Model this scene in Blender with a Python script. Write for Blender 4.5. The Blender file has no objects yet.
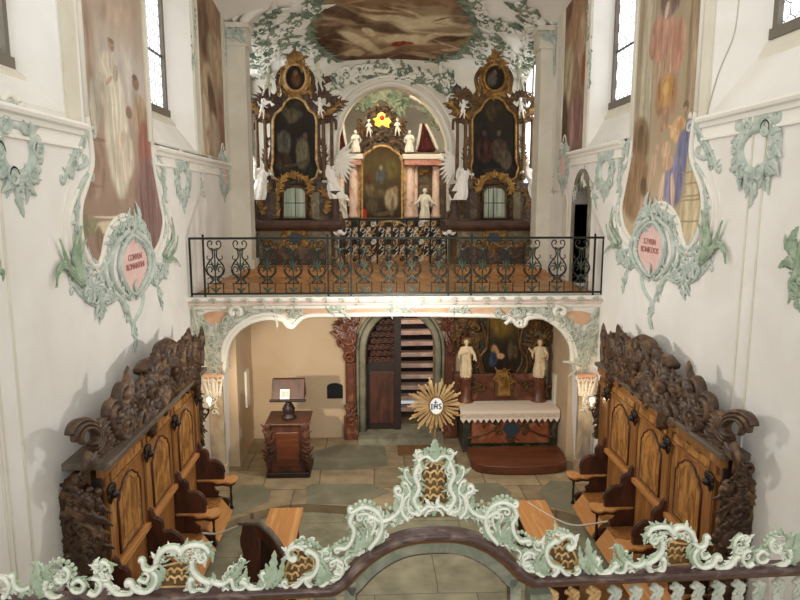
import bpy, math, random
import numpy as np
from mathutils import Vector as V3, Matrix
PI = math.pi
sc = bpy.context.scene
COL = sc.collection

# ---------------------------------------------------------------- camera
FPX = 650.0
CAM = V3((0, 0, 4.8))
PITCH = math.atan(100 / FPX)
YAW = math.atan(25 * math.cos(PITCH) / FPX)
cam_d = bpy.data.cameras.new('camera'); cam = bpy.data.objects.new('camera', cam_d); COL.objects.link(cam)
cam_d.sensor_fit = 'HORIZONTAL'; cam_d.sensor_width = 36; cam_d.lens = 36 * FPX / 800
cam.location = CAM; cam.rotation_euler = (PI / 2 - PITCH, 0, -YAW); cam_d.clip_end = 200
sc.camera = cam
_c, _s, _cp, _sp = math.cos(YAW), math.sin(YAW), math.cos(PITCH), math.sin(PITCH)
FW = V3((_s * _cp, _c * _cp, -_sp)); RT = V3((_c, -_s, 0)); UP = V3((_s * _sp, _c * _sp, _cp))
def ray(px, py): return FW + RT * ((px - 400) / FPX) + UP * ((300 - py) / FPX)
def on(ax, px, py, v):
    d = ray(px, py); return CAM + d * ((v - CAM[ax]) / d[ax])

class Fr:
    """a plane in the place: origin, in-plane axes U, V and outward normal W"""
    def __init__(s, O, U, V):
        s.O = V3(O); s.U = V3(U).normalized(); s.V = V3(V).normalized(); s.W = s.U.cross(s.V)
    def p(s, u, v, w=0): return s.O + s.U * u + s.V * v + s.W * w
    def px(s, x, y):
        d = ray(x, y); t = (s.O - CAM).dot(s.W) / d.dot(s.W); q = CAM + d * t - s.O
        return (q.dot(s.U), q.dot(s.V))
    def pxs(s, pts): return [s.px(*q) for q in pts]

# ---------------------------------------------------------------- materials
MATS = {}
def lin(c):
    return tuple(((x / 255) / 12.92 if x / 255 <= .04045 else ((x / 255 + .055) / 1.055) ** 2.4) for x in c[:3]) + (1,)
def mat(name, col, rough=.6, metal=0, col2=None, scale=6, stretch=(1, 1, 1), bump=0, bscale=None, detail=6, sharp=.5, emis=None, estr=0, coord='Object', spec=.5):
    m = bpy.data.materials.new(name); m.use_nodes = True; MATS[name] = m
    nt = m.node_tree; b = nt.nodes['Principled BSDF']
    b.inputs['Base Color'].default_value = lin(col); b.inputs['Roughness'].default_value = rough; b.inputs['Metallic'].default_value = metal
    b.inputs['Specular IOR Level'].default_value = spec
    if emis: b.inputs['Emission Color'].default_value = lin(emis); b.inputs['Emission Strength'].default_value = estr
    if col2 or bump:
        tc = nt.nodes.new('ShaderNodeTexCoord'); mp = nt.nodes.new('ShaderNodeMapping'); mp.inputs['Scale'].default_value = stretch
        nt.links.new(tc.outputs[coord], mp.inputs[0])
        nz = nt.nodes.new('ShaderNodeTexNoise'); nz.inputs['Scale'].default_value = scale; nz.inputs['Detail'].default_value = detail
        nz.inputs['Distortion'].default_value = .6
        nt.links.new(mp.outputs[0], nz.inputs['Vector'])
        if col2:
            rp = nt.nodes.new('ShaderNodeValToRGB'); cols = [col] + (list(col2) if isinstance(col2, list) else [col2])
            e = rp.color_ramp.elements; lo, hi = .5 - sharp / 2 * .6, .5 + sharp / 2 * .6
            e[0].position = lo; e[0].color = lin(cols[0]); e[1].position = hi; e[1].color = lin(cols[-1])
            for i, c in enumerate(cols[1:-1]):
                x = e.new(lo + (hi - lo) * (i + 1) / (len(cols) - 1)); x.color = lin(c)
            nt.links.new(nz.outputs['Fac'], rp.inputs[0]); nt.links.new(rp.outputs[0], b.inputs['Base Color'])
        if bump:
            n2 = nt.nodes.new('ShaderNodeTexNoise'); n2.inputs['Scale'].default_value = bscale or scale * 2; n2.inputs['Detail'].default_value = 4
            nt.links.new(mp.outputs[0], n2.inputs['Vector'])
            bp = nt.nodes.new('ShaderNodeBump'); bp.inputs['Strength'].default_value = bump; bp.inputs['Distance'].default_value = .02
            nt.links.new(n2.outputs['Fac'], bp.inputs['Height']); nt.links.new(bp.outputs[0], b.inputs['Normal'])
    return m

# ---------------------------------------------------------------- mesh builder
def spline(pts, n=6, closed=False):
    P = [V3(p) if len(p) == 3 else V3((p[0], p[1], 0)) for p in pts]; d2 = len(pts[0]) == 2
    N = len(P); out = []
    if N < 3 and not closed:
        out = [P[0].lerp(P[1], i / n) for i in range(n + 1)]
    else:
        for i in range(N if closed else N - 1):
            if closed: a, b, c, d = P[(i - 1) % N], P[i], P[(i + 1) % N], P[(i + 2) % N]
            else: a, b, c, d = P[max(i - 1, 0)], P[i], P[i + 1], P[min(i + 2, N - 1)]
            for k in range(n):
                t = k / n
                out.append(.5 * ((2 * b) + (c - a) * t + (2 * a - 5 * b + 4 * c - d) * t * t + (3 * b - 3 * c + d - a) * t ** 3))
        if not closed: out.append(P[-1].copy())
    return [(p.x, p.y) for p in out] if d2 else out

class MB:
    def __init__(s): s.v = []; s.f = []; s.mi = []; s.sm = []; s.m = 0
    def add(s, vs, fs, smooth=True):
        o = len(s.v); s.v += [tuple(v) for v in vs]
        for f in fs: s.f.append(tuple(i + o for i in f)); s.mi.append(s.m); s.sm.append(smooth)
    def box(s, x0, x1, y0, y1, z0, z1):
        x0, x1 = min(x0, x1), max(x0, x1); y0, y1 = min(y0, y1), max(y0, y1); z0, z1 = min(z0, z1), max(z0, z1)
        vs = [(x, y, z) for z in (z0, z1) for x, y in ((x0, y0), (x1, y0), (x1, y1), (x0, y1))]
        s.add(vs, [(3, 2, 1, 0), (4, 5, 6, 7), (0, 1, 5, 4), (1, 2, 6, 5), (2, 3, 7, 6), (3, 0, 4, 7)], False); return s
    def prism(s, fr, poly, w0, w1, smooth=False):
        if sum(a[0] * b[1] - b[0] * a[1] for a, b in zip(poly, poly[1:] + poly[:1])) < 0: poly = poly[::-1]
        n = len(poly); vs = [fr.p(u, v, w0) for u, v in poly] + [fr.p(u, v, w1) for u, v in poly]
        s.add(vs, [tuple(range(n))[::-1], tuple(range(n, 2 * n))], False)
        o = len(s.v) - 2 * n
        for i in range(n):
            j = (i + 1) % n; s.f.append((o + i, o + j, o + n + j, o + n + i)); s.mi.append(s.m); s.sm.append(smooth)
        return s
    def loft(s, rings, cap=True, closed=False, smooth=True):
        n = len(rings[0]); vs = [p for r in rings for p in r]; fs = []; R = len(rings)
        for i in range(R if closed else R - 1):
            a, b = i * n, ((i + 1) % R) * n
            for k in range(n):
                l = (k + 1) % n; fs.append((a + k, a + l, b + l, b + k))
        if cap and not closed: fs += [tuple(range(n))[::-1], tuple(range((R - 1) * n, R * n))]
        s.add(vs, fs, smooth); return s
    def tube(s, pts, r, n=8, closed=False, sq=1, up=None):
        P = [V3(p) for p in pts]; R = len(P); rings = []
        rr = r if isinstance(r, (list, tuple)) else [r] * R
        if len(rr) == 2 and R > 2: rr = [rr[0] + (rr[1] - rr[0]) * i / (R - 1) for i in range(R)]
        prev = None
        for i, p in enumerate(P):
            if closed: t = P[(i + 1) % R] - P[i - 1]
            else: t = P[min(i + 1, R - 1)] - P[max(i - 1, 0)]
            if t.length < 1e-9: t = V3((0, 0, 1))
            t.normalize()
            if prev is None:
                a = V3(up) if up else (V3((0, 0, 1)) if abs(t.z) < .9 else V3((1, 0, 0)))
            else: a = prev
            a = (a - t * a.dot(t))
            if a.length < 1e-6: a = t.orthogonal()
            a.normalize(); prev = a; b = t.cross(a)
            rings.append([p + (a * math.sin(q) + b * math.cos(q) * sq) * rr[i] for q in [2 * PI * k / n for k in range(n)]])
        return s.loft(rings, closed=closed)
    def lathe(s, c, prof, n=16, axis='z', sx=1, sy=1):
        c = V3(c); rings = []
        for r, h in prof:
            ring = []
            for k in range(n):
                q = 2 * PI * k / n; a, b = r * sx * math.cos(q), r * sy * math.sin(q)
                ring.append(c + (V3((a, b, h)) if axis == 'z' else V3((a, -h, b)) if axis == 'y' else V3((h, a, b))))
            rings.append(ring)
        return s.loft(rings)
    def ball(s, c, r, n=8, sc_=(1, 1, 1), m=6):
        c = V3(c); rings = []
        for i in range(m + 1):
            a = -PI / 2 + PI * (i if 0 < i < m else (i + (.12 if i == 0 else -.12))) / m
            rings.append([c + V3((r * sc_[0] * math.cos(a) * math.cos(q), r * sc_[1] * math.cos(a) * math.sin(q), r * sc_[2] * math.sin(a))) for q in [2 * PI * k / n for k in range(n)]])
        return s.loft(rings)
    # --- ornament in a plane -------------------------------------------------
    def stroke(s, fr, pts, r, r2=None, h=1.0, w=0., n=6, ca=None, cb=None, seg=5, closed=False, raw=False):
        """rounded bar along a plane path, radii r..r2 (a swelling if r2 is a list), ends may curl: (side, radius)"""
        P = pts if raw else spline(pts, seg, closed)
        P = [V3((a, b, 0)) for a, b in P]
        def curl(p, t, side, rad):
            nrm = V3((-t.y, t.x, 0)) * side; c = p + nrm * rad; q0 = p - c; out = []
            for k in range(1, 11):
                a = side * k / 10 * 2.3 * PI * .8; f = 1 - .72 * k / 10
                out.append(c + V3((q0.x * math.cos(a) - q0.y * math.sin(a), q0.x * math.sin(a) + q0.y * math.cos(a), 0)) * f)
            return out
        n0 = len(P); R = None
        if r2 is None: r2 = r
        R = [r + (r2 - r) * i / max(1, n0 - 1) for i in range(n0)]
        if cb:
            t = (P[-1] - P[-2]).normalized(); ex = curl(P[-1], t, *cb); e = R[-1]; P += ex; R += [e * (1 - .45 * k / len(ex)) for k in range(len(ex))]
        if ca:
            t = (P[0] - P[1]).normalized(); ex = curl(P[0], t, *ca); e = R[0]; P = ex[::-1] + P; R = [e * (1 - .45 * k / len(ex)) for k in range(len(ex))][::-1] + R
        rings = []; N = len(P)
        for i, p in enumerate(P):
            t = (P[(i + 1) % N] - P[i - 1]) if closed else (P[min(i + 1, N - 1)] - P[max(i - 1, 0)])
            if t.length < 1e-9: t = V3((1, 0, 0))
            t.normalize(); nr = V3((-t.y, t.x, 0))
            rings.append([fr.p(p.x + nr.x * R[i] * math.cos(q), p.y + nr.y * R[i] * math.cos(q), w + R[i] * h * math.sin(q)) for q in [2 * PI * k / n for k in range(n)]])
        return s.loft(rings, closed=closed)
    def leaf(s, fr, pts, wid, h=.5, w=0., lobes=5, seg=4, tipcurl=0.):
        """acanthus leaf: grooved blade with a lobed edge along a plane path"""
        P = spline(pts, seg if len(pts) > 2 else 9); N = len(P)
        if N < lobes * 3: P = spline(pts, max(9, lobes * 3 // (len(pts) - 1) + 1)); N = len(P)
        rings = []
        for i in range(N):
            t = i / (N - 1); a = V3((*P[min(i + 1, N - 1)], 0)) - V3((*P[max(i - 1, 0)], 0)); a.normalize(); nx, ny = -a.y, a.x
            env = (math.sin(PI * min(1, t * .80 + .18)) ** .8) * (1.12 - .55 * t)
            if t > .98: env = .03
            saw = 1.1 - .55 * ((lobes * t) % 1.0)
            W = wid * env * saw; H = wid * h * env; up = w + tipcurl * t * t
            x, y = P[i]
            rings.append([fr.p(x + nx * W * c, y + ny * W * c, up + H * d) for c, d in ((-1, .25), (-.55, 1), (0, .45), (.55, 1), (1, .25), (.6, -.35), (-.6, -.35))])
        return s.loft(rings)
    def ccurve(s, fr, cx, cy, R, a0, a1, r, h=1., w=0., curl=.38, r2=None, n=6, ex=1.):
        """C-scroll: an arc whose ends roll inwards"""
        k = max(4, int(abs(a1 - a0) / 25)); sd = 1 if a1 > a0 else -1
        pts = [(cx + R * ex * math.cos(math.radians(a0 + (a1 - a0) * i / k)), cy + R * math.sin(math.radians(a0 + (a1 - a0) * i / k))) for i in range(k + 1)]
        return s.stroke(fr, pts, r, r2 or r, h, w, n=n, seg=2, cb=(sd, R * curl), ca=(-sd, R * curl))
    def build(s, name, mats, parent=None, bev=0, label=None, cat=None, group=None, kind=None, mods=None):
        me = bpy.data.meshes.new(name); me.from_pydata(s.v, [], s.f)
        for m in (mats if isinstance(mats, (list, tuple)) else [mats]): me.materials.append(MATS[m])
        me.polygons.foreach_set('material_index', s.mi); me.polygons.foreach_set('use_smooth', s.sm); me.update()
        o = bpy.data.objects.new(name, me); COL.objects.link(o)
        if parent is not None: o.parent = parent; o.matrix_parent_inverse = Matrix.Translation(-parent.location) if parent.rotation_euler.z == 0 else (Matrix.Translation(parent.location) @ parent.rotation_euler.to_matrix().to_4x4()).inverted()
        if bev:
            b = o.modifiers.new('bevel', 'BEVEL'); b.width = bev; b.segments = 2; b.limit_method = 'ANGLE'
        if mods: mods(o)
        tag(o, label, cat, group, kind); return o

def tag(o, label=None, cat=None, group=None, kind=None):
    if label: o['label'] = label
    if cat: o['category'] = cat
    if group: o['group'] = group
    if kind: o['kind'] = kind
    return o
def thing(name, loc, label, cat, group=None, rz=0):
    o = bpy.data.objects.new(name, None); COL.objects.link(o); o.location = loc; o.rotation_euler.z = rz; o.empty_display_size = .1
    return tag(o, label, cat, group)
def structure(mb, name, mats, **k): return mb.build(name, mats, kind='structure', **k)

def foliage(mb, fr, path, size, seed=1, step=.55, h=.5, w=0., r=.065, leafw=.19, jit=.35, scrolls=True, ml=None, ms=None, side=0):
    """a running rocaille garland: leaves and little C-scrolls thrown to both sides of a path"""
    rd = random.Random(seed); P = spline(path, 8) if len(path) > 1 else path; d = 0; nxt = 0; sd = 1
    for i in range(1, len(P)):
        a, b = V3((*P[i - 1], 0)), V3((*P[i], 0)); L = (b - a).length; d += L
        while d > nxt:
            nxt += size * step * .72; t = (b - a).normalized() if L > 0 else V3((1, 0, 0)); sd = side or -sd
            g = size * rd.uniform(1 - jit, 1 + jit); ang = math.atan2(t.y, t.x) + sd * rd.uniform(.35, 1.1)
            x, y = b.x + rd.uniform(-.15, .15) * size, b.y + rd.uniform(-.15, .15) * size
            if ml is not None: mb.m = ml
            c, s2 = math.cos(ang), math.sin(ang); k = sd * rd.uniform(-.5, .5)
            mb.leaf(fr, [(x, y), (x + c * g * .5 - s2 * k * g * .2, y + s2 * g * .5 + c * k * g * .2), (x + c * g - s2 * k * g * .7, y + s2 * g + c * k * g * .7)], g * leafw, h, w + rd.uniform(0, .3) * g * h * .5, lobes=4, seg=4)
            if scrolls and rd.random() < .75:
                if ms is not None: mb.m = ms
                a0 = rd.uniform(0, 360); mb.ccurve(fr, x - c * g * .15, y + s2 * g * .25 * sd, g * rd.uniform(.22, .36), a0, a0 + sd * rd.uniform(150, 230), g * r, h * 1.6, w + .1 * g, n=5)
    return mb

# ---------------------------------------------------------------- painter (frescoes and canvases)
def fbm(nu, nv, seed, base=4, octs=5, sx=1, sy=1):
    rs = np.random.RandomState(seed); out = np.zeros((nv, nu)); amp = 1; tot = 0
    for o in range(octs):
        gx, gy = max(2, int(base * sx * 2 ** o)) + 1, max(2, int(base * sy * 2 ** o)) + 1
        g = rs.rand(gy, gx); x = np.linspace(0, gx - 1.001, nu); y = np.linspace(0, gy - 1.001, nv)
        xi, yi = x.astype(int), y.astype(int); fx, fy = x - xi, (y - yi)[:, None]; fx = fx * fx * (3 - 2 * fx); fy = fy * fy * (3 - 2 * fy)
        a = g[yi][:, xi] * (1 - fx) + g[yi][:, xi + 1] * fx; b = g[yi + 1][:, xi] * (1 - fx) + g[yi + 1][:, xi + 1] * fx
        out += amp * (a * (1 - fy) + b * fy); tot += amp; amp *= .55
    return out / tot
def paint(nu, nv, asp, bg, strokes, seed=1, warp=.03, mott=16, nb=4):
    """bg: [(v, rgb)] bottom to top; strokes: (u, v, ru, rv, rot_deg, rgb, alpha, soft) in 0..1 (v up, u scaled by asp = width/height)"""
    u, v = np.meshgrid(np.linspace(0, 1, nu), np.linspace(0, 1, nv))
    n1 = fbm(nu, nv, seed, nb) - .5; n2 = fbm(nu, nv, seed + 7, nb) - .5; n3 = fbm(nu, nv, seed + 13, nb * 2) - .5; n4 = fbm(nu, nv, seed + 17, nb * 4, 4) - .5
    uw, vw = u + (n1 * warp * 1.5 + n4 * warp * .8) / max(asp, .2) * .6, v + (n2 * warp * 1.5 + n3 * warp * .5)
    img = np.zeros((nv, nu, 3)); vs = [b[0] for b in bg]
    for c in range(3): img[..., c] = np.interp(vw + n1 * .12, vs, [b[1][c] for b in bg])
    for st in strokes:
        cu, cv, ru, rv, rot, col, al, soft = st; a = math.radians(rot)
        du, dv = (uw - cu) * asp, (vw - cv); x = du * math.cos(a) + dv * math.sin(a); y = -du * math.sin(a) + dv * math.cos(a)
        d = np.sqrt((x / (ru * asp)) ** 2 + (y / rv) ** 2); m = np.clip((1 + soft * .5 - d) / max(soft, .02), 0, 1) * al; m = m * m * (3 - 2 * m)
        if mott < 19 and rv > .02:
            fo = np.sin(x / (ru * asp) * 5.5 + n2 * 14 + y * 8) * .6 + np.sin(x / (ru * asp) * 12 + n1 * 20) * .4
            col = np.array(col)[None, None, :] * (1 + .13 * fo[..., None])
        img = img * (1 - m[..., None]) + np.array(col, dtype=float) * m[..., None] + (n4 * 30 * m)[..., None]
    img += (n3 * mott * 2)[..., None] + (n4 * mott * 1.6)[..., None] * np.array([1, .95, .85])
    return np.clip(img, 0, 255)
def inpoly(x, y, poly):
    ins = np.zeros(x.shape, bool); n = len(poly)
    for i in range(n):
        (x1, y1), (x2, y2) = poly[i], poly[(i + 1) % n]
        if y1 == y2: continue
        c = ((y1 > y) != (y2 > y)) & (x < (x2 - x1) * (y - y1) / (y2 - y1) + x1); ins ^= c
    return ins
def painting(name, fn, box, poly, img, mats='painting', parent=None, flip=False, **k):
    """flat painted picture; fn(u, v) -> point, clipped to poly (same units as box)"""
    u0, u1, v0, v1 = box; nv, nu = img.shape[:2]
    us, vs = np.linspace(u0, u1, nu), np.linspace(v0, v1, nv)
    if poly is not None:
        cu, cv = np.meshgrid((us[1:] + us[:-1]) / 2, (vs[1:] + vs[:-1]) / 2); keep = inpoly(cu, cv, poly)
    else: keep = np.ones((nv - 1, nu - 1), bool)
    verts = [tuple(fn(a, b)) for b in vs for a in us]; jj, ii = np.nonzero(keep)
    faces = [(j * nu + i, j * nu + i + 1, (j + 1) * nu + i + 1, (j + 1) * nu + i) for j, i in zip(jj.tolist(), ii.tolist())]
    if flip: faces = [f[::-1] for f in faces]
    me = bpy.data.meshes.new(name); me.from_pydata(verts, [], faces); me.materials.append(MATS[mats])
    at = me.color_attributes.new('paint', 'FLOAT_COLOR', 'POINT'); c = img.reshape(-1, 3) / 255
    c = np.where(c <= .04045, c / 12.92, ((c + .055) / 1.055) ** 2.4); c = np.concatenate([c, np.ones((len(c), 1))], 1).astype(np.float32)
    at.data.foreach_set('color', c.ravel()); me.update()
    o = bpy.data.objects.new(name, me); COL.objects.link(o)
    if parent is not None: o.parent = parent; o.matrix_parent_inverse = Matrix.Translation(-parent.location)
    return tag(o, **k)

# ---------------------------------------------------------------- carved figures
def figure(name, loc, H, rz, material, label, cat='statue', group=None, arms=None, wings=0, robe=True, halo=0, kneel=0, head=(0, 0), seed=3, lean=0, legs=None, stick=None):
    """one continuous carved body (voxel-joined): local x right, -y front, z up, in body heights"""
    b = MB(); rd = random.Random(seed); root = thing(name, loc, label, cat, group, rz)
    k = kneel; top = 1 - .25 * k
    hx, hy = head
    def L(x, y, z): return (x + lean * z, y, z)
    sh = .80 * top + (0 if robe else .0)
    if robe:
        rings = []; M = 28
        for i in range(15):
            t = i / 14; z = t * (sh - .02); wd = (.135 - .03 * t + (.02 * math.sin(t * 7))) * (1 + .35 * k * (1 - t)); 
            if t > .55: wd = .118 + .012 * math.sin((t - .55) * 7)
            if t > .9: wd = .118 - (t - .9) * .5
            dp = wd * (.78 + .35 * k * (1 - t)); ph = rd.uniform(-.1, .1) + t * .9
            rings.append([L(wd * math.cos(q) * (1 + (.13 * (1 - t * .6)) * math.sin(7 * q + ph * 3) + .05 * math.sin(13 * q + 4 * t)), dp * math.sin(q) * (1 + .13 * (1 - t * .6) * math.sin(7 * q + ph * 3)) - .06 * k * (1 - t), z) for q in [2 * PI * j / M for j in range(M)]])
        b.loft(rings)
        for j in range(5):   # mantle folds
            a = -.9 + j * .4; b.tube([L(-.10 + .05 * j, -.07, .62 * top - .03 * j), L(-.02 + .03 * j, -.125, .50 * top - .045 * j), L(.09 + .01 * j, -.10, .46 * top - .06 * j)], [.016, .02, .014], 6)
        for sx in (-1, 1): b.tube([L(sx * .045, -.09, .05), L(sx * .045, -.16, .018)], [.03, .022], 8)
    else:
        b.tube([L(0, 0, .42), L(0, -.01, .52), L(0, -.02, .62), L(0, 0, .74), L(0, 0, .80)], [.085, .095, .10, .085, .04], 12)
        lg = legs or [((-.09, -.10, .28), (-.13, .02, .03)), ((.09, -.12, .26), (.12, -.06, .0))]
        for sx, (kn, ft) in zip((-1, 1), lg):
            b.tube([L(sx * .05, 0, .46), L(sx * .07, -.02, .40), L(*kn)], [.065, .068, .045], 10); b.tube([L(*kn), L((kn[0] + ft[0]) / 2, (kn[1] + ft[1]) / 2 + .01, (kn[2] + ft[2]) / 2), L(*ft)], [.045, .04, .024], 8)
            b.tube([L(*ft), L(ft[0], ft[1] - .07, ft[2] - .01)], [.024, .016], 8)
        b.tube([L(-.12, -.05, .5), L(-.02, -.11, .43), L(.12, -.07, .46), L(.17, .02, .38), L(.22, .04, .26)], [.02, .034, .034, .03, .012], 8, sq=1.4)
    sw = .115 if robe else .09
    hr = .062 if robe else .085
    for sx in (-1, 1): b.ball(L(sx * sw, 0, sh - .045), .05, 10)
    b.tube([L(-sw, 0, sh - .045), L(0, 0, sh - .02), L(sw, 0, sh - .045)], [.045, .055, .045], 10)
    hz = sh + .02 + hr * 1.5; hc = V3(L(hx, -.015 + hy, hz))
    b.tube([L(0, 0, sh - .02), L(hx * .5, -.005, sh + .03), hc - V3((0, 0, hr * .6))], [.036, .03, .032], 10)
    b.ball(hc, hr, 14, (.84, .98, 1.18), 10)
    b.ball(hc + V3((0, -hr * .97, -hr * .12)), hr * .17, 6, (1, 1.1, 1.4)); b.ball(hc + V3((0, -hr * .8, -hr * .95)), hr * .28, 6)
    for sx in (-1, 1):
        b.ball(hc + V3((sx * hr * .34, -hr * .86, hr * .12)), hr * .13, 6); b.ball(hc + V3((sx * hr * .86, 0, -hr * .05)), hr * .2, 6, (.5, 1, 1.4))
        b.ball(hc + V3((sx * hr * .45, -hr * .62, -hr * .4)), hr * .25, 6)
    b.tube([hc + V3((-hr * .25, -hr * .88, -hr * .55)), hc + V3((hr * .25, -hr * .88, -hr * .55))], hr * .09, 6)
    for j in range(15):   # curls of hair
        a = PI * (.02 + .96 * j / 14); zz = rd.uniform(-.3, .9)
        b.ball(hc + V3((math.cos(a) * hr * .85 * math.sqrt(max(.1, 1 - zz * zz * .6)), math.sin(a) * hr * .75 + hr * .1, hr * zz * 1.15)), hr * rd.uniform(.3, .42), 6)
    b.ball(hc + V3((0, hr * .05, hr * .95)), hr * .5, 8, (1.3, 1.3, .6))
    if robe:
        b.tube([hc + V3((0, hr * .7, 0)), hc + V3((0, hr * 1.3, -hr * 1.6)), L(0, .06, sh - .08)], [hr * .7, hr * .6, .03], 8)
    arms = arms or [((-.19, -.04, .60), (-.08, -.17, .62)), ((.19, -.04, .62), (.06, -.18, .66))]
    for sx, (el, hd) in zip((-1, 1), arms):
        el, hd = V3(el), V3(hd); el.z *= top; hd.z *= top; s0 = V3(L(sx * sw, 0, sh - .05)); el = V3(L(*el)); hd = V3(L(*hd))
        t1 = .048 if robe else .04
        b.tube([s0, s0.lerp(el, .5), el], [t1, t1 * .95, t1 * .8], 10)
        b.tube([el, el.lerp(hd, .35), el.lerp(hd, .97)], [t1 * .8, t1 * .78, .022], 10)
        d = (hd - el).normalized(); b.ball(hd + d * .012, .024, 8, (1, .8, 1.1)); side = d.cross(V3((0, 1, .3))).normalized(); up2 = side.cross(d)
        for q, (of, ln) in enumerate(((-.017, .034), (-.006, .042), (.006, .038), (.017, .028))):
            p0 = hd + d * .022 + side * of; b.tube([p0, p0 + d * ln * .6 - up2 * .004, p0 + d * ln * .9 - up2 * .016], [.0075, .007, .0055], 6)
        b.tube([hd + side * .018, hd + side * .034 + d * .018, hd + side * .034 + d * .034], [.009, .008, .006], 6)
        if robe: b.tube([el, el + V3((0, .01, -.09)), el + V3((-sx * .02, .02, -.16))], [.035, .03, .012], 8)
    for i in range(len(b.v)): b.v[i] = tuple(c * H for c in b.v[i])
    rzm = Matrix.Rotation(rz, 4, 'Z')
    def place(mb, nm, mt, rem=None, lb=None):
        mb.v = [tuple(rzm @ V3(v) + V3(loc)) for v in mb.v]
        def md(o):
            if rem:
                r = o.modifiers.new('join', 'REMESH'); r.mode = 'VOXEL'; r.voxel_size = rem; r.use_smooth_shade = True
                q = o.modifiers.new('soften', 'SMOOTH'); q.factor = .5; q.iterations = 1
        return mb.build(nm, mt, root, mods=md, label=lb)
    place(b, 'body', material, max(.0075, H * .009))
    if wings:
        for sx in (-1, 1):
            w_ = MB(); fr = Fr(((sx * .05 + lean * (sh - .06)) * H, .07 * H, (sh - .06) * H), (sx, .25, 0), (0, 0, 1))
            for j in range(9):
                a = math.radians(56 - j * 11); ln = H * wings * (.60 - .042 * j); w_.leaf(fr, [(.02 * H, 0), (math.cos(a) * ln * .5 + .03 * H, math.sin(a) * ln * .5 + .05 * H), (math.cos(a) * ln + .08 * H, math.sin(a) * ln - .02 * H * j)], H * .08, .3, .004 * j, lobes=1, seg=4)
            for j in range(6):
                a = math.radians(50 - j * 15); ln = H * wings * .3; w_.leaf(fr, [(.01 * H, 0), (math.cos(a) * ln * .5, math.sin(a) * ln * .5 + .03 * H), (math.cos(a) * ln, math.sin(a) * ln)], H * .07, .4, .03 * H, lobes=1, seg=4)
            place(w_, 'wing', material)
    if halo:
        h_ = MB(); c = hc * H; c.y += .03 * H; fr = Fr(c, (1, 0, 0), (0, 0, 1))
        for j in range(11):
            a = PI * (-.08 + 1.16 * j / 10); h_.leaf(fr, [(math.cos(a) * H * .07, math.sin(a) * H * .07), (math.cos(a) * H * halo, math.sin(a) * H * halo)], H * .014, .4, 0, lobes=1)
        h_.tube([fr.p(math.cos(q) * H * .085, math.sin(q) * H * .085) for q in [2 * PI * j / 16 for j in range(16)]], .005 * H, 6, closed=True)
        place(h_, 'halo', 'gold')
    if stick:
        s_ = MB(); s_.tube([V3(q) * H for q in stick], .012 * H, 6); place(s_, 'staff', 'gold')
    return root
# ---------------------------------------------------------------- material list
def attr_mat(name, rough=.85, bump=0):
    m = bpy.data.materials.new(name); m.use_nodes = True; MATS[name] = m; nt = m.node_tree; b = nt.nodes['Principled BSDF']
    a = nt.nodes.new('ShaderNodeAttribute'); a.attribute_name = 'paint'; nt.links.new(a.outputs['Color'], b.inputs['Base Color'])
    b.inputs['Roughness'].default_value = rough; b.inputs['Specular IOR Level'].default_value = .2
attr_mat('painting'); attr_mat('canvas', .55)
mat('plaster', (238, 235, 229), .85, col2=(230, 226, 218), scale=1.3, bump=.12, bscale=9, spec=.2)
mat('plaster_pale', (240, 236, 226), .85, bump=.08, bscale=6, spec=.2)
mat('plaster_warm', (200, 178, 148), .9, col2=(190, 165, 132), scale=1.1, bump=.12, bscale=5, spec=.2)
mat('pilaster_white', (226, 221, 205), .8, col2=(216, 209, 191), scale=2, spec=.2)
mat('stucco_green', (160, 177, 166), .7, col2=(214, 218, 208), scale=7, sharp=.9, bump=.5, bscale=30, spec=.3)
mat('stucco_leaf', (134, 156, 128), .7, col2=(182, 196, 172), scale=6, bump=.4, bscale=30, spec=.3)
mat('stucco_cream', (231, 227, 214), .7, bump=.2, bscale=20, spec=.3)
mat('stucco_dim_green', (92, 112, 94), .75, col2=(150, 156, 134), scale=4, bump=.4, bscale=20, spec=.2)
mat('pink_plaster', (230, 200, 192), .8, col2=(222, 184, 176), scale=3, spec=.2)
mat('peach_plaster', (214, 178, 142), .8, col2=(200, 150, 122), scale=3, spec=.2)
mat('grey_stone', (150, 146, 126), .8, col2=(118, 114, 94), scale=3, bump=.3, bscale=20, spec=.2)
mat('dark_stone', (132, 127, 106), .75, col2=(112, 108, 88), scale=2.2, bump=.3, bscale=14, spec=.25)
mat('beige_marble', (206, 190, 160), .6, col2=[(180, 158, 128), (140, 130, 118)], scale=4, stretch=(1, 1, .5), spec=.3)
mat('grey_marble', (150, 150, 132), .45, col2=[(112, 116, 98), (176, 172, 150)], scale=5, sharp=.9, bump=.1)
mat('purple_marble', (98, 76, 70), .35, col2=[(72, 52, 48), (150, 128, 118)], scale=7, sharp=1.1, stretch=(1, 2, 2), bump=.1)
mat('brown_moulding', (88, 58, 36), .4, col2=(120, 84, 52), scale=6, stretch=(.4, 3, 3), bump=.1)
mat('ochre_lattice', (118, 90, 50), .55, col2=(90, 66, 36), scale=9)
mat('honey_wood', (172, 118, 62), .42, col2=[(136, 88, 44), (200, 148, 86)], scale=3.2, stretch=(3, 3, .35), bump=.12, bscale=6, sharp=.9)
mat('burl_wood', (150, 98, 44), .42, col2=[(192, 138, 72), (120, 76, 34), (214, 168, 102)], scale=9, stretch=(1, 1, .45), sharp=1)
mat('plank_wood', (204, 148, 88), .5, col2=[(182, 124, 68), (220, 168, 108)], scale=3, stretch=(5, .35, 5), bump=.1, sharp=.9)
mat('oak_moulding', (142, 96, 50), .45, col2=(112, 72, 36), scale=4, stretch=(2, 2, .5))
mat('cornice_wood', (112, 100, 84), .6, col2=(84, 72, 58), scale=3, stretch=(3, .4, 3), bump=.15)
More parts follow.
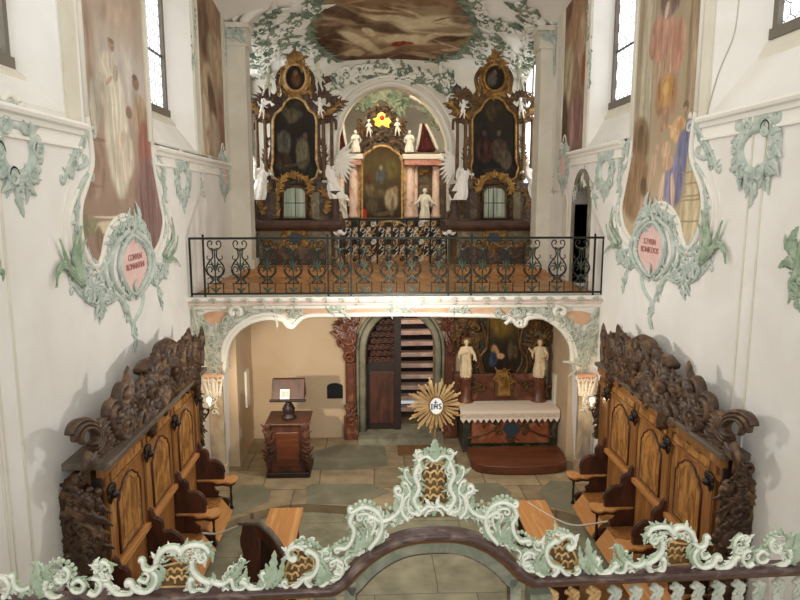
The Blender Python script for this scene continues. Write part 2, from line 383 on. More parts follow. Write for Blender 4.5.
mat('dark_wood', (54, 29, 18), .5, col2=(88, 48, 28), scale=4, stretch=(2, 2, .6), bump=.1)
mat('black_wood', (28, 19, 14), .5, col2=(46, 30, 20), scale=5)
mat('carved_wood', (96, 70, 46), .5, col2=[(64, 44, 29), (146, 112, 76)], scale=5, sharp=.9, bump=.3, bscale=30)
mat('red_wood', (82, 42, 24), .35, col2=(108, 60, 36), scale=2.5, stretch=(.5, 4, 3), bump=.08)
mat('iron', (34, 38, 32), .5, .5, bump=.1)
mat('iron_green', (52, 70, 54), .5, .2)
mat('gold', (178, 138, 74), .42, .55, col2=(116, 80, 38), scale=8, bump=.15, bscale=30)
mat('gilt_dim', (118, 86, 46), .45, .4, col2=(60, 42, 24), scale=7, sharp=.9, bump=.3, bscale=25)
mat('gilt_paint', (226, 192, 134), .5, .2, col2=(164, 124, 72), scale=7, bump=.15)
mat('altar_stone', (94, 74, 56), .6, col2=[(60, 44, 34), (134, 112, 88)], scale=5, sharp=1)
mat('altar_ledge', (88, 60, 44), .6, col2=(62, 42, 32), scale=5)
mat('olive_marble', (132, 118, 84), .4, col2=[(96, 84, 58), (168, 148, 110)], scale=5, sharp=1)
mat('red_marble', (178, 96, 78), .35, col2=[(214, 150, 130), (150, 62, 50)], scale=6, sharp=1)
mat('stucco_grey_green', (150, 160, 142), .75, col2=(214, 212, 196), scale=6, sharp=.9, bump=.4, bscale=30, spec=.2)
mat('pink_marble', (214, 160, 144), .35, col2=[(236, 214, 200), (176, 92, 80)], scale=5, sharp=.9, stretch=(1, 1, .6))
mat('rust_marble', (122, 70, 46), .4, col2=[(88, 48, 32), (160, 108, 78)], scale=5, sharp=1)
mat('green_marble', (66, 70, 52), .4, col2=[(42, 46, 34), (104, 100, 76)], scale=6, sharp=1)
mat('statue_white', (240, 236, 226), .55, spec=.3)
mat('statue_cream', (226, 204, 166), .6, spec=.3)
mat('statue_gold', (196, 150, 90), .5, .3)
mat('stone_putto', (206, 202, 184), .7, spec=.2)
mat('cloth_white', (232, 216, 198), .9, spec=.1)
mat('lace', (220, 202, 184), .9, col2=(196, 174, 154), scale=26, sharp=.5, spec=.1)
mat('paper', (240, 236, 226), .8); mat('paper_print', (196, 176, 160), .8)
mat('black', (16, 14, 13), .7); mat('slate_blue', (48, 60, 70), .4); mat('velvet_red', (88, 24, 24), .9, col2=(52, 12, 14), scale=8)
mat('curtain_green', (206, 210, 194), .8, col2=(140, 158, 134), scale=3, stretch=(7, 1, .25), sharp=.6)
mat('lead', (60, 60, 58), .5, .3)
mat('window_frame', (112, 104, 92), .7); mat('window_stone', (150, 144, 130), .8)
mat('daylight_glass', (235, 238, 240), .3, emis=(240, 244, 250), estr=1.9)
mat('daylight_strong', (235, 238, 240), .3, emis=(244, 246, 248), estr=2.9)
mat('amber_glass', (255, 196, 20), .3, emis=(255, 190, 20), estr=1.4); mat('ruby_glass', (200, 20, 10), .3, emis=(220, 30, 12), estr=.9)
mat('bulb', (255, 220, 160), .3, emis=(255, 214, 150), estr=14)
mat('rope', (188, 182, 166), .9); mat('mat_brown', (126, 92, 52), .95, col2=(108, 76, 42), scale=8)
mat('parquet', (150, 96, 52), .45, col2=(118, 72, 38), scale=3)
mat('enamel', (244, 242, 236), .3); mat('letter_red', (176, 118, 112), .8)

def tile_mat(name, c1, c2, mortar, scale, bw, bh, rot=0, rough=.7, mort=.012, off=.5, wob=.03):
    m = bpy.data.materials.new(name); m.use_nodes = True; MATS[name] = m; nt = m.node_tree; b = nt.nodes['Principled BSDF']; N = nt.nodes.new; L = nt.links.new
    tc = N('ShaderNodeTexCoord'); mp = N('ShaderNodeMapping'); mp.inputs['Rotation'].default_value = (0, 0, rot); L(tc.outputs['Object'], mp.inputs[0])
    nz = N('ShaderNodeTexNoise'); nz.inputs['Scale'].default_value = 1.2; L(mp.outputs[0], nz.inputs['Vector'])
    mx = N('ShaderNodeVectorMath'); mx.operation = 'MULTIPLY_ADD'; mx.inputs[1].default_value = (wob,) * 3; L(nz.outputs['Color'], mx.inputs[0]); L(mp.outputs[0], mx.inputs[2])
    br = N('ShaderNodeTexBrick'); br.offset = off; br.inputs['Scale'].default_value = scale; br.inputs['Brick Width'].default_value = bw; br.inputs['Row Height'].default_value = bh
    br.inputs['Mortar Size'].default_value = mort; br.inputs['Color1'].default_value = lin(c1); br.inputs['Color2'].default_value = lin(c2); br.inputs['Mortar'].default_value = lin(mortar); br.inputs['Bias'].default_value = 0
    L(mx.outputs[0], br.inputs['Vector'])
    n2 = N('ShaderNodeTexNoise'); n2.inputs['Scale'].default_value = 3.5; n2.inputs['Detail'].default_value = 8; L(mp.outputs[0], n2.inputs['Vector'])
    rp = N('ShaderNodeValToRGB'); rp.color_ramp.elements[0].color = (.6, .58, .54, 1); rp.color_ramp.elements[1].color = (1.25, 1.22, 1.15, 1); rp.color_ramp.elements[0].position = .3; rp.color_ramp.elements[1].position = .72; L(n2.outputs['Fac'], rp.inputs[0])
    mu = N('ShaderNodeMix'); mu.data_type = 'RGBA'; mu.blend_type = 'MULTIPLY'; mu.inputs[0].default_value = .8; L(br.outputs['Color'], mu.inputs[6]); L(rp.outputs[0], mu.inputs[7]); L(mu.outputs[2], b.inputs['Base Color'])
    bp = N('ShaderNodeBump'); bp.inputs['Strength'].default_value = .4; bp.inputs['Distance'].default_value = .01; L(br.outputs['Fac'], bp.inputs['Height']); bp.invert = True; L(bp.outputs[0], b.inputs['Normal'])
    b.inputs['Roughness'].default_value = rough; b.inputs['Specular IOR Level'].default_value = .3
tile_mat('flagstone', (146, 141, 118), (130, 126, 104), (98, 94, 78), 1.0, 1.3, .95, rough=.7, off=.38, wob=.06, mort=.007)
tile_mat('beige_tiles', (160, 143, 114), (138, 125, 99), (112, 99, 76), 1.0, .95, .8, rot=.0, off=.4, wob=.08, rough=.65)
tile_mat('parquet_tiles', (206, 154, 98), (168, 116, 70), (84, 50, 30), 1.0, .5, .16, rot=.8, rough=.4, mort=.008)

# ---------------------------------------------------------------- the choir walls
XL, XR, FLOOR2 = -3.14, 3.88, 3.18
FL = Fr((XL, 0, 0), (0, 1, 0), (0, 0, 1))                # left wall: u = depth, v = height, w into the room
FRW = Fr((XR, 0, 0), (0, 1, 0), (0, 0, 1)); FRW.W = V3((-1, 0, 0))
XY = Fr((0, 0, 0), (1, 0, 0), (0, 1, 0))
YEND, ZTOP = 18.2, 9.2

def side_wall(side, bays, name, fy1):
    X = XL if side < 0 else XR; s = side; b = MB(); fr = FL if side < 0 else FRW
    zl = 5.6 if side < 0 else 5.75
    if side < 0: b.box(X - .6, X, -3, YEND, -.2, zl)
    else:
        b.box(X, X + .6, -3, YEND, -.2, FLOOR2)
        arch = [(12.62 - .42 * (1 - math.cos(a)) if False else 12.2 + .42 * math.cos(a), 4.72 + .5 * math.sin(a)) for a in [PI * k / 12 for k in range(13)]]
        poly = [(-3, FLOOR2), (-3, zl), (YEND, zl), (YEND, FLOOR2), (12.62, FLOOR2)] + arch + [(11.78, FLOOR2)]
        b.prism(fr, poly, 0, -.6)
    ed = [(-3, -3)]
    for (o0, o1, i0, i1, zo, zi, dp) in bays: ed += [(o0, i0), (o1, i1)]
    ed += [(YEND, YEND)]
    for k in range(0, len(ed), 2):
        (a0, a1), (c0, c1) = ed[k], ed[k + 1]; dp = bays[0][6]
        b.prism(XY, [(X, a0), (X, c0), (X + s * dp, c1), (X + s * .6, c1), (X + s * .6, a1), (X + s * dp, a1)], zl - .02, ZTOP)
    for (o0, o1, i0, i1, zo, zi, dp) in bays:
        fx = Fr((0, 0, 0), (1, 0, 0), (0, 0, 1))
        b.prism(fx, [(X, zl - .05), (X, zo), (X + s * dp, zi), (X + s * .6, zi), (X + s * .6, zl - .05)], -o0, -o1)
    structure(b, name, ['plaster'])
    for n, (o0, o1, i0, i1, zo, zi, dp) in enumerate(bays):
        w = MB(); x = X + s * (dp - .01); xo = X + s * (dp + .07)
        w.box(x, xo, i1 - .07, i1 + .02, zi, ZTOP); w.box(x, xo, i0 - .02, i0 + .07, zi, ZTOP); w.box(x - s * .04, xo, i0, i1, zi - .02, zi + .09)
        fm = structure(w, 'window_%d' % (n + (1 if side < 0 else 4)), ['window_frame'])
        g = MB(); g.box(X + s * (dp + .05), X + s * (dp + .065), i0, i1, zi, ZTOP); g.build('glazing', 'daylight_glass', fm)
        ld = MB(); hx = .105; fw = fr; row = 0; z = zi + .09   # hexagonal leaded quarries
        while z < ZTOP - .1:
            y = i0 + (hx * .87 if row % 2 else 0)
            while y < i1:
                q = [(y + hx * .98 * math.sin(PI / 3 * k), z + hx * math.cos(PI / 3 * k)) for k in (0, 1, 2, 3)]
                q = [(min(max(a, i0), i1), c) for a, c in q]
                if q[0][0] < i1 - .02: ld.stroke(fr, q, .006, w=-(dp + .045), n=4, raw=True)
                y += hx * 1.74
            z += hx * 1.5; row += 1
        ld.build('lead_lattice', 'lead', fm)
        br = MB(); z = zi + .95
        while z < ZTOP: br.box(X + s * (dp + .02), X + s * (dp + .05), i0, i1, z - .015, z + .015); z += 1.05
        br.build('iron_bar', 'lead', fm)
        t = MB(); t.box(X - s * .0, X + s * dp * .92, o0 + .02, o1 - .04, zo - .03, zo + .004)   # sill board of the slope
        fx = Fr((0, 0, 0), (1, 0, 0), (0, 0, 1)); t = MB(); zm = lambda f: zo + (zi - zo) * f
        t.prism(fx, [(X + s * dp * .70, zm(.70) + .035), (X + s * dp * .98, zm(.98) + .03), (X + s * dp * .98, zm(.98) - .03), (X + s * dp * .70, zm(.70) - .03)], -(i0 - .12), -(i1 + .06))
        structure(t, 'trim_%d' % (10 + n + (0 if side < 0 else 5)), ['pilaster_white'])
BL = [(1.6, 4.3, 1.9, 4.0, 5.67, 6.06, .36), (4.9, 6.9, 5.2, 6.66, 5.67, 6.06, .36), (9.52, 11.82, 9.9, 11.5, 5.64, 6.2, .36)]
BR = [(2.4, 4.0, 2.6, 3.8, 5.78, 6.45, .36), (4.6, 7.62, 4.9, 7.1, 5.78, 6.5, .36), (10.02, 12.0, 10.25, 11.9, 5.74, 6.42, .36)]
side_wall(-1, BL, 'wall_left', 0); side_wall(1, BR, 'wall_right', 0)

# ledge mouldings, vertical incised bands
def moulding(X, s, y0, y1, z, name):
    b = MB(); fx = Fr((0, 0, 0), (1, 0, 0), (0, 0, 1))
    pr = [(0, .03), (.10, .03), (.115, .0), (.10, -.03), (.06, -.045), (.05, -.09), (.02, -.10), (.02, -.2), (.03, -.21), (.03, -.235), (0, -.245)]
    b.prism(fx, [(X - s * a, z + c) for a, c in pr], -y0, -y1, False); structure(b, name, ['plaster_pale'])
moulding(XL, -1, -3, 7.22, 5.57, 'trim_1'); moulding(XL, -1, 9.5, 14.2, 5.53, 'trim_2')
moulding(XR, 1, -3, 7.75, 5.73, 'trim_3'); moulding(XR, 1, 10.2, 13.0, 5.70, 'trim_4')
b = MB()
for y in (5.28, 5.62): b.box(XL - .01, XL + .012, y, y + .025, .0, 5.3)
b.box(XL - .01, XL + .012, 5.36, 5.37, 0, 5.3)
structure(b, 'trim_5', ['pilaster_white'])
b = MB()
for y in (6.45, 6.68): b.box(XR + .01, XR - .012, y, y + .022, .0, 5.5)
structure(b, 'trim_6', ['pilaster_white'])
b = MB()   # flat pier strips beside the window bays
b.box(XL - .01, XL + .03, 6.95, 7.25, 5.6, ZTOP); b.box(XL - .01, XL + .03, 9.34, 9.48, 5.6, ZTOP); b.box(XL - .01, XL + .03, 11.86, 12.1, 5.6, ZTOP); b.box(XL - .01, XL + .03, 14.15, 14.4, 5.0, ZTOP)
b.box(XR + .01, XR - .03, 7.65, 7.85, 5.75, ZTOP); b.box(XR + .01, XR - .03, 9.85, 9.98, 5.75, ZTOP); b.box(XR + .01, XR - .03, 12.02, 12.2, 5.75, ZTOP); b.box(XR + .01, XR - .03, 13.7, 14.1, 5.0, ZTOP)
structure(b, 'trim_7', ['pilaster_white'])

# tall side windows beside the altars, hidden round the corner behind the pilasters
for n, (X, s) in enumerate(((XL, 1), (XR, -1))):
    w = MB(); w.box(X, X + s * .05, 15.35, 17.05, 4.3, 4.4); w.box(X, X + s * .05, 15.35, 17.05, 8.0, 8.1)
    for y in (15.35, 16.2, 16.97): w.box(X, X + s * .05, y, y + .08, 4.3, 8.1)
    fm = structure(w, 'window_%d' % (11 + n), ['window_frame']); g_ = MB(); g_.box(X + s * .005, X + s * .02, 15.4, 17.0, 4.35, 8.05); g_.build('glazing', 'daylight_strong', fm)
# arched stone doorway and blind niche in the right wall above the gallery floor
b = MB(); o = [(12.2 + .42 * math.cos(a), 4.72 + .5 * math.sin(a)) for a in [PI * k / 12 for k in range(13)]]
i_ = [(12.2 + .56 * math.cos(a), 4.72 + .66 * math.sin(a)) for a in [PI * k / 12 for k in range(13)]]
for k in range(12): b.prism(FRW, [o[k], o[k + 1], i_[k + 1], i_[k]], -.3, .025)
b.box(XR - .025, XR + .3, 11.64, 11.78, FLOOR2, 4.72); b.box(XR - .025, XR + .3, 12.62, 12.76, FLOOR2, 4.72)
dr = structure(b, 'door_1', ['grey_stone']); b = MB(); b.box(XR + .32, XR + .36, 11.7, 12.7, FLOOR2, 5.3); b.build('door_leaf', 'oak_moulding', dr)
def niche(fr, a, z0, w, h, name, d=.02):
    b = MB(); r = w / 2
    pts = [(a - r, z0), (a + r, z0)] + [(a + r * math.cos(t), z0 + h - r + r * 1.2 * math.sin(t)) for t in [PI * k / 8 for k in range(9)]]
    b.stroke(fr, pts, .018, h=.6, closed=True, raw=True, n=5); structure(b, name, ['plaster_pale'])
    b = MB(); b.prism(fr, pts, .0, .006); structure(b, name.replace('8', '18').replace('9', '19'), ['pilaster_white'])
niche(FRW, 13.3, 4.05, .36, .85, 'trim_8')

# ---------------------------------------------------------------- floor
b = MB(); b.box(XL - .5, XR + .5, -3, 14.8, -.4, -.14); structure(b, 'floor', ['flagstone'])
edge = [on(2, x, y, 0) for x, y in ((180, 545), (215, 528), (240, 517), (275, 507), (305, 504), (345, 506), (390, 509), (430, 509), (470, 507), (510, 503), (547, 509), (565, 512), (590, 522), (620, 540))]
pts = spline([(XL, edge[0].y - .1)] + [(p.x, p.y) for p in edge] + [(XR, edge[-1].y - .1)], 4)
b = MB(); b.prism(XY, pts + [(XR, 14.8), (XL, 14.8)], -.14, 0); structure(b, 'floor_platform', ['beige_tiles'])
b = MB()
for poly in ([(232, 485), (262, 485), (271, 491), (269, 501), (235, 515), (222, 518)], [(306, 487), (312, 484), (372, 484), (390, 491), (364, 503), (306, 504)],
             [(440, 484), (498, 483), (512, 493), (508, 500), (450, 505)], [(540, 490), (550, 481), (572, 482), (592, 517), (550, 506)], [(342, 444), (385, 446), (388, 466), (352, 470), (310, 470), (312, 452)]):
    q = [on(2, x, y, 0) for x, y in poly]; b.prism(XY, [(p.x, p.y) for p in q], 0, .006)
structure(b, 'floor_slab', ['dark_stone'])

# ---------------------------------------------------------------- room under the gallery
YB = 12.75; XL2, XR2 = -2.48, 3.5
b = MB(); fb = Fr((0, YB, 0), (1, 0, 0), (0, 0, 1))      # back wall with the arched doorway
dc, dw, dh = .49, .70, 1.82
arch = [(dc + dw * math.cos(t), dh + .78 * math.sin(t)) for t in [PI * k / 14 for k in range(15)]]
b.prism(fb, [(XL2 - .6, 0), (XL2 - .6, 3.05), (XR2 + .6, 3.05), (XR2 + .6, 0), (dc + dw, 0)] + arch + [(dc - dw, 0)], 0, -.45)
structure(b, 'wall_back', ['plaster_warm'])
b = MB(); b.box(XL + .0, XL2, 11.35, YB, 0, 3.05); structure(b, 'wall_pier_left', ['plaster_warm'])
b = MB(); b.box(XR2, XR, 11.35, YB, 0, 3.05); structure(b, 'wall_pier_right', ['plaster_warm'])
b = MB(); b.box(XL - .3, XR + .3, 11.3, YEND, 3.04, FLOOR2 - .004); structure(b, 'ceiling_lower', ['plaster_warm'])
b = MB(); b.box(XL, XR, 11.05, 16.9, FLOOR2 - .004, FLOOR2 + .006); b.box(-1.4, 2.2, 16.9, 23, FLOOR2 - .004, FLOOR2 + .006); structure(b, 'floor_gallery', ['parquet_tiles'])
b = MB(); b.box(-2.5, -2.44, 12.0, 12.25, .9, 1.6); b.m = 0; structure(b, 'window_8', ['pilaster_white'])
b = MB(); b.box(3.46, 3.52, 12.1, 12.25, .75, 1.45); structure(b, 'window_9', ['pilaster_white'])
b = MB(); q = [(-.83 + .16 * math.cos(t), 1.08 + .07 * math.sin(t)) for t in [PI * k / 8 for k in range(9)]]; b.prism(fb, [(-.99, .83), (-.67, .83)] + q, 0, .012); structure(b, 'window_10', ['black'])  # flat black plate: the dark hollow of a niche put into the colour

# pilaster_s carrying the arch, and the gallery front
YG = 11.0; fg = Fr((0, YG, 0), (1, 0, 0), (0, 0, 1))
GX = fg.px
arch_l = [GX(*q) for q in ((226, 490), (225, 420), (224, 372), (226, 350), (234, 334), (246, 324), (260, 319), (272, 318), (283, 320), (287, 325), (292, 327), (297, 322), (306, 316), (330, 315), (400, 314))]
arch_r = [GX(*q) for q in ((400, 314), (470, 315), (500, 316), (512, 319), (518, 325), (524, 325), (528, 318), (542, 317), (556, 322), (568, 334), (575, 350), (578, 372), (578, 420), (579, 490))]
lo = arch_l[:2] + spline(arch_l[2:-1], 3) + spline(arch_r, 3)[1:-8]
b = MB(); poly = [(XL, 0), (arch_l[0][0], 0)] + spline(arch_l[1:], 3) + spline(arch_r[:-1], 3)[1:] + [(arch_r[-1][0], 0), (XR, 0), (XR, 3.0), (XL, 3.0)]
b.prism(fg, poly, 0, -.35); structure(b, 'wall_gallery', ['plaster'])
def curve_slab(z0, z1, out, bow=.0):   # gallery front mouldings follow the shallow bow of the gallery
    return
b = MB(); fx = Fr((0, 0, 0), (0, -1, 0), (0, 0, 1)); 
prof = [(-.35, 2.96), (.02, 2.96), (.05, 2.98), (.05, 3.02), (.10, 3.05), (.12, 3.10), (.17, 3.13), (.17, 3.19), (-.35, 3.19)]
rings = []
NX = 24
def bow(x): t = (x - XL) / (XR - XL); return .42 * (1 - (2 * t - 1) ** 2) ** 1.0 * .55
for i in range(NX + 1):
    x = XL + (XR - XL) * i / NX; rings.append([V3((x, YG + bow(x) * .0 - a, z)) for a, z in prof])
b.loft(rings, smooth=False); structure(b, 'trim_20', ['stucco_cream'])
b = MB(); b.box(XL, XR, YG - .172, YG - .1, 3.075, 3.09); structure(b, 'trim_21', ['pink_plaster'])
b = MB(); b.prism(fg, [GX(*q) for q in ((270, 305), (326, 306), (330, 313), (272, 314))], 0, .012)
b.prism(fg, [GX(*q) for q in ((345, 306), (392, 306), (392, 313), (345, 313))], 0, .012); b.prism(fg, [GX(*q) for q in ((404, 306), (450, 306), (448, 313), (404, 313))], 0, .012); b.prism(fg, [GX(*q) for q in ((466, 306), (520, 305), (518, 313), (466, 313))], 0, .012)
structure(b, 'trim_22', ['peach_plaster'])
b = MB()   # cream rim of the opening
rim = spline(arch_l[2:], 3) + spline(arch_r[:-2], 3)[1:]
b.stroke(fg, rim, .045, h=.8, w=.01, raw=True); structure(b, 'trim_23', ['stucco_cream'])
b = MB()
for x0, x1 in ((-2.88, -2.64), (3.57, 3.8)): b.box(x0, x1, YG - .09, YG + .02, -.02, 1.72); b.box(x0 - .03, x1 + .03, YG - .12, YG + .02, -.02, .22)
structure(b, 'trim_24', ['beige_marble'])
for nm, cx, pt in (('left_capital', 215, 0), ('right_capital', 584, 1)):
    u, v = GX(cx, 383); b = MB(); b.m = 1; b.box(u - .16, u + .16, YG - .15, YG, v + .14, v + .19); b.box(u - .12, u + .12, YG - .1, YG, v - .2, v + .14)
    b.m = 0
    for k in range(-2, 3): b.leaf(fg, [(u + k * .05, v - .2), (u + k * .06, v - .05), (u + k * .085, v + .12)], .04, .5, .11, tipcurl=.05)
    for k in (-1, 1): b.ccurve(fg, u + k * .13, v + .12, .05, 90 - 90 * k, 90 + 170 * k, .014, w=.12)
    foliage(b, fg, [(u, v + .2), (u, v - .45)], .12, 5 + pt, w=.1)
    b.build('stucco_capital', ['stucco_cream', 'peach_plaster'], label='gilded cream leafy capital on the %s marble pilaster under the gallery' % ('left' if pt == 0 else 'right'), cat='capital', group='capitals under the gallery')

# transverse pilasters and vault over the side altars
b = MB()
for x0, x1, s in ((XL, XL + .42, 1), (XR, XR - .30, -1)):
    b.box(x0, x1, 14.45, 14.95, FLOOR2, 8.0); b.box(x0, x1 + s * .06, 14.4, 15.0, 8.0, 8.06); b.box(x0, x1 + s * .10, 14.35, 15.0, 8.36, 8.46); b.box(x0, x1 + s * .04, 14.42, 15, 8.06, 8.36); b.box(x0, x1 + s * .06, 14.4, 15.0, FLOOR2, FLOOR2 + .3)
structure(b, 'wall_pilasters', ['pilaster_white'])
for x0, x1, lab in ((XL + .03, XL + .40, 'left'), (XR - .28, XR - .03, 'right')):
    b = MB(); fc = Fr((0, 14.4, 0), (1, 0, 0), (0, 0, 1)); foliage(b, fc, [(x0, 8.2), ((x0 + x1) / 2, 8.24), (x1, 8.2)], .2, 5, .3); b.build('capital_ornament', 'stucco_green', label='green leafy capital band at the top of the %s pilaster' % lab, cat='capital')
XC = .37
def zv(x, y): return 9.35 - .045 * (x - XC) ** 2 - .026 * (y - 11.0) ** 2
def onv(px, py):
    d = ray(px, py); t = 9.
    for _ in range(400):
        p = CAM + d * t
        if p.z > zv(p.x, p.y): break
        t += .04
        if t > 19: break
    return CAM + d * t
class VaultFrame:
    """ornament frame on the curved vault: u, v = x, y"""
    W = V3((0, 0, -1))
    def p(s, u, v, w=0): return V3((u, v, zv(u, v) - w))
    def px(s, x, y): q = onv(x, y); return (q.x, q.y)
    def pxs(s, pts): return [s.px(*q) for q in pts]
VF = VaultFrame()
b = MB(); xs = [XL - .3 + (XR - XL + .6) * i / 28 for i in range(29)]; ys = [-3 + 20.6 * i / 40 for i in range(41)]
vs = [(x, y, zv(x, y) if y > 7 else zv(x, 7)) for y in ys for x in xs]
b.add(vs, [(j * 29 + i, j * 29 + i + 1, (j + 1) * 29 + i + 1, (j + 1) * 29 + i) for j in range(40) for i in range(28)])
structure(b, 'ceiling', ['plaster_pale'], mods=lambda o: setattr(o.modifiers.new('solid', 'SOLIDIFY'), 'thickness', -.15))

# chancel arch wall behind the side altars
YA = 17.2; fa = Fr((0, YA, 0), (1, 0, 0), (0, 0, 1)); AX = fa.px
al = [AX(*q) for q in ((338, 245), (338, 160), (339, 136), (345, 116), (356, 100), (372, 90), (390, 86), (408, 90), (424, 100), (438, 118), (446, 138), (448, 160), (449, 245))]
arc = spline(al[2:-2], 4)
b = MB(); poly = [(XL - .2, FLOOR2), (XL - .2, 9.1), (XR + .6, 9.1), (XR + .6, FLOOR2), (al[-1][0], FLOOR2), al[-2]] + arc[::-1] + [al[1], (al[0][0], FLOOR2)]
# bright side openings beside the altars are left in the wall
b.prism(fa, poly, 0, -.5); structure(b, 'wall_chancel', ['pilaster_white'])
b = MB()
for off, r in ((.07, .05), (.24, .035)):
    c0 = V3((arc[len(arc) // 2][0], al[2][1], 0)); ring = []
    for q in [al[1]] + arc + [al[-2]]:
        d = V3((q[0], max(q[1], al[2][1]), 0)) - c0; d.normalize(); ring.append((q[0] + d.x * off, q[1] + d.y * off))
    b.stroke(fa, ring, r, h=1, w=.01, raw=True)
structure(b, 'trim_30', ['stucco_cream'])
# room of the high altar
b = MB(); b.box(-1.75, -1.45, YA + .5, 23, FLOOR2 - .2, 8.6); structure(b, 'wall_chancel_left', ['plaster'])
b = MB(); b.box(2.4, 2.7, YA + .5, 23, FLOOR2 - .2, 8.6); structure(b, 'wall_chancel_right', ['plaster'])
b = MB(); b.box(-1.75, 2.7, 22.9, 23.2, FLOOR2 - .2, 8.6); structure(b, 'wall_chancel_end', ['plaster'])
b = MB(); b.box(-1.75, 2.7, YA + .5, 23.2, 8.5, 8.7); structure(b, 'ceiling_chancel', ['plaster_pale'])

# arch over the pilasters
for nm, X, s in (('trim_31', XL + .42, 1), ('trim_32', XR - .3, -1)):
    b = MB(); fr = Fr((0, 14.42, 0), (1, 0, 0), (0, 0, 1)); pts = [(X - s * .02, 8.45), (X + s * .1, 8.6), (X + s * .3, 8.74), (X + s * .6, 8.85), (X + s * 1.1, 8.95)]
    b.stroke(fr, pts, .1, h=.8); b.stroke(fr, [(a - s * .2, c + .04) for a, c in pts], .05, h=.8); structure(b, nm, ['stucco_cream'])

# ceiling fresco
FRO = spline([VF.px(*q) for q in ((318, -30), (312, 0), (309, 22), (311, 38), (320, 48), (330, 56), (348, 62), (370, 65), (392, 66), (414, 65), (436, 60), (452, 55), (466, 46), (474, 34), (474, 18), (466, 4), (462, -30))], 5)
us = [p[0] for p in FRO]; vs_ = [p[1] for p in FRO]; bx = (min(us), max(us), min(vs_), max(vs_))
br, ol, sk, dk, rd_ = (136, 106, 78), (160, 140, 106), (200, 182, 146), (88, 64, 46), (136, 60, 44)
st = [(.18, .9, .25, .08, 20, dk, .9, .6), (.5, .93, .35, .05, 0, dk, .8, .6), (.82, .9, .2, .08, -15, dk, .9, .6), (.12, .65, .1, .2, 10, dk, .8, .5), (.3, .72, .16, .05, 35, sk, .9, .5),
      (.42, .6, .2, .05, 10, dk, .7, .6), (.62, .7, .22, .06, -5, sk, .9, .6), (.55, .76, .05, .025, -10, rd_, .95, .3), (.6, .745, .05, .02, 0, rd_, .9, .3), (.4, .4, .25, .08, 15, br, .9, .6), (.2, .45, .18, .06, 25, dk, .8, .5),
      (.75, .5, .25, .06, -12, sk, .9, .6), (.85, .65, .12, .04, -20, dk, .8, .5), (.35, .25, .3, .06, 5, dk, .7, .6), (.7, .3, .25, .06, -8, br, .9, .6), (.5, .5, .2, .035, 10, sk, .8, .5), (.55, .15, .4, .08, 0, ol, .7, .6),
      (.25, .84, .07, .04, 0, sk, .7, .5), (.7, .86, .12, .03, 0, ol, .9, .5), (.9, .4, .08, .12, 0, dk, .6, .6), (.45, .83, .1, .03, -10, sk, .6, .5), (.36, .64, .05, .03, 40, sk, .8, .4)]
rd0 = random.Random(8)
for k in range(46): st.append((rd0.uniform(.05, .95), rd0.uniform(.05, .98), rd0.uniform(.05, .16), rd0.uniform(.006, .02), rd0.uniform(-25, 25), rd0.choice((br, dk, sk, sk, ol, (184, 158, 122), (110, 76, 56))), rd0.uniform(.4, .8), .7))
img = paint(200, 240, 1.4, [(0, br), (.3, ol), (.6, (150, 128, 94)), (.8, br), (1, dk)], st, 5, .05, 20, 5)
VFO = painting('vault_fresco', lambda u, v: (u, v, zv(u, v) - .02), bx, FRO, img, flip=True, label='brown cloudy painted fresco on the vault over the altars', cat='fresco')
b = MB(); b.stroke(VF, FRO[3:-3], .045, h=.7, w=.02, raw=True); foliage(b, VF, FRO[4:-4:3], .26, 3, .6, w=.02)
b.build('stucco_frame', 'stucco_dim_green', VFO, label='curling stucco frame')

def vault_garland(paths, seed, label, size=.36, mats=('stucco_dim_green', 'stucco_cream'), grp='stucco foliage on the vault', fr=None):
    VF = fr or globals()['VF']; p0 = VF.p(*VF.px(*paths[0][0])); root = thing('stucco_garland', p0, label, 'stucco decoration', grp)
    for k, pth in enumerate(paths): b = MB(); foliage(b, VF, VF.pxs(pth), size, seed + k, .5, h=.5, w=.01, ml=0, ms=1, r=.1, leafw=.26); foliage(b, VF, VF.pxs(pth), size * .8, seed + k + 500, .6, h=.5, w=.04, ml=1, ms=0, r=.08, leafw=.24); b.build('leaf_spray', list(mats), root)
    return root
vault_garland([[(268, 60), (285, 40), (300, 18), (318, 2)], [(262, 20), (280, 5)], [(290, 60), (305, 45), (318, 52)], [(266, 84), (262, 50), (262, 22)], [(275, 34), (290, 20)]], 20, 'green stucco foliage climbing the vault above the left side altar')
vault_garland([[(515, 60), (500, 42), (486, 22), (474, 0)], [(536, 22), (520, 4)], [(480, 60), (478, 44), (486, 36)], [(526, 84), (530, 50), (528, 22)], [(510, 34), (496, 20)]], 40, 'green stucco foliage climbing the vault above the right side altar')
vault_garland([[(330, 92), (345, 80), (362, 73), (388, 69)], [(334, 78), (350, 72)]], 60, 'green stucco garland left of the crest over the chancel arch', .3, fr=fa)
vault_garland([[(452, 96), (436, 82), (418, 74), (394, 69)], [(456, 84), (440, 72)], [(470, 110), (458, 100)]], 70, 'green stucco garland right of the crest over the chancel arch', .3, fr=fa)
for lab, pts in (('left', ((300, 96), (312, 88), (326, 80), (340, 76))), ('right', ((438, 80), (452, 86), (464, 96), (474, 106)))):
    b = MB(); q = fa.pxs(pts); b.stroke(fa, q, .16, .05, h=.4, w=.0); foliage(b, fa, q, .2, 4, .5)
    b.build('stucco_cloud', 'altar_stone', label='reddish stucco scroll field beside the %s garland of the chancel arch' % lab, cat='stucco decoration')
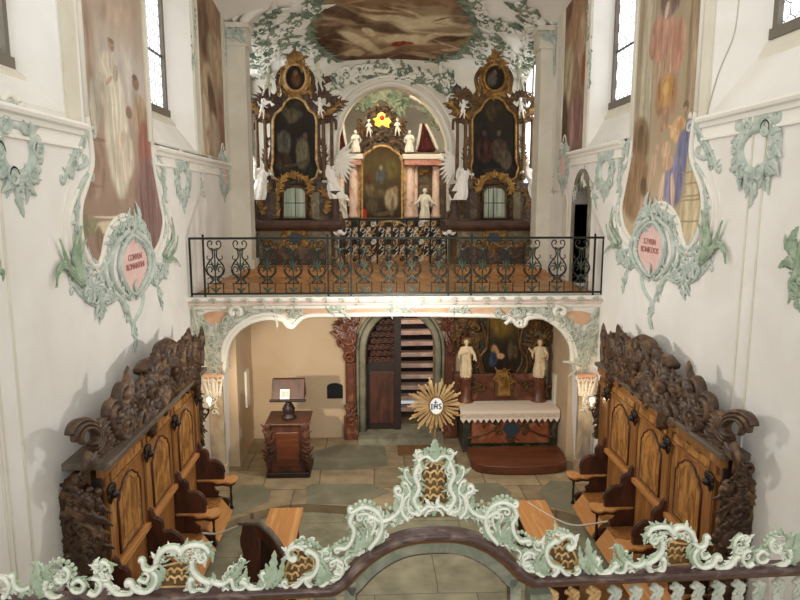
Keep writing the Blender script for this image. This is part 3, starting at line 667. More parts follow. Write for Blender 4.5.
# ---------------------------------------------------------------- wall frescoes and stucco cartouches
def pxpaint(fr, bx, bg, strokes, nu, nv, seed, **k):
    u0, u1, v0, v1 = bx; out = []
    for (x, y, rx, ry, rot, col, al, so) in strokes:
        c = fr.px(x, y); a = fr.px(x + rx, y); d = fr.px(x, y + ry)
        out.append(((c[0] - u0) / (u1 - u0), (c[1] - v0) / (v1 - v0), abs(a[0] - c[0]) / (u1 - u0), abs(d[1] - c[1]) / (v1 - v0), rot, col, al, so))
    return paint(nu, nv, (u1 - u0) / (v1 - v0), bg, out, seed, **k)
def fresco(fr, poly, bg, strokes, label, seed, off=.012, nu=190, nv=480, warp=.011, mott=9):
    bx = (min(p[0] for p in poly), max(p[0] for p in poly), min(p[1] for p in poly), max(p[1] for p in poly))
    img = pxpaint(fr, bx, bg, strokes, nu, nv, seed, warp=warp, mott=mott)
    img = np.clip(img * .84 + np.array([40, 37, 32]), 0, 255); img = img * .88 + img.mean(axis=2, keepdims=True) * .12
    return painting('wall_fresco', lambda u, v: fr.p(u, v, off), bx, poly, img, label=label, cat='fresco')
R_OUT = FRW.pxs([(702, 20), (697, 112), (692, 150), (697, 172), (703, 190), (704, 212), (700, 232), (693, 246), (686, 246), (681, 232), (675, 216), (662, 207), (650, 212), (641, 222), (634, 238), (631, 238), (625, 227), (622, 210), (625, 192), (631, 160), (633, 140), (637, 20)])
R_OUT = [(R_OUT[1][0], 8.9)] + [(R_OUT[1][0], 6.2)] + R_OUT[1:-1] + [(R_OUT[-2][0], 6.2), (R_OUT[-2][0], 8.9)]
mpL = lambda pts: [((a - 8.88) * 1.06 + 8.41, z - .15) for a, z in pts]
idR = lambda pts: pts
lowR = R_OUT[:3] + spline(R_OUT[3:-3], 4) + R_OUT[-3:]
def robe(cx, y0, y1, w0, w1, col, n=7, lean=0, seed=1):
    """a draped figure: long narrow overlapping brush strokes, lighter and darker"""
    w0, w1 = w0 * 1.22, w1 * 1.22; rd = random.Random(seed); out = [(cx + lean * .5, (y0 + y1) / 2, (w0 + w1) / 2, (y1 - y0) / 2, 0, col, .95, .3)]
    for k in range(n):
        f = (k + .5) / n * 2 - 1; d = rd.uniform(-26, 22); t = rd.uniform(.35, .65); x = cx + f * (w0 + (w1 - w0) * t) * .8 + lean * t
        out.append((x, y0 + (y1 - y0) * t, rd.uniform(.7, 1.6), (y1 - y0) * rd.uniform(.2, .42), f * -5, tuple(max(0, min(255, c + d)) for c in col), .8, .5))
    return out
L_ST = [(120, 75, 26, 34, 0, (182, 174, 166), .8, .9), (84, 40, 8, 60, 0, (152, 126, 108), .8, .7), (112, 12, 22, 12, 10, (168, 142, 124), .6, .9), (80, 108, 7, 20, 0, (134, 102, 86), .95, .2), (88, 162, 17, 38, 0, (150, 118, 100), .95, .2), (89, 137, 17, 2.5, 0, (112, 86, 76), .8, .4), (86, 185, 18, 2, 0, (126, 98, 84), .7, .4)]
L_ST += robe(93, 76, 130, 3, 5, (168, 160, 144), 4, 0, 2) + robe(108, 52, 112, 7, 12, (198, 188, 168), 8, 0, 3) + robe(115, 80, 196, 7, 12, (206, 198, 176), 9, 4, 4)
L_ST += [(110, 44, 3.6, 6.5, 0, (168, 140, 118), 1, .3), (109.4, 39.5, 3.4, 2.6, 0, (132, 108, 90), .8, .4), (111, 47, 1.2, 2.4, 0, (140, 112, 94), .8, .4), (108, 80, 4.5, 2.6, 30, (178, 148, 126), .9, .4), (103, 66, 3, 9, 20, (214, 204, 186), .8, .4), (115, 72, 2.5, 9, -25, (164, 150, 130), .8, .4)]
L_ST += robe(125, 130, 180, 6, 10, (200, 186, 166), 6, -2, 5) + [(128, 112, 3.2, 6, 0, (134, 106, 88), .95, .35), (122, 136, 3, 6, 40, (190, 166, 142), .8, .4)]
L_ST += robe(140, 98, 140, 5, 7, (168, 142, 112), 5, 1, 6) + robe(144, 122, 186, 4, 7, (150, 90, 78), 5, 2, 7) + [(135, 85, 3.2, 7, 0, (128, 98, 80), 1, .35), (134, 79, 2.6, 3, 0, (96, 72, 58), .8, .4)]
L_ST += robe(148, 160, 262, 8, 14, (124, 90, 86), 10, 2, 8) + [(116, 226, 22, 7, 0, (206, 188, 152), .9, .3), (116, 216, 22, 1.2, 0, (226, 210, 180), .8, .4)]
for k in range(9): L_ST.append((88 + 6 * math.cos(k * .7), 228 - 3 + 5 * math.sin(k * 1.3), 1.4, 8, -50 + k * 14, (110 + 8 * (k % 3), 116 + 8 * (k % 3), 86), .8, .5))
L_ST += [(98, 240, 4, 14, 0, (116, 90, 72), .8, .5), (126, 200, 10, 3, 0, (150, 124, 100), .7, .5)]
fresco(FL, mpL(lowR), [(0, (140, 112, 96)), (.25, (152, 124, 104)), (.5, (178, 162, 148)), (.7, (164, 142, 124)), (1, (144, 118, 102))], L_ST,
    'tall fresco of a white-robed saint and two kneeling figures on the left wall', 11)
R_ST = [(648, 70, 8, 120, 0, (174, 164, 138), .9, .4), (641, 70, 1.5, 120, 0, (140, 126, 100), .8, .5), (654, 70, 1.2, 120, 0, (140, 126, 100), .8, .5), (694, 70, 7, 120, 0, (154, 130, 100), .9, .4), (690, 60, 1.5, 120, 0, (126, 104, 78), .8, .5)]
R_ST += robe(668, 24, 92, 10, 15, (170, 136, 108), 12, 0, 12) + robe(664, 14, 60, 12, 8, (168, 118, 96), 9, -3, 13) + robe(678, 18, 70, 5, 7, (178, 126, 102), 6, 2, 14) + robe(655, 34, 60, 2, 4, (150, 100, 80), 4, -3, 15) + robe(672, -20, 16, 10, 8, (116, 90, 82), 7, 0, 16)
R_ST += [(668, 9, 2, 9, 25, (196, 176, 152), .8, .4)]
R_ST += robe(667, 74, 118, 11, 8, (158, 112, 80), 9, 0, 17) + robe(667, 74, 106, 6, 8, (182, 132, 70), 7, 0, 18) + [(667, 88, 3, 7, 0, (204, 154, 84), .85, .5), (660, 90, 1, 12, -8, (132, 88, 56), .8, .5), (674, 90, 1, 12, 8, (132, 88, 56), .8, .5)] + robe(665, 108, 130, 6, 3, (164, 126, 96), 5, 0, 19)
R_ST += robe(640, 118, 168, 7, 9, (120, 94, 64), 7, 0, 20) + robe(636, 150, 222, 9, 13, (138, 104, 72), 9, 0, 21) + [(644, 186, 3, 10, 0, (80, 58, 42), .85, .5), (642, 130, 3, 5, 0, (98, 72, 50), .8, .5)] + robe(646, 196, 236, 6, 7, (160, 124, 100), 5, 0, 22)
R_ST += robe(681, 116, 142, 5, 9, (202, 154, 102), 6, -3, 23) + [(687, 105, 3, 5.5, 0, (106, 78, 56), 1, .35), (686, 108, 2, 3, 0, (176, 136, 104), .8, .4), (691, 116, 2, 4.5, 0, (232, 222, 204), .95, .35), (674, 128, 6, 2, 20, (206, 160, 116), .85, .4)]
R_ST += robe(685, 130, 176, 4, 7, (98, 102, 140), 7, -4, 24) + robe(677, 156, 208, 5, 11, (116, 114, 154), 10, -5, 25) + robe(689, 118, 150, 2, 4, (92, 96, 132), 4, 0, 26)
R_ST += [(667, 150, 4, 9, 10, (206, 166, 130), .9, .4), (669, 162, 5, 8, 0, (196, 154, 118), .9, .4), (662, 190, 2.4, 18, 12, (212, 176, 146), .95, .35), (673, 190, 2.2, 18, -10, (212, 176, 146), .95, .35), (659, 146, 2.5, 4, 0, (190, 150, 120), .9, .4), (655, 165, 3, 14, 8, (194, 160, 130), .85, .4), (651, 178, 3, 14, 5, (184, 152, 124), .8, .4)]
R_ST += [(693, 172, 7, 34, 0, (190, 168, 128), .95, .25), (691, 216, 12, 28, 0, (198, 178, 138), .95, .25), (703, 182, 3.5, 22, 0, (96, 68, 54), .95, .3)] + [(692, y, 13, .9, 0, (146, 122, 88), .85, .4) for y in (172, 184, 197, 201, 222)]
fresco(FRW, lowR, [(0, (186, 164, 128)), (.2, (168, 142, 110)), (.5, (152, 134, 104)), (.8, (160, 142, 114)), (1, (144, 116, 96))], R_ST,
    'tall fresco of a blue and orange draped figure under a hanging pink drapery, right wall', 12)
def up_fresco(fr, a0, a1, z0, strokes, bg, label, seed):
    f = fresco(fr, [(a0, z0), (a1, z0), (a1, 8.9), (a0, 8.9)], bg, strokes, label, seed, nu=90, nv=240)
    b = MB(); b.stroke(fr, [(a0, 8.9), (a0, z0), (a1, z0), (a1, 8.9)], .035, h=.7, raw=True, n=6); b.build('frame', 'pilaster_white', f, label='plain white frame')
up_fresco(FL, 12.25, 14.1, 5.62, [(205, 30, 10, 30, 0, (96, 66, 46), .95, .5), (210, 10, 4, 30, 20, (150, 112, 82), .9, .5), (216, 60, 8, 26, -15, (168, 142, 108), .95, .4), (206, 80, 6, 16, 30, (180, 156, 124), .9, .4), (204, 112, 5, 18, -10, (196, 176, 146), .9, .4), (212, 105, 3, 30, 25, (92, 62, 46), .9, .5), (222, 125, 4, 30, 0, (138, 92, 78), .95, .4), (214, 135, 5, 22, 15, (176, 152, 128), .9, .4), (203, 145, 6, 20, 0, (188, 164, 136), .9, .5), (225, 90, 3, 20, -10, (90, 70, 52), .9, .4)],
    [(0, (140, 110, 84)), (.5, (150, 126, 96)), (1, (120, 90, 64))], 'narrow fresco of tumbling brown and cream figures beside the left pilaster', 13)
up_fresco(FRW, 12.25, 13.7, 5.62, [(575, 20, 9, 30, 0, (150, 110, 78), .9, .5), (569, 8, 4, 22, 25, (92, 62, 44), .9, .4), (582, 40, 4, 26, 10, (176, 140, 108), .9, .5), (568, 80, 5, 36, 10, (176, 158, 122), .9, .4), (577, 90, 3, 36, -10, (132, 104, 74), .9, .4), (578, 120, 6, 26, 0, (128, 84, 82), .95, .4), (572, 128, 2, 26, 0, (164, 120, 112), .9, .4), (564, 125, 4, 30, 0, (70, 50, 36), .9, .5), (584, 70, 2, 18, 0, (130, 62, 44), .8, .5)],
    [(0, (96, 72, 50)), (.5, (150, 126, 94)), (1, (130, 98, 70))], 'narrow fresco of a mauve-robed figure beside the right pilaster', 14)

def big_cartouche(fr, mp, lab, txt, sy):
    root = thing('fresco_cartouche', fr.p(*mp([(8.9, 3.0)])[0]), 'large green and cream stucco cartouche with a pink tablet beneath the %s fresco' % lab, 'cartouche', 'cartouches under the big frescoes')
    Q = lambda pts: mp(FRW.pxs(pts))
    b = MB(); lo = mp(spline(R_OUT[2:-2], 4)); b.stroke(fr, lo, .035, h=.9, w=.01, raw=True); 
    top = mp([R_OUT[0], R_OUT[2]]); b.stroke(fr, top, .04, raw=True); top = mp([R_OUT[-1], R_OUT[-3]]); b.stroke(fr, top, .04, raw=True)
    b.stroke(fr, Q([(705, 178), (713, 200), (713, 222), (708, 240)]), .028); b.stroke(fr, Q([(712, 168), (719, 195), (720, 220), (714, 238), (704, 250)]), .02); b.stroke(fr, Q([(616, 190), (613, 212), (617, 236)]), .02)
    b.stroke(fr, Q([(686, 252), (694, 253), (702, 240), (707, 222)]), .028); b.stroke(fr, Q([(632, 246), (624, 240), (618, 222), (619, 205)]), .028)
    b.stroke(fr, Q([(637, 244), (636, 226), (646, 212), (660, 203), (672, 208), (680, 222), (684, 240), (690, 252)]), .035)
    b.build('cream_moulding', 'stucco_cream', root)
    b = MB(); b.prism(fr, spline(Q([(655, 223), (663, 234), (665, 250), (661, 265), (653, 274), (644, 264), (640, 250), (643, 235)]), 3, True), .01, .03)
    b.build('pink_tablet', 'pink_plaster', root, label='pink painted tablet')
    b = MB(); P = Q([(655, 222), (664, 233), (667, 250), (662, 266), (653, 276), (643, 265), (638, 250), (642, 233)]); b.stroke(fr, P, .026, h=1.5, w=.03, closed=True); foliage(b, fr, P + P[:1], .085, 21, .5, w=.03)
    P = Q([(659, 218), (671, 230), (675, 252), (669, 268), (656, 280)]); b.stroke(fr, P, .045, .03, w=.01); P = Q([(651, 218), (638, 230), (632, 250), (638, 267), (650, 280)]); b.stroke(fr, P, .05, .03, w=.01)
    b.stroke(fr, Q([(645, 268), (643, 280), (646, 292), (652, 302), (653, 312), (650, 320), (651, 329)]), .042, .014); b.stroke(fr, Q([(664, 268), (662, 282), (657, 294), (654, 304), (654, 314)]), .042, .02)
    b.stroke(fr, Q([(661, 290), (665, 280), (672, 274), (679, 278), (683, 287), (688, 294)]), .045, .016, ca=(1, .05)); b.stroke(fr, Q([(682, 250), (686, 262), (695, 264), (703, 256), (708, 246)]), .03, .03, ca=(1, .06), cb=(1, .06)); b.stroke(fr, Q([(672, 262), (680, 273), (692, 276), (703, 268), (710, 256)]), .03, .02, cb=(1, .06)); b.stroke(fr, Q([(668, 278), (680, 284), (692, 282), (702, 274), (710, 264)]), .03, .02, cb=(1, .06))
    b.stroke(fr, Q([(637, 262), (630, 258), (624, 262), (618, 256)]), .03, .02, cb=(-1, .05)); b.stroke(fr, Q([(630, 250), (622, 250), (616, 243)]), .03, .02, cb=(-1, .06)); b.stroke(fr, Q([(630, 262), (627, 276), (622, 288)]), .02, .008)
    b.stroke(fr, Q([(644, 224), (640, 214), (648, 206), (656, 210), (660, 220)]), .03, .03, ca=(1, .05), cb=(1, .05)); b.stroke(fr, Q([(664, 226), (672, 218), (679, 226), (676, 238)]), .03, .02, cb=(-1, .05)); b.stroke(fr, Q([(672, 240), (679, 248), (680, 260), (674, 268)]), .03, .02)
    b.stroke(fr, Q([(692, 122), (700, 130), (706, 145), (706, 158), (698, 156)]), .03, .03, ca=(-1, .07), cb=(1, .06)); b.stroke(fr, Q([(696, 120), (706, 140), (715, 160), (717, 170)]), .03, .02, cb=(-1, .06)); b.stroke(fr, Q([(694, 163), (701, 172), (706, 184), (704, 196)]), .03, .03, ca=(-1, .06))
    b.stroke(fr, Q([(630, 140), (626, 152), (620, 160), (620, 172)]), .03, .03, ca=(1, .07)); b.stroke(fr, Q([(632, 158), (624, 170), (619, 184), (622, 196)]), .03, .03, ca=(-1, .06)); b.stroke(fr, Q([(707, 196), (706, 210), (704, 222)]), .03, .02); b.stroke(fr, Q([(620, 196), (618, 212), (621, 226)]), .03, .02)
    foliage(b, fr, Q([(651, 303), (651, 322)]), .12, 3, .5, ml=0); foliage(b, fr, Q([(676, 272), (690, 272), (704, 262)]), .24, 5, .36); foliage(b, fr, Q([(684, 252), (696, 250), (702, 244)]), .2, 6, .4)
    foliage(b, fr, Q([(634, 266), (624, 260), (616, 246)]), .22, 7, .4); foliage(b, fr, Q([(636, 236), (640, 220), (652, 210), (668, 212), (678, 228)]), .13, 8, .4, w=.03); foliage(b, fr, Q([(696, 122), (706, 140), (713, 164)]), .2, 9, .4); foliage(b, fr, Q([(630, 142), (622, 160), (620, 190)]), .16, 10, .4)
    foliage(b, fr, Q([(682, 282), (687, 292)]), .18, 12, .5); foliage(b, fr, Q([(706, 184), (707, 214)]), .13, 13, .6); foliage(b, fr, Q([(628, 272), (623, 286)]), .13, 14, .5); foliage(b, fr, Q([(662, 284), (657, 298)]), .1, 15, .6); foliage(b, fr, Q([(619, 196), (617, 232)]), .12, 16, .6)
    b.leaf(fr, Q([(650, 212), (648, 202), (651, 190)]), .07, .6, .02); b.leaf(fr, Q([(652, 215), (658, 204), (656, 196)]), .06, .6, .02)
    b.leaf(fr, Q([(652, 312), (649, 320), (651, 331)]), .03, .6); b.leaf(fr, Q([(652, 276), (654, 268), (651, 262)]), .03, .6, .05)
    b.build('rocaille_carving', 'stucco_green', root, label='pale green rocaille carving')
    b = MB()
    for pts, wd in (([(703, 262), (711, 238), (706, 210)], .09), ([(705, 258), (716, 246), (722, 232), (727, 220)], .045), ([(706, 258), (720, 244), (728, 252), (730, 264)], .06), ([(702, 264), (714, 252), (720, 240)], .05), ([(704, 256), (706, 236), (701, 222)], .05),
                    ([(622, 242), (613, 226), (616, 206)], .06), ([(620, 246), (611, 238), (609, 224)], .04), ([(622, 248), (612, 246), (607, 254)], .04)):
        b.leaf(fr, Q(pts), wd, .5, .02, 7, tipcurl=.04); b.stroke(fr, Q(pts), .012, .004, h=1, w=.045)
    b.build('palm_leaves', 'stucco_leaf', root, label='darker green palm leaves')
    cu = bpy.data.curves.new('t', 'FONT'); cu.body = txt; cu.size = .115; cu.extrude = .003; cu.align_x = 'CENTER'; cu.align_y = 'CENTER'
    to = bpy.data.objects.new('t', cu); COL.objects.link(to); bpy.context.view_layer.update()
    me = bpy.data.meshes.new_from_object(to.evaluated_get(bpy.context.evaluated_depsgraph_get())); bpy.data.objects.remove(to); me.materials.clear(); me.materials.append(MATS['letter_red'])
    c = Q([(652, 246)])[0]; t = bpy.data.objects.new('inscription', me); COL.objects.link(t); ux = V3((0, 1, 0)) if sy < 0 else V3((0, -1, 0))
    M = Matrix((ux, V3((0, 0, 1)), fr.W)).transposed().to_4x4(); M.translation = fr.p(c[0], c[1], .035); me.transform(M); t.parent = root; t.matrix_parent_inverse = Matrix.Translation(-root.location); t['label'] = 'red painted lettering'
big_cartouche(FL, mpL, 'left', 'CONVEN\nROMANTINI', -1); big_cartouche(FRW, idR, 'right', 'S.TVRIN\nBONIF.DOS', 1)

def oval_cartouche(fr, c, hw, hh, tail, crest, label, seed, grp, pink=False, mats=('stucco_green', 'stucco_cream')):
    """rocaille ring round an oval field, crest above and curling tail below; sizes in metres"""
    a, z = c; b = MB(); N = 22; s = hw / .28
    ring = [(a + hw * math.cos(t) * (1 + .05 * math.sin(3 * t)), z + hh * math.sin(t)) for t in [2 * PI * k / N for k in range(N)]]
    b.m = 0; b.stroke(fr, ring, .05 * s, h=.9, closed=True, raw=True); b.stroke(fr, [(a + (p - a) * 1.24, z + (q - z) * 1.17) for p, q in ring], .055 * s, h=.7, closed=True, raw=True)
    for k in range(18):
        t = 2 * PI * k / 18 + .1; rd = random.Random(seed * 50 + k); r0 = 1.12; ln = s * rd.uniform(.10, .2); d = (math.cos(t), math.sin(t)); e = rd.choice((-1, 1)) * .6
        p0 = (a + hw * r0 * d[0], z + hh * r0 * d[1]); p1 = (p0[0] + d[0] * ln * .5 - d[1] * ln * .2 * e, p0[1] + d[1] * ln * .5 + d[0] * ln * .2 * e); p2 = (p0[0] + d[0] * ln - d[1] * ln * .8 * e, p0[1] + d[1] * ln + d[0] * ln * .8 * e)
        b.leaf(fr, [p0, p1, p2], .055 * s, .6, .02, 4)
        if k % 3 == 0: b.ccurve(fr, p0[0], p0[1], .07 * s, rd.uniform(0, 360), rd.uniform(380, 560), .016 * s, w=.04)
    t0 = z - hh * 1.15
    b.leaf(fr, [(a, t0), (a - .02 * s, t0 - tail * .5), (a + .05 * s, t0 - tail)], .07 * s, .6, 0, 4); b.leaf(fr, [(a + .06 * s, t0), (a + .13 * s, t0 - tail * .3), (a + .1 * s, t0 - tail * .66)], .055 * s, .6, 0, 4); b.leaf(fr, [(a - .06 * s, t0), (a - .16 * s, t0 - tail * .25), (a - .2 * s, t0 - tail * .5)], .055 * s, .6, 0, 4)
    foliage(b, fr, [(a - hw * .9, t0 + .03), (a, t0 - .05), (a + hw * .9, t0 + .03)], .15 * s, seed, .4); foliage(b, fr, [(a - hw, z + hh * 1.1), (a, z + hh * 1.3), (a + hw, z + hh * 1.1)], .17 * s, seed + 1, .38)
    b.stroke(fr, [(a - hw * 1.0, z + hh * 1.15), (a - hw * .5, z + hh * 1.3 + crest * .4), (a, z + hh * 1.25), (a + hw * .5, z + hh * 1.3 + crest * .4), (a + hw, z + hh * 1.15)], .05 * s, h=.8, ca=(-1, .06 * s), cb=(1, .06 * s))
    b.m = 1; b.stroke(fr, [(a - .05 * s, z + hh * 1.2), (a - .14 * s, z + hh * 1.2 + crest * .6), (a - .02 * s, z + hh * 1.2 + crest), (a + .08 * s, z + hh * 1.2 + crest * .8)], .028 * s, cb=(-1, .04 * s)); b.ccurve(fr, a + .12 * s, z + hh * 1.25 + crest * .2, .08 * s, 0, 200, .02 * s, w=.03); b.m = 0
    if pink: b.m = 2; b.prism(fr, ring, 0, .03)
    b.build('stucco_cartouche', list(mats) + ['pink_plaster'], label=label, cat='cartouche', group=grp)
g = 'open oval stucco cartouches on the side walls'
c1 = FL.px(15, 150); c2 = FRW.px(757, 150)
oval_cartouche(FL, c1, .29, .22, .34, .2, 'pale green open oval stucco cartouche nearest the camera on the left wall', 1, g)
oval_cartouche(FRW, c2, .29, .22, .34, .2, 'pale green open oval stucco cartouche nearest the camera on the right wall', 2, g)
oval_cartouche(FL, FL.px(182, 180), .28, .22, .3, .2, 'small open oval stucco cartouche between the two left wall frescoes', 3, g)
oval_cartouche(FRW, FRW.px(606, 171), .28, .22, .3, .2, 'small open oval stucco cartouche above the stone doorway side of the right wall', 4, g)
oval_cartouche(FL, FL.px(223, 174), .28, .26, .3, .3, 'small cartouche with a pink field below the narrow left fresco', 5, 'pink cartouches below the narrow frescoes', True)
oval_cartouche(FRW, FRW.px(564, 166), .26, .26, .34, .3, 'small cartouche with a pink field below the narrow right fresco', 6, 'pink cartouches below the narrow frescoes', True)
def wall_foliage(fr, paths, label, seed, size=.2, mats=('stucco_green', 'stucco_cream'), cat='stucco decoration', name='stucco_garland', grp=None, step=.4):
    root = thing(name, fr.p(*fr.px(*paths[0][0])), label, cat, grp)
    for k, q in enumerate(paths): b = MB(); foliage(b, fr, fr.pxs(q), size, seed + k, step, ml=0, ms=1); b.build('leaf_spray', list(mats), root)
    return root
wall_foliage(FL, [[(201, 164), (202, 190)], [(208, 160), (214, 166)]], 'hanging green stucco drop beside the narrow left fresco', 80, .16)
wall_foliage(FL, [[(232, 168), (233, 195)], [(226, 165), (236, 172)]], 'green stucco drop left of the left pilaster, below the pink field', 84, .16)
wall_foliage(FRW, [[(585, 160), (583, 178), (588, 182)], [(590, 178), (596, 200)], [(578, 182), (574, 200)]], 'green stucco sprays around the head of the stone doorway', 88, .16)
wall_foliage(FRW, [[(556, 172), (553, 190)]], 'green stucco drop beside the pink field near the right pilaster', 92, .16)
# leaf at the right picture edge
b = MB(); q = FRW.pxs; b.leaf(FRW, q([(800, 262), (793, 240), (799, 226)]), .08, .5, 0, 6); b.leaf(FRW, q([(800, 268), (788, 262), (778, 268)]), .07, .5, 0, 6); b.leaf(FRW, q([(800, 258), (788, 246), (785, 234)]), .06, .5, 0, 6); b.stroke(FRW, q([(806, 240), (799, 270), (792, 284), (800, 292)]), .05, .03); foliage(b, FRW, q([(806, 275), (795, 285), (800, 300)]), .16, 4)
b.build('stucco_spray', 'stucco_leaf', label='green stucco palm spray at the right edge of the photo', cat='stucco decoration')
b = MB(); q = FL.pxs; b.leaf(FL, q([(-6, 268), (2, 272), (3, 282)]), .04, .5, 0, 4); b.leaf(FL, q([(-16, 250), (-4, 258), (2, 276)]), .05, .5, 0, 5); b.build('stucco_spray', 'stucco_leaf', label='tip of a green stucco leaf at the left edge of the photo', cat='stucco decoration')
# string of small stucco drops on the upper piers
for fr, xs, lab in ((FL, (193, 0, 60), 'left'), (FRW, (590, 0, 80), 'right')):
    b = MB(); foliage(b, fr, fr.pxs([(xs[0], xs[1]), (xs[0], xs[2])]), .2, 7, .5); b.build('stucco_drop', 'stucco_leaf', label='green leafy strip beside the narrow %s fresco' % lab, cat='stucco decoration')
for fr, xs, lab in ((FL, (224, 2, 60), 'left'), (FRW, (556, 5, 75), 'right')):
    b = MB(); foliage(b, fr, fr.pxs([(xs[0], xs[1]), (xs[0], (xs[1] + xs[2]) // 2)]), .22, 9, .45, w=.03)
    for k in range(5): p = fr.px(xs[0], (xs[1] + xs[2]) // 2 + 5 + k * 7); b.leaf(fr, [(p[0], p[1] + .08), (p[0] + .02, p[1]), (p[0], p[1] - .08)], .05, .6, .03)
    b.build('stucco_drop', 'stucco_green', label='string of stucco husks on the %s wall above the gallery' % lab, cat='stucco decoration')
# gallery front leaves
gr = thing('gallery_moulding', (.37, YG - .15, 3.0), 'cream gallery front moulding with small green leaf swags', 'moulding')
for k in range(26):
    b = MB(); x = XL + .16 + k * .27
    b.leaf(Fr((x, YG - .18, 3.145), (1, 0, 0), (0, 0, 1)), [(-.07, 0), (0, .02), (.07, .0)], .022, .6)
    b.leaf(Fr((x, YG - .178, 3.145), (1, 0, 0), (0, 0, 1)), [(.0, .01), (0.02, -.03), (.0, -.06)], .022, .6)
    if k % 2 == 0: foliage(b, Fr((x, YG - .13, 3.1), (1, 0, 0), (0, 0, 1)), [(0, .01), (0, -.06)], .07, k, .5)
    b.build('leaf_swag', 'stucco_grey_green', gr)
for s, lab, P in ((0, 'left', lambda pts: pts), (1, 'right', lambda pts: [(795 - x, y) for x, y in pts])):
    b = MB(); Q = lambda pts: fg.pxs(P(pts)); b.m = 1
    b.stroke(fg, Q([(223, 362), (224, 345), (234, 329), (250, 318), (266, 314), (280, 316), (290, 324)]), .05, .035, w=.01); b.m = 0
    foliage(b, fg, Q([(200, 320), (206, 340), (214, 360), (214, 372)]), .24, 31 + s, .3, w=.01); foliage(b, fg, Q([(212, 350), (224, 330), (240, 316), (262, 310), (282, 310)]), .22, 35 + s, .3, w=.01); foliage(b, fg, Q([(194, 306), (200, 326), (208, 350)]), .2, 38 + s, .35, w=.01)
    foliage(b, fg, Q([(232, 312), (252, 308)]), .22, 41 + s, .4, w=.03); foliage(b, fg, Q([(288, 316), (300, 312)]), .14, 44 + s, .4, w=.03)
    b.stroke(fg, Q([(192, 300), (196, 320), (204, 345), (210, 368)]), .05, .03, w=.01); b.m = 1; b.ccurve(fg, *fg.px((289, 520)[s], 323), .05, 60, 300, .022, w=.03); b.ccurve(fg, *Q([(236, 311)])[0], .09, -20, 200, .04, w=.05)
    b.m = 2; b.prism(fg, spline(Q([(204, 314), (216, 311), (230, 313), (224, 320), (213, 325), (206, 321)]), 2, True), 0, .02)
    b.build('spandrel_stucco', ['stucco_grey_green', 'stucco_cream', 'peach_plaster'], label='green and cream leafy stucco in the %s corner of the gallery arch' % lab, cat='stucco decoration', group='gallery arch corners')
for x0, x1, w2 in ((328, 347, 'left'), (386, 410, 'middle'), (450, 468, 'right')):
    b = MB(); foliage(b, fg, fg.pxs([(x0, 310), ((x0 + x1) / 2, 308), (x1, 310)]), .16, x0, .3, w=.03); b.build('lintel_stucco', 'stucco_grey_green', label='small grey-green stucco sprig at the %s of the gallery lintel' % w2, cat='stucco decoration')

b = MB(); b.tube(spline([on(0, 741, -30, 3.8), on(0, 738, 10, 3.8), on(0, 733, 38, 3.78), on(0, 718, 75, 3.76), on(0, 706, 118, 3.84)], 5), .008, 6); b.build('cord', 'rope', label='thin pale cord hanging from the window at the upper right', cat='cord')
# ---------------------------------------------------------------- the screen in the foreground
SA, SB = on(2, 30, 598, 2.4), on(2, 800, 564, 2.4); sd = (SB - SA); sd.z = 0
FS = Fr((SA.x, SA.y, 0), sd, (0, 0, 1)); SX = FS.px; SQ = FS.pxs
uc, _ = SX(434, 520)
scr = thing('choir_screen', FS.p(uc, 0), 'painted screen with purple marble rail and pale green scrollwork crest in the foreground', 'screen')
ZR = SX(433, 590)[1]
mir = lambda pts: [(2 * uc - u, v) for u, v in pts]
# rail: centre line of the arch (left half traced, mirrored)
half = SQ([(332, 589), (345, 580), (358, 566), (374, 553), (392, 543), (412, 537), (434, 535)])
zr = half[0][1]; U0, U1 = -.75, SX(800, 570)[0] + .9
arcl = spline(half, 4); full = [(U0, zr), (half[0][0] - .09, zr)] + arcl + mir(arcl)[::-1][1:] + [(2 * uc - half[0][0] + .09, zr), (U1, zr)]
def sweep(path, prof, name, m, par, flat=False, **k):
    """profile (offset along in-plane normal, depth towards the viewer) carried along a plane path"""
    rings = []; N = len(path)
    for i in range(N):
        a, c = path[max(0, i - 1)], path[min(N - 1, i + 1)]; t = V3((c[0] - a[0], c[1] - a[1], 0)).normalized(); nx, ny = -t.y, t.x
        rings.append([FS.p(path[i][0] + nx * o, path[i][1] + ny * o, w_) for o, w_ in prof])
    b = MB(); b.loft(rings, smooth=False); return b.build(name, m, par, **k)
sweep(full, [(.026, -.07), (.026, .045), (.016, .056), (-.006, .056), (-.012, .045), (-.012, -.07)], 'rail', 'purple_marble', scr, bev=.004)
sweep(full, [(-.012, .042), (-.026, .034), (-.03, .024), (-.045, .018), (-.045, -.06), (-.012, -.06)], 'lower_moulding', 'brown_moulding', scr)
inner = arcl[2:] + mir(arcl[2:])[::-1][1:]
sweep([(half[0][0] + .02, zr - .35)] + inner + [(2 * uc - half[0][0] - .02, zr - .35)], [(-.045, .010), (-.115, .010), (-.115, -.05), (-.045, -.05)], 'arch_band', 'grey_marble', scr)
sweep([(half[0][0] + .02, zr - .35)] + inner + [(2 * uc - half[0][0] - .02, zr - .35)], [(-.115, .008), (-.126, .008), (-.126, -.045), (-.115, -.045)], 'arch_bead', 'purple_marble', scr)
b = MB(); b.box(0, 0, 0, 0, 0, 0); b = MB()
for u in (half[0][0] - .05, 2 * uc - half[0][0] + .05):
    q = MB(); q.prism(FS, [(u - .07, 0), (u + .07, 0), (u + .07, zr - .08), (u - .07, zr - .08)], -.1, .04); q.build('post', 'grey_marble', scr)
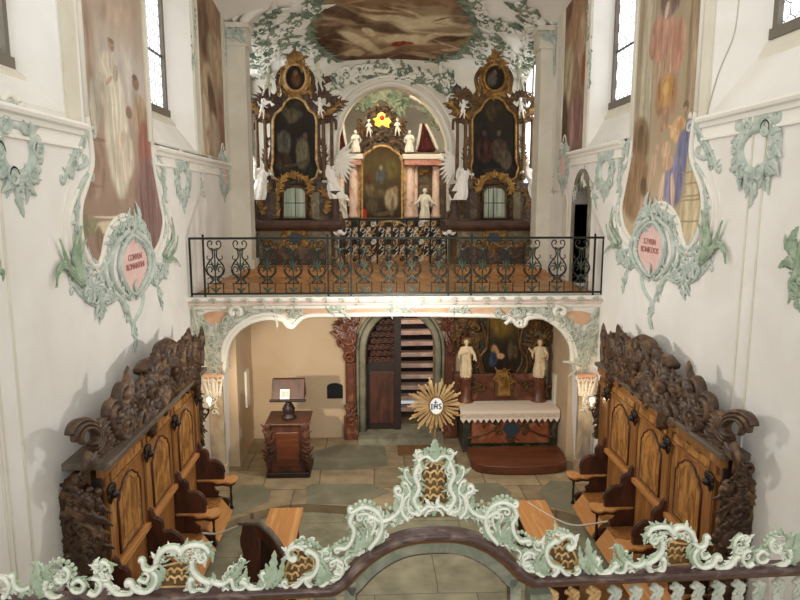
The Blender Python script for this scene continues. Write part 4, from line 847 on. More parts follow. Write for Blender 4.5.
for k in range(40):     # carved openwork balusters below the rail
    for sgn in (-1, 1):
        u = uc + sgn * (.78 + k * .142)
        if u < U0 + .05 or u > U1 - .05: continue
        q = MB(); q.stroke(FS, [(u - .02, zr - .09), (u + .03, zr - .14), (u - .02, zr - .22), (u + .02, zr - .32), (u, zr - .42)], .024, .018, w=-.02); q.stroke(FS, [(u + .035, zr - .10), (u, zr - .15), (u + .03, zr - .21)], .018, .012, w=-.01); q.stroke(FS, [(u - .05, zr - .10), (u - .015, zr - .13), (u - .04, zr - .18)], .016, .01, w=-.01); q.leaf(FS, [(u, zr - .14), (u + .01, zr - .2), (u - .02, zr - .26)], .03, .5, -.01)
        q.build('baluster', 'gilt_paint' if k < 3 else 'stucco_grey_green', scr)
b = MB(); b.prism(FS, [(U0, 0), (half[0][0] - .1, 0), (half[0][0] - .1, zr - .42), (U0, zr - .42)], -.08, .0); b.build('lower_panel', 'dark_wood', scr)
b = MB(); v = mir([(U0, 0), (half[0][0] - .1, 0)]); b.prism(FS, [(v[1][0], 0), (U1, 0), (U1, zr - .42), (v[1][0], zr - .42)], -.08, .0); b.build('lower_panel', 'dark_wood', scr)

def lattice(poly, name='lattice_panel'):
    """ochre panel pierced by little clouds"""
    def mk(P):
        b = MB(); us = [p[0] for p in P]; vs = [p[1] for p in P]; s = .088; row = 0; v = min(vs)
        import numpy as _n
        while v < max(vs):
            u = min(us) + (s * .5 if row % 2 else 0)
            while u < max(us):
                if inpoly(_n.array([u]), _n.array([v]), P)[0]:
                    b.stroke(FS, [(u - s * .5, v - s * .1), (u - s * .3, v + s * .22), (u, v + s * .05), (u + s * .3, v + s * .22), (u + s * .5, v - s * .1)], .0085, h=1, w=-.03, n=5)
                    b.stroke(FS, [(u, v + s * .05), (u, v - s * .35)], .008, h=1, w=-.035, n=5)
                u += s
            v += s * .6; row += 1
        b.stroke(FS, P, .008, w=-.03, closed=True, raw=True, n=5); b.m = 1; b.prism(FS, P, -.05, -.04)
        return b.build(name, ['gilt_paint', 'ochre_lattice'], scr, label='ochre openwork lattice')
    return mk
def both(fn, pts_list):
    pass
CRE, GRN = 'crest_cream', 'crest_green'
mat(CRE, (232, 230, 216), .5, col2=(214, 220, 202), scale=14, bump=.1); mat(GRN, (138, 156, 124), .55, col2=(192, 204, 180), scale=12, sharp=.9, bump=.25, bscale=40)
PXM = 1 / 165.0
def group(name, strokes, leaves, fol, beads, lat, seed, both_=True):
    """strokes: (pixel path, width px start, end, curl start, curl end)"""
    for sgn in ((1, -1) if both_ else (1,)):
        M = (lambda pts: pts) if sgn == 1 else mir
        b = MB(); b.m = 1
        for pts, w0, w1, ca, cb in strokes:
            P = M(SQ(pts)); g = lambda c: None if not c else (-c * sgn / abs(c), abs(c) * PXM)
            b.m = 1; b.stroke(FS, P, (w0 * .5 + .9) * PXM, (w1 * .5 + .9) * PXM, h=.7, w=-.012, ca=g(ca), cb=g(cb), n=7)
            b.m = 0; b.stroke(FS, P, w0 * .5 * PXM, w1 * .5 * PXM, h=1.3, w=.004, ca=g(ca), cb=g(cb), n=6)
        for k, (pts, w0, w1, ca, cb) in enumerate(strokes): foliage(b, FS, M(SQ(pts)), 7.5 * PXM, seed + 300 + k, .55, h=.7, w=-.012, ml=k % 2, ms=1, r=.1, leafw=.3, scrolls=False)
        b.m = 1
        for pts, wd in leaves: b.leaf(FS, M(SQ(pts)), wd * PXM, .6, -.005, 6, tipcurl=.02)
        for k, (pts, sz) in enumerate(fol): foliage(b, FS, M(SQ(pts)), sz * PXM, seed + k, .5, h=.7, w=-.01, ml=1, ms=0, r=.09, leafw=.2)
        b.m = 1
        for x, y, r in beads: p = M([SX(x, y)])[0]; b.ball(FS.p(p[0], p[1], .0), r * 1.15 * PXM, 7, (1, 1, 1), 4)
        b.build('crest_scrolls', [CRE, GRN], scr)
        for P in lat: lattice(P)(M(SQ(P)))
group('c', [([(434, 508), (428, 506), (423, 510)], 4, 4, 0, 4), ([(425, 516), (428, 511), (434, 509)], 3, 3, 0, 0), ([(434, 461), (426, 456), (419, 461), (421, 470)], 4, 3, 0, 3), ([(419, 464), (415, 476), (419, 488), (414, 500), (420, 511)], 5, 5, 0, 3),
    ([(419, 461), (416, 456), (418, 452)], 3, 2, 0, 2), ([(412, 485), (406, 477), (405, 471)], 3, 2, 0, 2), ([(373, 517), (382, 521), (394, 516), (401, 506), (402, 497), (397, 494)], 5, 4, -4, 4), ([(408, 520), (402, 512), (404, 500), (410, 492), (407, 484)], 4, 3, 0, -3), ([(420, 514), (410, 512), (408, 502), (412, 492)], 4, 2, 0, 0)],
    [([(434, 462), (433, 450), (434, 438)], 6), ([(431, 462), (426, 453), (424, 447)], 4), ([(417, 482), (410, 478), (407, 470)], 5), ([(414, 500), (406, 490), (402, 482)], 5), ([(421, 510), (413, 498), (414, 484)], 6), ([(404, 518), (396, 508), (396, 496)], 5), ([(424, 470), (420, 462), (423, 456)], 4), ([(434, 516), (434, 511), (434, 507)], 3)],
    [([(421, 466), (417, 480), (418, 496)], 9), ([(416, 512), (404, 518), (388, 526)], 10), ([(410, 500), (402, 514)], 9)], [(428, 449, 2), (421, 452, 2), (416, 463, 2), (409, 476, 1.8), (425, 455, 2.2)], [], 100)
lattice(None)(spline(SQ([(434, 463), (425, 468), (418, 480), (417, 496), (421, 506), (434, 507), (447, 506), (451, 496), (450, 480), (443, 468)]), 2, True))
group('b', [([(369, 549), (379, 536), (382, 522), (376, 511), (364, 507), (353, 512)], 5, 5, 0, 3), ([(353, 513), (350, 522), (354, 530), (352, 540), (346, 548), (338, 548)], 5, 4, 0, -3), ([(371, 535), (375, 523), (368, 514), (360, 514)], 3, 3, 0, -4), ([(366, 540), (368, 530), (364, 522)], 3, 2, 0, 3)],
    [([(366, 548), (370, 534), (366, 520)], 5), ([(360, 549), (364, 538), (359, 526)], 5), ([(355, 553), (358, 542), (354, 530)], 4), ([(373, 545), (380, 540), (384, 530)], 4), ([(382, 522), (388, 516), (386, 508)], 4)],
    [([(376, 541), (362, 549), (350, 556)], 9), ([(352, 520), (358, 536), (358, 548)], 9), ([(386, 530), (378, 540)], 8)], [(352, 509, 2.6), (356, 505, 2.2), (360, 502, 2.2), (365, 501, 2.2), (370, 502, 2.2), (374, 504, 2.2), (378, 508, 2), (381, 512, 2), (337, 544, 2), (340, 541, 2), (344, 539, 2), (348, 539, 2), (386, 505, 2), (390, 508, 2)], [], 130)
group('s', [([(292, 560), (288, 556), (289, 550), (296, 546), (303, 549)], 5, 4, -2.5, 0), ([(309, 551), (316, 556), (318, 565), (313, 575), (304, 579)], 5, 4.5, -2, 0), ([(304, 578), (298, 585), (290, 589), (283, 585)], 4.5, 3.5, 0, 3), ([(306, 582), (312, 588), (320, 587), (329, 581)], 5, 3.5, 3, 0), ([(322, 557), (323, 551), (327, 551)], 3, 2, 0, 2), ([(324, 559), (330, 557), (331, 552)], 3, 2, 0, 0),
    ([(334, 573), (341, 574), (343, 569), (338, 565)], 3.5, 3, 0, 2.5), ([(330, 563), (337, 560), (343, 564), (341, 571)], 3, 2.5, 0, -2), ([(330, 580), (339, 578), (344, 570)], 3, 3, 0, 0), ([(347, 566), (345, 560), (350, 556)], 3, 2, 0, 0), ([(244, 582), (250, 588), (259, 589), (265, 583), (262, 576)], 5, 4, -2, 3)],
    [([(264, 588), (272, 572), (275, 549)], 9), ([(270, 588), (280, 574), (284, 556)], 6), ([(262, 586), (268, 574), (266, 562)], 6), ([(258, 587), (262, 580), (258, 573)], 4), ([(318, 584), (322, 572), (318, 560)], 6), ([(324, 584), (328, 574), (326, 562)], 5), ([(312, 556), (322, 560), (328, 570)], 4)],
    [([(298, 543), (308, 541), (316, 545)], 9), ([(316, 582), (326, 574), (332, 564)], 9), ([(328, 580), (340, 572)], 7), ([(320, 560), (330, 562), (338, 562)], 7)], [(296, 542, 2), (300, 540, 2), (304, 539, 2), (309, 540, 2), (313, 542, 2), (317, 543, 1.8), (318, 547, 1.8)],
    [[(290, 561), (294, 551), (304, 550), (313, 558), (314, 571), (303, 577), (297, 585), (286, 586), (284, 574)]], 160)
group('l', [([(211, 579), (215, 583), (223, 584), (230, 579)], 5, 4, 0, 0), ([(232, 580), (234, 588), (240, 590), (245, 586), (243, 580)], 4.5, 3.5, -2, 2), ([(156, 563), (160, 554), (168, 548), (177, 548), (182, 554)], 6, 5, 0, 0), ([(180, 554), (186, 547), (196, 545), (205, 547), (209, 553)], 6, 4, 0, 0), ([(204, 552), (206, 559), (200, 562), (197, 557)], 3.5, 3, 0, -3),
    ([(192, 560), (193, 570), (199, 578), (207, 582), (214, 582)], 5.5, 4.5, 0, 0), ([(190, 580), (191, 590), (199, 593), (207, 590), (209, 584)], 5, 4, 2, -2.5), ([(143, 561), (144, 568), (151, 570), (158, 564)], 4.5, 5, -2, 0), ([(131, 583), (136, 590), (146, 592), (154, 587), (157, 577), (152, 571)], 5.5, 4, -3, 0), ([(138, 579), (146, 582), (149, 575), (144, 572)], 4, 3, 0, 0),
    ([(108, 584), (116, 593), (128, 595), (135, 588)], 5, 5, -2, 0), ([(88, 592), (95, 595), (101, 588), (99, 580), (92, 578)], 5, 4, 0, 0), ([(97, 570), (93, 566), (96, 564)], 3.5, 3, 2, 2), ([(104, 562), (109, 566), (111, 572)], 3.5, 3, -2.5, 0), ([(106, 573), (109, 579), (104, 580)], 3.5, 3, 0, 2.5), ([(222, 592), (226, 588), (230, 592)], 3, 2, 0, 0)],
    [([(156, 588), (160, 576), (154, 566)], 5), ([(148, 592), (154, 580), (148, 570)], 5), ([(162, 580), (163, 570), (158, 562)], 4), ([(207, 552), (212, 554), (213, 562)], 4), ([(208, 549), (210, 545), (207, 542)], 3), ([(213, 580), (214, 576), (213, 571)], 3), ([(230, 580), (238, 572), (245, 560)], 5), ([(236, 582), (244, 576), (247, 566)], 4)],
    [([(160, 568), (168, 556), (178, 556), (188, 560)], 9), ([(186, 556), (196, 552), (206, 556)], 8), ([(226, 578), (234, 570), (244, 562)], 9), ([(96, 588), (102, 572), (98, 566)], 9), ([(190, 566), (190, 580)], 8), ([(108, 590), (102, 582)], 8)], [(228, 574, 2.4), (232, 571, 2.2), (235, 575, 2.2), (238, 568, 2.2), (241, 565, 2), (244, 561, 2), (226, 579, 2)],
    [[(160, 569), (174, 566), (189, 562), (190, 576), (188, 589), (152, 590), (158, 580)]], 200)
group('e', [([(64, 567), (69, 572), (67, 580), (60, 582), (56, 577)], 4.5, 4, 0, 0), ([(72, 584), (78, 580), (84, 584), (82, 591), (75, 592), (71, 588)], 4.5, 3.5, 0, 0), ([(47, 580), (45, 589), (52, 597), (62, 599)], 6, 4, 0, 3), ([(13, 577), (15, 586), (22, 590), (30, 587)], 4.5, 4, -2, 0), ([(-6, 580), (4, 578), (10, 586), (6, 597)], 5, 4, 0, 2), ([(-30, 570), (-24, 580), (-14, 584), (-8, 592)], 4, 4, -3, 0), ([(-60, 585), (-50, 575), (-38, 580), (-34, 592)], 5, 4, 0, 3)],
    [([(44, 597), (38, 580), (38, 562)], 9), ([(40, 592), (34, 578), (30, 572)], 6), ([(50, 582), (46, 570), (54, 562)], 6), ([(46, 572), (38, 564), (30, 562)], 5), ([(20, 598), (24, 592), (32, 594)], 4), ([(-2, 590), (-10, 580), (-16, 572)], 5)],
    [([(44, 578), (52, 566), (62, 562)], 9), ([(50, 590), (58, 580), (66, 574)], 8), ([(28, 596), (36, 586)], 8), ([(-4, 596), (-14, 588)], 9)], [(58, 562, 2.4), (63, 561, 2.2), (68, 562, 2.2), (72, 565, 2.2), (75, 569, 2.2), (75, 574, 2.2), (74, 579, 2), (84, 580, 2)], [], 240)

# golden sunburst with the IHS disc
cu_, cv_ = SX(436, 405); sun = thing('sunburst', FS.p(cu_, cv_ - .25, 0), 'gilded sunburst with white oval IHS disc standing on top of the foreground screen', 'sunburst')
rd = random.Random(4); b = None
for k in range(28):
    a = 2 * PI * k / 28 + .02; L = (.178 if k % 2 == 0 else .145) * rd.uniform(.93, 1.04)
    b = MB()
    for j, (da, ll) in enumerate(((-.05, .88), (0, 1), (.05, .84))):
        if k % 2 and j != 1 and rd.random() < .35: continue
        c, s_ = math.cos(a + da), math.sin(a + da); n_ = (-s_, c); r0, r1 = .04, L * ll; w0, w1 = .002, .0048
        b.prism(FS, [(cu_ + c * r0 + n_[0] * w0, cv_ + s_ * r0 + n_[1] * w0), (cu_ + c * r0 - n_[0] * w0, cv_ + s_ * r0 - n_[1] * w0), (cu_ + c * r1 - n_[0] * w1, cv_ + s_ * r1 - n_[1] * w1), (cu_ + c * (r1 + .003) + n_[0] * w1, cv_ + s_ * (r1 + .003) + n_[1] * w1)], -.004 + .004 * (j == 1), .005 + .006 * (j == 1))
    b.build('ray', 'gilt_paint', sun, bev=.0015)
el = lambda rx, ry: [(cu_ + rx * math.cos(t), cv_ + ry * math.sin(t)) for t in [2 * PI * k / 28 for k in range(28)]]
b = MB(); b.prism(FS, el(.046, .058), -.012, .014); b.build('boss', 'gilt_paint', sun)
b = MB(); b.prism(FS, el(.042, .054), .014, .02, True); b.build('disc', 'enamel', sun, label='white oval disc')
b = MB(); b.stroke(FS, el(.044, .056), .005, w=.02, closed=True, raw=True); b.build('rim', 'gold', sun)
b = MB(); B = lambda u0, u1, v0, v1: b.prism(FS, [(cu_ + u0, cv_ + v0), (cu_ + u1, cv_ + v0), (cu_ + u1, cv_ + v1), (cu_ + u0, cv_ + v1)], .02, .0235)
B(-.031, -.025, -.019, .012); B(-.017, -.011, -.019, .012); B(.001, .007, -.019, .012); B(-.011, .001, -.006, -.001); B(-.034, -.022, -.021, -.018); B(-.034, -.022, .011, .014)
B(-.007, -.003, -.001, .036); B(-.015, .005, .021, .025)
b.stroke(FS, [(cu_ + .030, cv_ + .010), (cu_ + .022, cv_ + .013), (cu_ + .015, cv_ + .006), (cu_ + .023, cv_ - .003), (cu_ + .030, cv_ - .012), (cu_ + .022, cv_ - .019), (cu_ + .014, cv_ - .015)], .0032, h=.8, w=.0215)
b.build('monogram', 'black', sun, label='black IHS monogram with cross')
b = MB(); b.tube([FS.p(cu_, cv_ - .10, -.01), FS.p(cu_ - .01, SX(434, 447)[1], -.01)], [.006, .008], 8); b.build('stem', 'gold', sun)
# ---------------------------------------------------------------- choir stalls along both walls
def stall(s, lab):
    X = XL if s < 0 else XR; xb = -2.80 if s < 0 else 3.65; xc = .14 if s < 0 else .09
    y0, y1 = 6.33, (10.02 if s < 0 else 10.12); ys = [6.44, 7.52, 8.60, 9.70] if s < 0 else [6.50, 7.54, 8.56, 9.66]
    FB = Fr((xb, 0, 0), (0, 1, 0), (0, 0, 1)); FB.W = V3((-s, 0, 0)); Z0 = -.14
    root = thing('choir_stall', (xb, y0, Z0), 'carved wooden choir stall row with inlaid high backs along the %s wall' % lab, 'choir stall', 'choir stalls')
    D = lambda d: xb - s * d
    b = MB(); b.box(X, D(0), y0, y1, Z0, 2.02); b.build('back_case', 'oak_moulding', root, bev=.006)
    b = MB(); b.box(X, D(.42), y0 - .1, y1 + .05, Z0, -.08); b.box(D(.42), D(1.2), y0 - .4, 7.75, Z0, -.08); b.build('platform', 'oak_moulding', root)
    yb = ys[:] 
    for k in range(3):
        a, c = yb[k] + .09, yb[k + 1] - .09; m = (a + c) / 2; hw = (c - a) / 2
        b = MB(); b.prism(FB, [(a - .03, .95), (c + .03, .95), (c + .03, 1.86), (a - .03, 1.86)], 0, .02); pn = b.build('back_panel', 'honey_wood', root, bev=.004)
        arch = [(m - hw * .72, 1.02), (m + hw * .72, 1.02), (m + hw * .72, 1.60), (m + hw * .6, 1.64), (m + hw * .58, 1.69), (m + hw * .42, 1.72), (m + hw * .26, 1.78), (m, 1.81), (m - hw * .26, 1.78), (m - hw * .42, 1.72), (m - hw * .58, 1.69), (m - hw * .6, 1.64), (m - hw * .72, 1.60)]
        b = MB(); b.prism(FB, arch, .02, .032); b.build('inlay', 'burl_wood', pn, label='burl veneer field with arched top')
        b = MB(); b.stroke(FB, arch, .012, h=1.3, w=.03, closed=True, raw=True); b.build('panel_moulding', 'dark_wood', pn)
        inn = [(m + (u - m) * .62, 1.12 + (v - 1.02) * .8) for u, v in arch]; b = MB(); b.stroke(FB, inn, .006, h=.6, w=.032, closed=True, raw=True); b.build('inlay_line', 'oak_moulding', pn)
        b = MB(); b.prism(FB, [(a, .20), (c, .20), (c, .86), (a, .86)], 0, .02); b.build('lower_panel', 'honey_wood', root, bev=.004)
        b = MB(); b.prism(FB, [(a + .0, 1.91), (c, 1.91), (c, 2.0), (a, 2.0)], .0, .03); b.stroke(FB, [(a, 1.91), (c, 1.91), (c, 2.0), (a, 2.0)], .008, w=.03, closed=True, raw=True); b.build('frieze_panel', 'burl_wood', root)
        b = MB(); b.prism(FB, [(yb[k], .88), (yb[k + 1], .88), (yb[k + 1], .945), (yb[k], .945)], 0, .07); b.build('back_rail', 'plank_wood', root, bev=.006)
        sy0, sy1 = yb[k] + .05, yb[k + 1] - .05
        b = MB(); b.box(D(.02), D(.40), sy0, sy1, .18, .22); b.build('seat', 'honey_wood', root, bev=.008)
        b = MB(); fx = Fr((0, 0, 0), (1, 0, 0), (0, 0, 1)); b.prism(fx, [(D(.40), .21), (D(.56), .0), (D(.54), -.03), (D(.38), .18)], -sy0 - .04, -sy1 + .04); b.build('seat_bracket', 'plank_wood', root)
    for k in range(4):
        y = yb[k]
        b = MB(); b.prism(FB, [(y - .05, .94), (y + .05, .94), (y + .05, 2.02), (y - .05, 2.02)], 0, .035); b.m = 1; b.prism(FB, [(y - .03, 1.0), (y + .03, 1.0), (y + .03, 1.7), (y - .03, 1.7)], .035, .045)
        pl = b.build('pilaster', ['oak_moulding', 'honey_wood'], root, bev=.004)
        b = MB(); b.leaf(FB, [(y, 1.9), (y + .01, 1.82), (y, 1.68)], .07, .7, .05, 4); b.ccurve(FB, y - .04, 1.86, .035, 0, 230, .016, w=.07); b.ccurve(FB, y + .04, 1.86, .035, 180, -50, .016, w=.07); b.ball(FB.p(y, 1.80, .1), .045, 8); b.leaf(FB, [(y - .03, 1.84), (y - .07, 1.78), (y - .05, 1.72)], .03, .7, .06, 3); b.leaf(FB, [(y + .03, 1.84), (y + .07, 1.78), (y + .05, 1.72)], .03, .7, .06, 3)
        b.build('carved_bracket', 'black_wood', pl, label='dark carved leaf bracket')
        fx = Fr((0, y, 0), (1, 0, 0), (0, 0, 1))
        prof = [(0, .9), (0, 1.40), (.03, 1.44), (.07, 1.43), (.09, 1.38), (.12, 1.34), (.17, 1.33), (.20, 1.28), (.20, 1.22), (.24, 1.18), (.31, 1.18), (.38, 1.15), (.43, 1.09), (.45, 1.0), (.45, .9)]
        prof = [(d * .95, .5 + (z - .9) * 1.1) for d, z in prof]; pp = [prof[0]] + spline(prof[1:-1], 3) + [prof[-1]]
        b = MB(); b.prism(fx, [(D(d), z) for d, z in pp], -.035, .035); dv = b.build('divider', 'dark_wood', root, bev=.006)
        b = MB(); b.tube([V3((D(d), y, z)) for d, z in pp[1:-1]], .022, 6); b.build('divider_edge', 'dark_wood', dv)
        b = MB(); plan = spline([(.02, -.05), (.30, -.07), (.44, -.15), (.58, -.13), (.70, -.17), (.80, -.10), (.83, 0), (.80, .12), (.68, .15), (.58, .10), (.46, .14), (.30, .07), (.02, .05)], 3)
        b.prism(XY, [(D(d * .76), y + q * .9) for d, q in plan], .47, .505); b.build('armrest', 'plank_wood', root, bev=.008)
        b = MB(); b.prism(XY, [(D(d * .73), y + q * .8) for d, q in plan], .43, .47); b.build('armrest_under', 'dark_wood', root)
        b = MB(); q = spline([(.0, .0), (.0, .95), (.30, .85), (.34, .7), (.42, .62), (.40, .5), (.56, .45), (.62, .34), (.58, .18), (.50, .1), (.54, .0)], 3); b.prism(fx, [(D(d * .8), -.08 + z * .58) for d, z in q], -.03, .03); b.build('side_panel', 'dark_wood', root, bev=.006)
        b = MB(); b.lathe((D(.52), y, .0), [(.03, 0), (.035, .02), (.018, .06), (.02, .2), (.014, .3), (.028, .4), (.02, .45)], 10); b.tube([(D(.42), y, -.08), (D(.50), y, -.05), (D(.52), y, .02)], [.03, .03, .025], 8); b.build('arm_support', 'black_wood', root)
    # cornice
    fx = Fr((0, 0, 0), (1, 0, 0), (0, 0, 1)); b = MB()
    pr = [(-.9, 2.13), (xc - .02, 2.13), (xc, 2.145), (xc, 2.19), (xc - .01, 2.2), (-.9, 2.2)]
    pr = [(max(D(d), X) if s < 0 else min(D(d), X), z) for d, z in pr]
    b.prism(fx, pr, -(y0 - .06), -(y1 + .06)); b.build('cornice', 'cornice_wood', root, bev=.004)
    b = MB(); b.prism(fx, [(D(-.03), 1.99), (D(.03), 2.0), (D(.035), 2.03), (D(.055), 2.04), (D(.06), 2.07), (D(xc - .03), 2.13), (D(-.03), 2.13)], -y0, -y1); b.prism(FB, [(y0, 1.865), (y1, 1.865), (y1, 1.895), (y0, 1.895)], 0, .045); b.build('cornice_bead', 'honey_wood', root)
    # crest carving standing on the cornice
    FC0 = Fr((-2.86, 6.40, 0), (-2.745 + 2.86, 3.60, 0), (0, 0, 1))
    FC = FC0 if s < 0 else Fr((3.68, 6.40, 0), (-.03, 3.70, 0), (0, 0, 1))
    if s > 0: FC.W = -FC.W
    q = FC0.pxs; fl = V3((0, 0, 0))
    def grp(nm, fn):
        b = MB(); fn(b); b.build(nm, 'carved_wood', root)
    def g1(b):   # rolled acanthus volute at the near end
        for k, (r, ww) in enumerate(((15, .05), (11.5, .045), (8, .04))):
            P = [(84 + r * 1.0 * math.cos(t), 437 + r * 1.15 * math.sin(t)) for t in [math.radians(a) for a in range(60, -200 - k * 20, -26)]]
            b.stroke(FC, q(P), ww * .8, ww * .45, h=2.2, w=.02 * k)
        for p in ([(96, 446), (112, 440), (127, 442)], [(96, 444), (108, 432), (122, 430)], [(95, 440), (104, 424), (116, 420)], [(96, 450), (112, 452), (126, 450)], [(94, 436), (96, 424), (106, 416)], [(96, 452), (104, 462), (118, 458)]): b.leaf(FC, q(p), .085, .9, .0, 4, tipcurl=.06)
        b.leaf(FC, q([(92, 452), (84, 466), (76, 478)]), .08, .9, .02, 3); b.leaf(FC, q([(84, 452), (80, 470), (86, 486)]), .07, .9, .04, 3)
    def g2(b):   # shell and fan
        foliage(b, FC, q([(112, 448), (124, 430), (136, 420)]), .38, 3, .4, h=.9, r=.11, leafw=.26); foliage(b, FC, q([(108, 424), (122, 408), (136, 396)]), .34, 5, .42, h=.9, r=.11, leafw=.26)
        b.ball(FC.p(*FC0.px(120, 408), .02), .10, 12, (1, 1.2, .8)); b.stroke(FC, q([(108, 418), (112, 402), (124, 398), (132, 408), (128, 420), (118, 426)]), .05, .03, h=1.6)
    def g3(b):
        foliage(b, FC, q([(130, 430), (146, 410), (160, 398)]), .38, 7, .4, h=.9, r=.11, leafw=.26); foliage(b, FC, q([(130, 398), (142, 384), (152, 366)]), .38, 9, .4, h=.9, r=.11, leafw=.26, w=.02)
        b.stroke(FC, q([(134, 398), (140, 384), (150, 382), (154, 392), (148, 402)]), .06, .035, h=1.6); b.stroke(FC, q([(140, 372), (146, 362), (156, 362), (160, 372)]), .06, .03, h=1.6); b.ball(FC.p(*FC0.px(151, 366), .02), .1, 10, (1, 1, .8))
    def g4(b):
        for k in range(3): foliage(b, FC, q([(148 + 4 * k, 398 - 14 * k), (164 + 3 * k, 382 - 12 * k), (180, 376 - 13 * k)]), .36, 11 + k, .4, h=.9, r=.11, leafw=.26, w=.02 * k)
        b.ball(FC.p(*FC0.px(166, 352), .02), .12, 12, (1, 1, .9)); b.stroke(FC, q([(158, 366), (160, 348), (168, 342), (176, 350), (174, 364)]), .07, .04, h=1.5); b.ball(FC.p(*FC0.px(175, 357), .04), .08, 10)
    def g5(b):
        for k in range(3): foliage(b, FC, q([(170 + 2 * k, 384 - 11 * k), (184 + k, 374 - 11 * k), (194, 366 - 8 * k)]), .34, 15 + k, .4, h=.9, r=.11, leafw=.26, w=.02 * k)
        b.ball(FC.p(*FC0.px(193, 346), .0), .085, 12, (1, 1, 1)); b.stroke(FC, q([(200, 366), (200, 346), (192, 338), (184, 346), (182, 360)]), .05, .03, h=1.4); b.leaf(FC, q([(178, 372), (177, 360), (180, 350)]), .08, .9)
    def gt(b):   # rough ground the leaves grow from
        P = q([(92, 462), (104, 446), (120, 426), (134, 408), (148, 388), (160, 372), (174, 366), (186, 360), (196, 360), (198, 368)]); P = [P[0]] + P[1:]; base = [(P[-1][0], 2.2), (P[0][0], 2.2)]
        b.prism(FC, P + base, -.09, .02)
    grp('crest_ground', gt)
    for g_ in (g1, g2, g3, g4, g5): grp('crest_carving', g_)
    # carved drop on the near end of the case, and the far one
    FE = Fr((0, y0 - .02, 0), (1, 0, 0), (0, 0, 1)); xm = (X + D(0)) / 2 if s < 0 else (X + D(0)) / 2
    b = MB(); b.box(X, D(.03), y0 - .03, y0, 0, 2.02); b.build('end_panel', 'black_wood', root)
    b = MB(); wv = abs(X - D(0)) * (.46 if s < 0 else .62); P = [(xm, 2.1), (xm + .03 * s, 1.8), (xm - .04 * s, 1.45), (xm + .02 * s, 1.1), (xm, .8), (xm, .5)]
    b.stroke(FE, P, .07, .05, h=1.3, w=.06); foliage(b, FE, P, wv * 1.9, 21, .16, h=.9, r=.12, leafw=.26, w=.09); foliage(b, FE, [(xm - .1, 1.95), (xm - .07, 1.2), (xm - .1, .6)], wv * 1.5, 26, .2, h=.9, r=.12, leafw=.26, w=.05); foliage(b, FE, [(xm + .1, 1.95), (xm + .07, 1.2), (xm + .1, .6)], wv * 1.5, 29, .2, h=.9, r=.12, leafw=.26, w=.05)
    b.build('end_carving', 'carved_wood', root)
    FE2 = Fr((0, y1 + .03, 0), (1, 0, 0), (0, 0, 1)); b = MB(); foliage(b, FE2, [(D(-.03), 1.9), (D(.0), 1.5), (D(-.02), 1.0)], .11, 31, .25, h=.8, r=.12, leafw=.26); b.stroke(FE2, [(D(-.03), 1.95), (D(.02), 1.6), (D(-.03), 1.2), (D(.02), .9)], .03, h=1); b.build('end_carving', 'carved_wood', root)
    return root
stall(-1, 'left'); stall(1, 'right')

# benches standing free on the floor in front of the stalls
def bench(x0, x1, ya, yb, s, lab, za=.46):
    root = thing('bench', ((x0 + x1) / 2, ya, -.14), 'plain light wooden bench board on the floor %s' % lab, 'bench', 'benches before the stalls')
    b = MB(); b.box(x0, x1, ya, yb, za - .05, za); b.build('seat', 'plank_wood', root, bev=.008)
    for y in (ya + .15, yb - .2): b = MB(); b.box(x0 + .05, x1 - .05, y, y + .05, -.14, za - .05); b.build('leg', 'dark_wood', root, bev=.005)
    b = MB(); b.box((x0 + x1) / 2 - .02, (x0 + x1) / 2 + .02, ya + .2, yb - .2, .08, .16); b.build('stretcher', 'dark_wood', root)
bench(-1.52, -1.05, 7.62, 8.78, -1, 'left of the centre'); bench(1.98, 2.46, 6.9, 8.88, 1, 'right of the centre')
root = thing('pew_end', (-1.5, 7.4, -.14), 'dark carved pew end with a curved sloping arm, standing left of the arch', 'pew end')
b = MB(); q = [(-1.66, -.14), (-1.42, -.14), (-1.42, .93)] + [(-1.64 + .02 * math.cos(k * 1.3), .93 - k * .089) for k in range(12)]
FP = Fr((0, 7.42, 0), (1, 0, 0), (0, 0, 1)); b.prism(FP, q, -.03, .03); b.build('end_post', 'dark_wood', root, bev=.008)
b = MB(); F2 = Fr((-1.44, 7.42, 0), (.85, -.5, 0), (0, 0, 1)); b.prism(F2, [(0, .93)] + spline([(0, .93), (.2, .84), (.4, .62), (.52, .34), (.55, -.14)], 4) + [(.46, -.14), (.42, .3), (.3, .56), (.12, .74), (0, .78)], -.02, .03)
b.build('curved_arm', 'dark_wood', root, bev=.006)
b = MB(); b.prism(F2, [(.03, -.14), (.46, -.14), (.42, .3), (.3, .56), (.12, .74), (.03, .77)], -.012, .0); b.build('arm_panel', 'black_wood', root)
b = MB(); b.stroke(F2, [(-.02, .95), (.2, .86), (.4, .64), (.53, .34)], .03, h=1.4, w=.0); b.build('arm_cap', 'cornice_wood', root, label='greyish worn cap'); b = MB(); b.box(-1.67, -1.41, 7.38, 7.46, .93, .97); b.build('post_cap', 'cornice_wood', root, bev=.006)  # paler arm cap carries the highlight along the top of the dark rail

# rope barriers
for s, P, lab in ((-1, [on(0, 214, 512, -2.1), None, V3((-1.6, 7.5, .93))], 'left'), (1, None, 'right')):
    b = MB()
    if s < 0: A, B = V3((-2.12, 7.46, .8)), V3((-1.6, 7.44, .93)); pts = [A, A.lerp(B, .33) - V3((0, 0, .05)), A.lerp(B, .7) - V3((0, 0, .03)), B]
    else: pts = [V3((2.92, 7.6, .78)), V3((2.62, 8.0, .52)), V3((2.4, 8.4, .46)), V3((2.2, 8.8, .46))]
    b.tube(spline(pts, 6), .012, 6); b.build('rope', 'rope', label='thin pale cord hanging from the %s stall armrest to the %s' % (lab, 'pew end' if s < 0 else 'bench'), cat='rope', group='ropes')
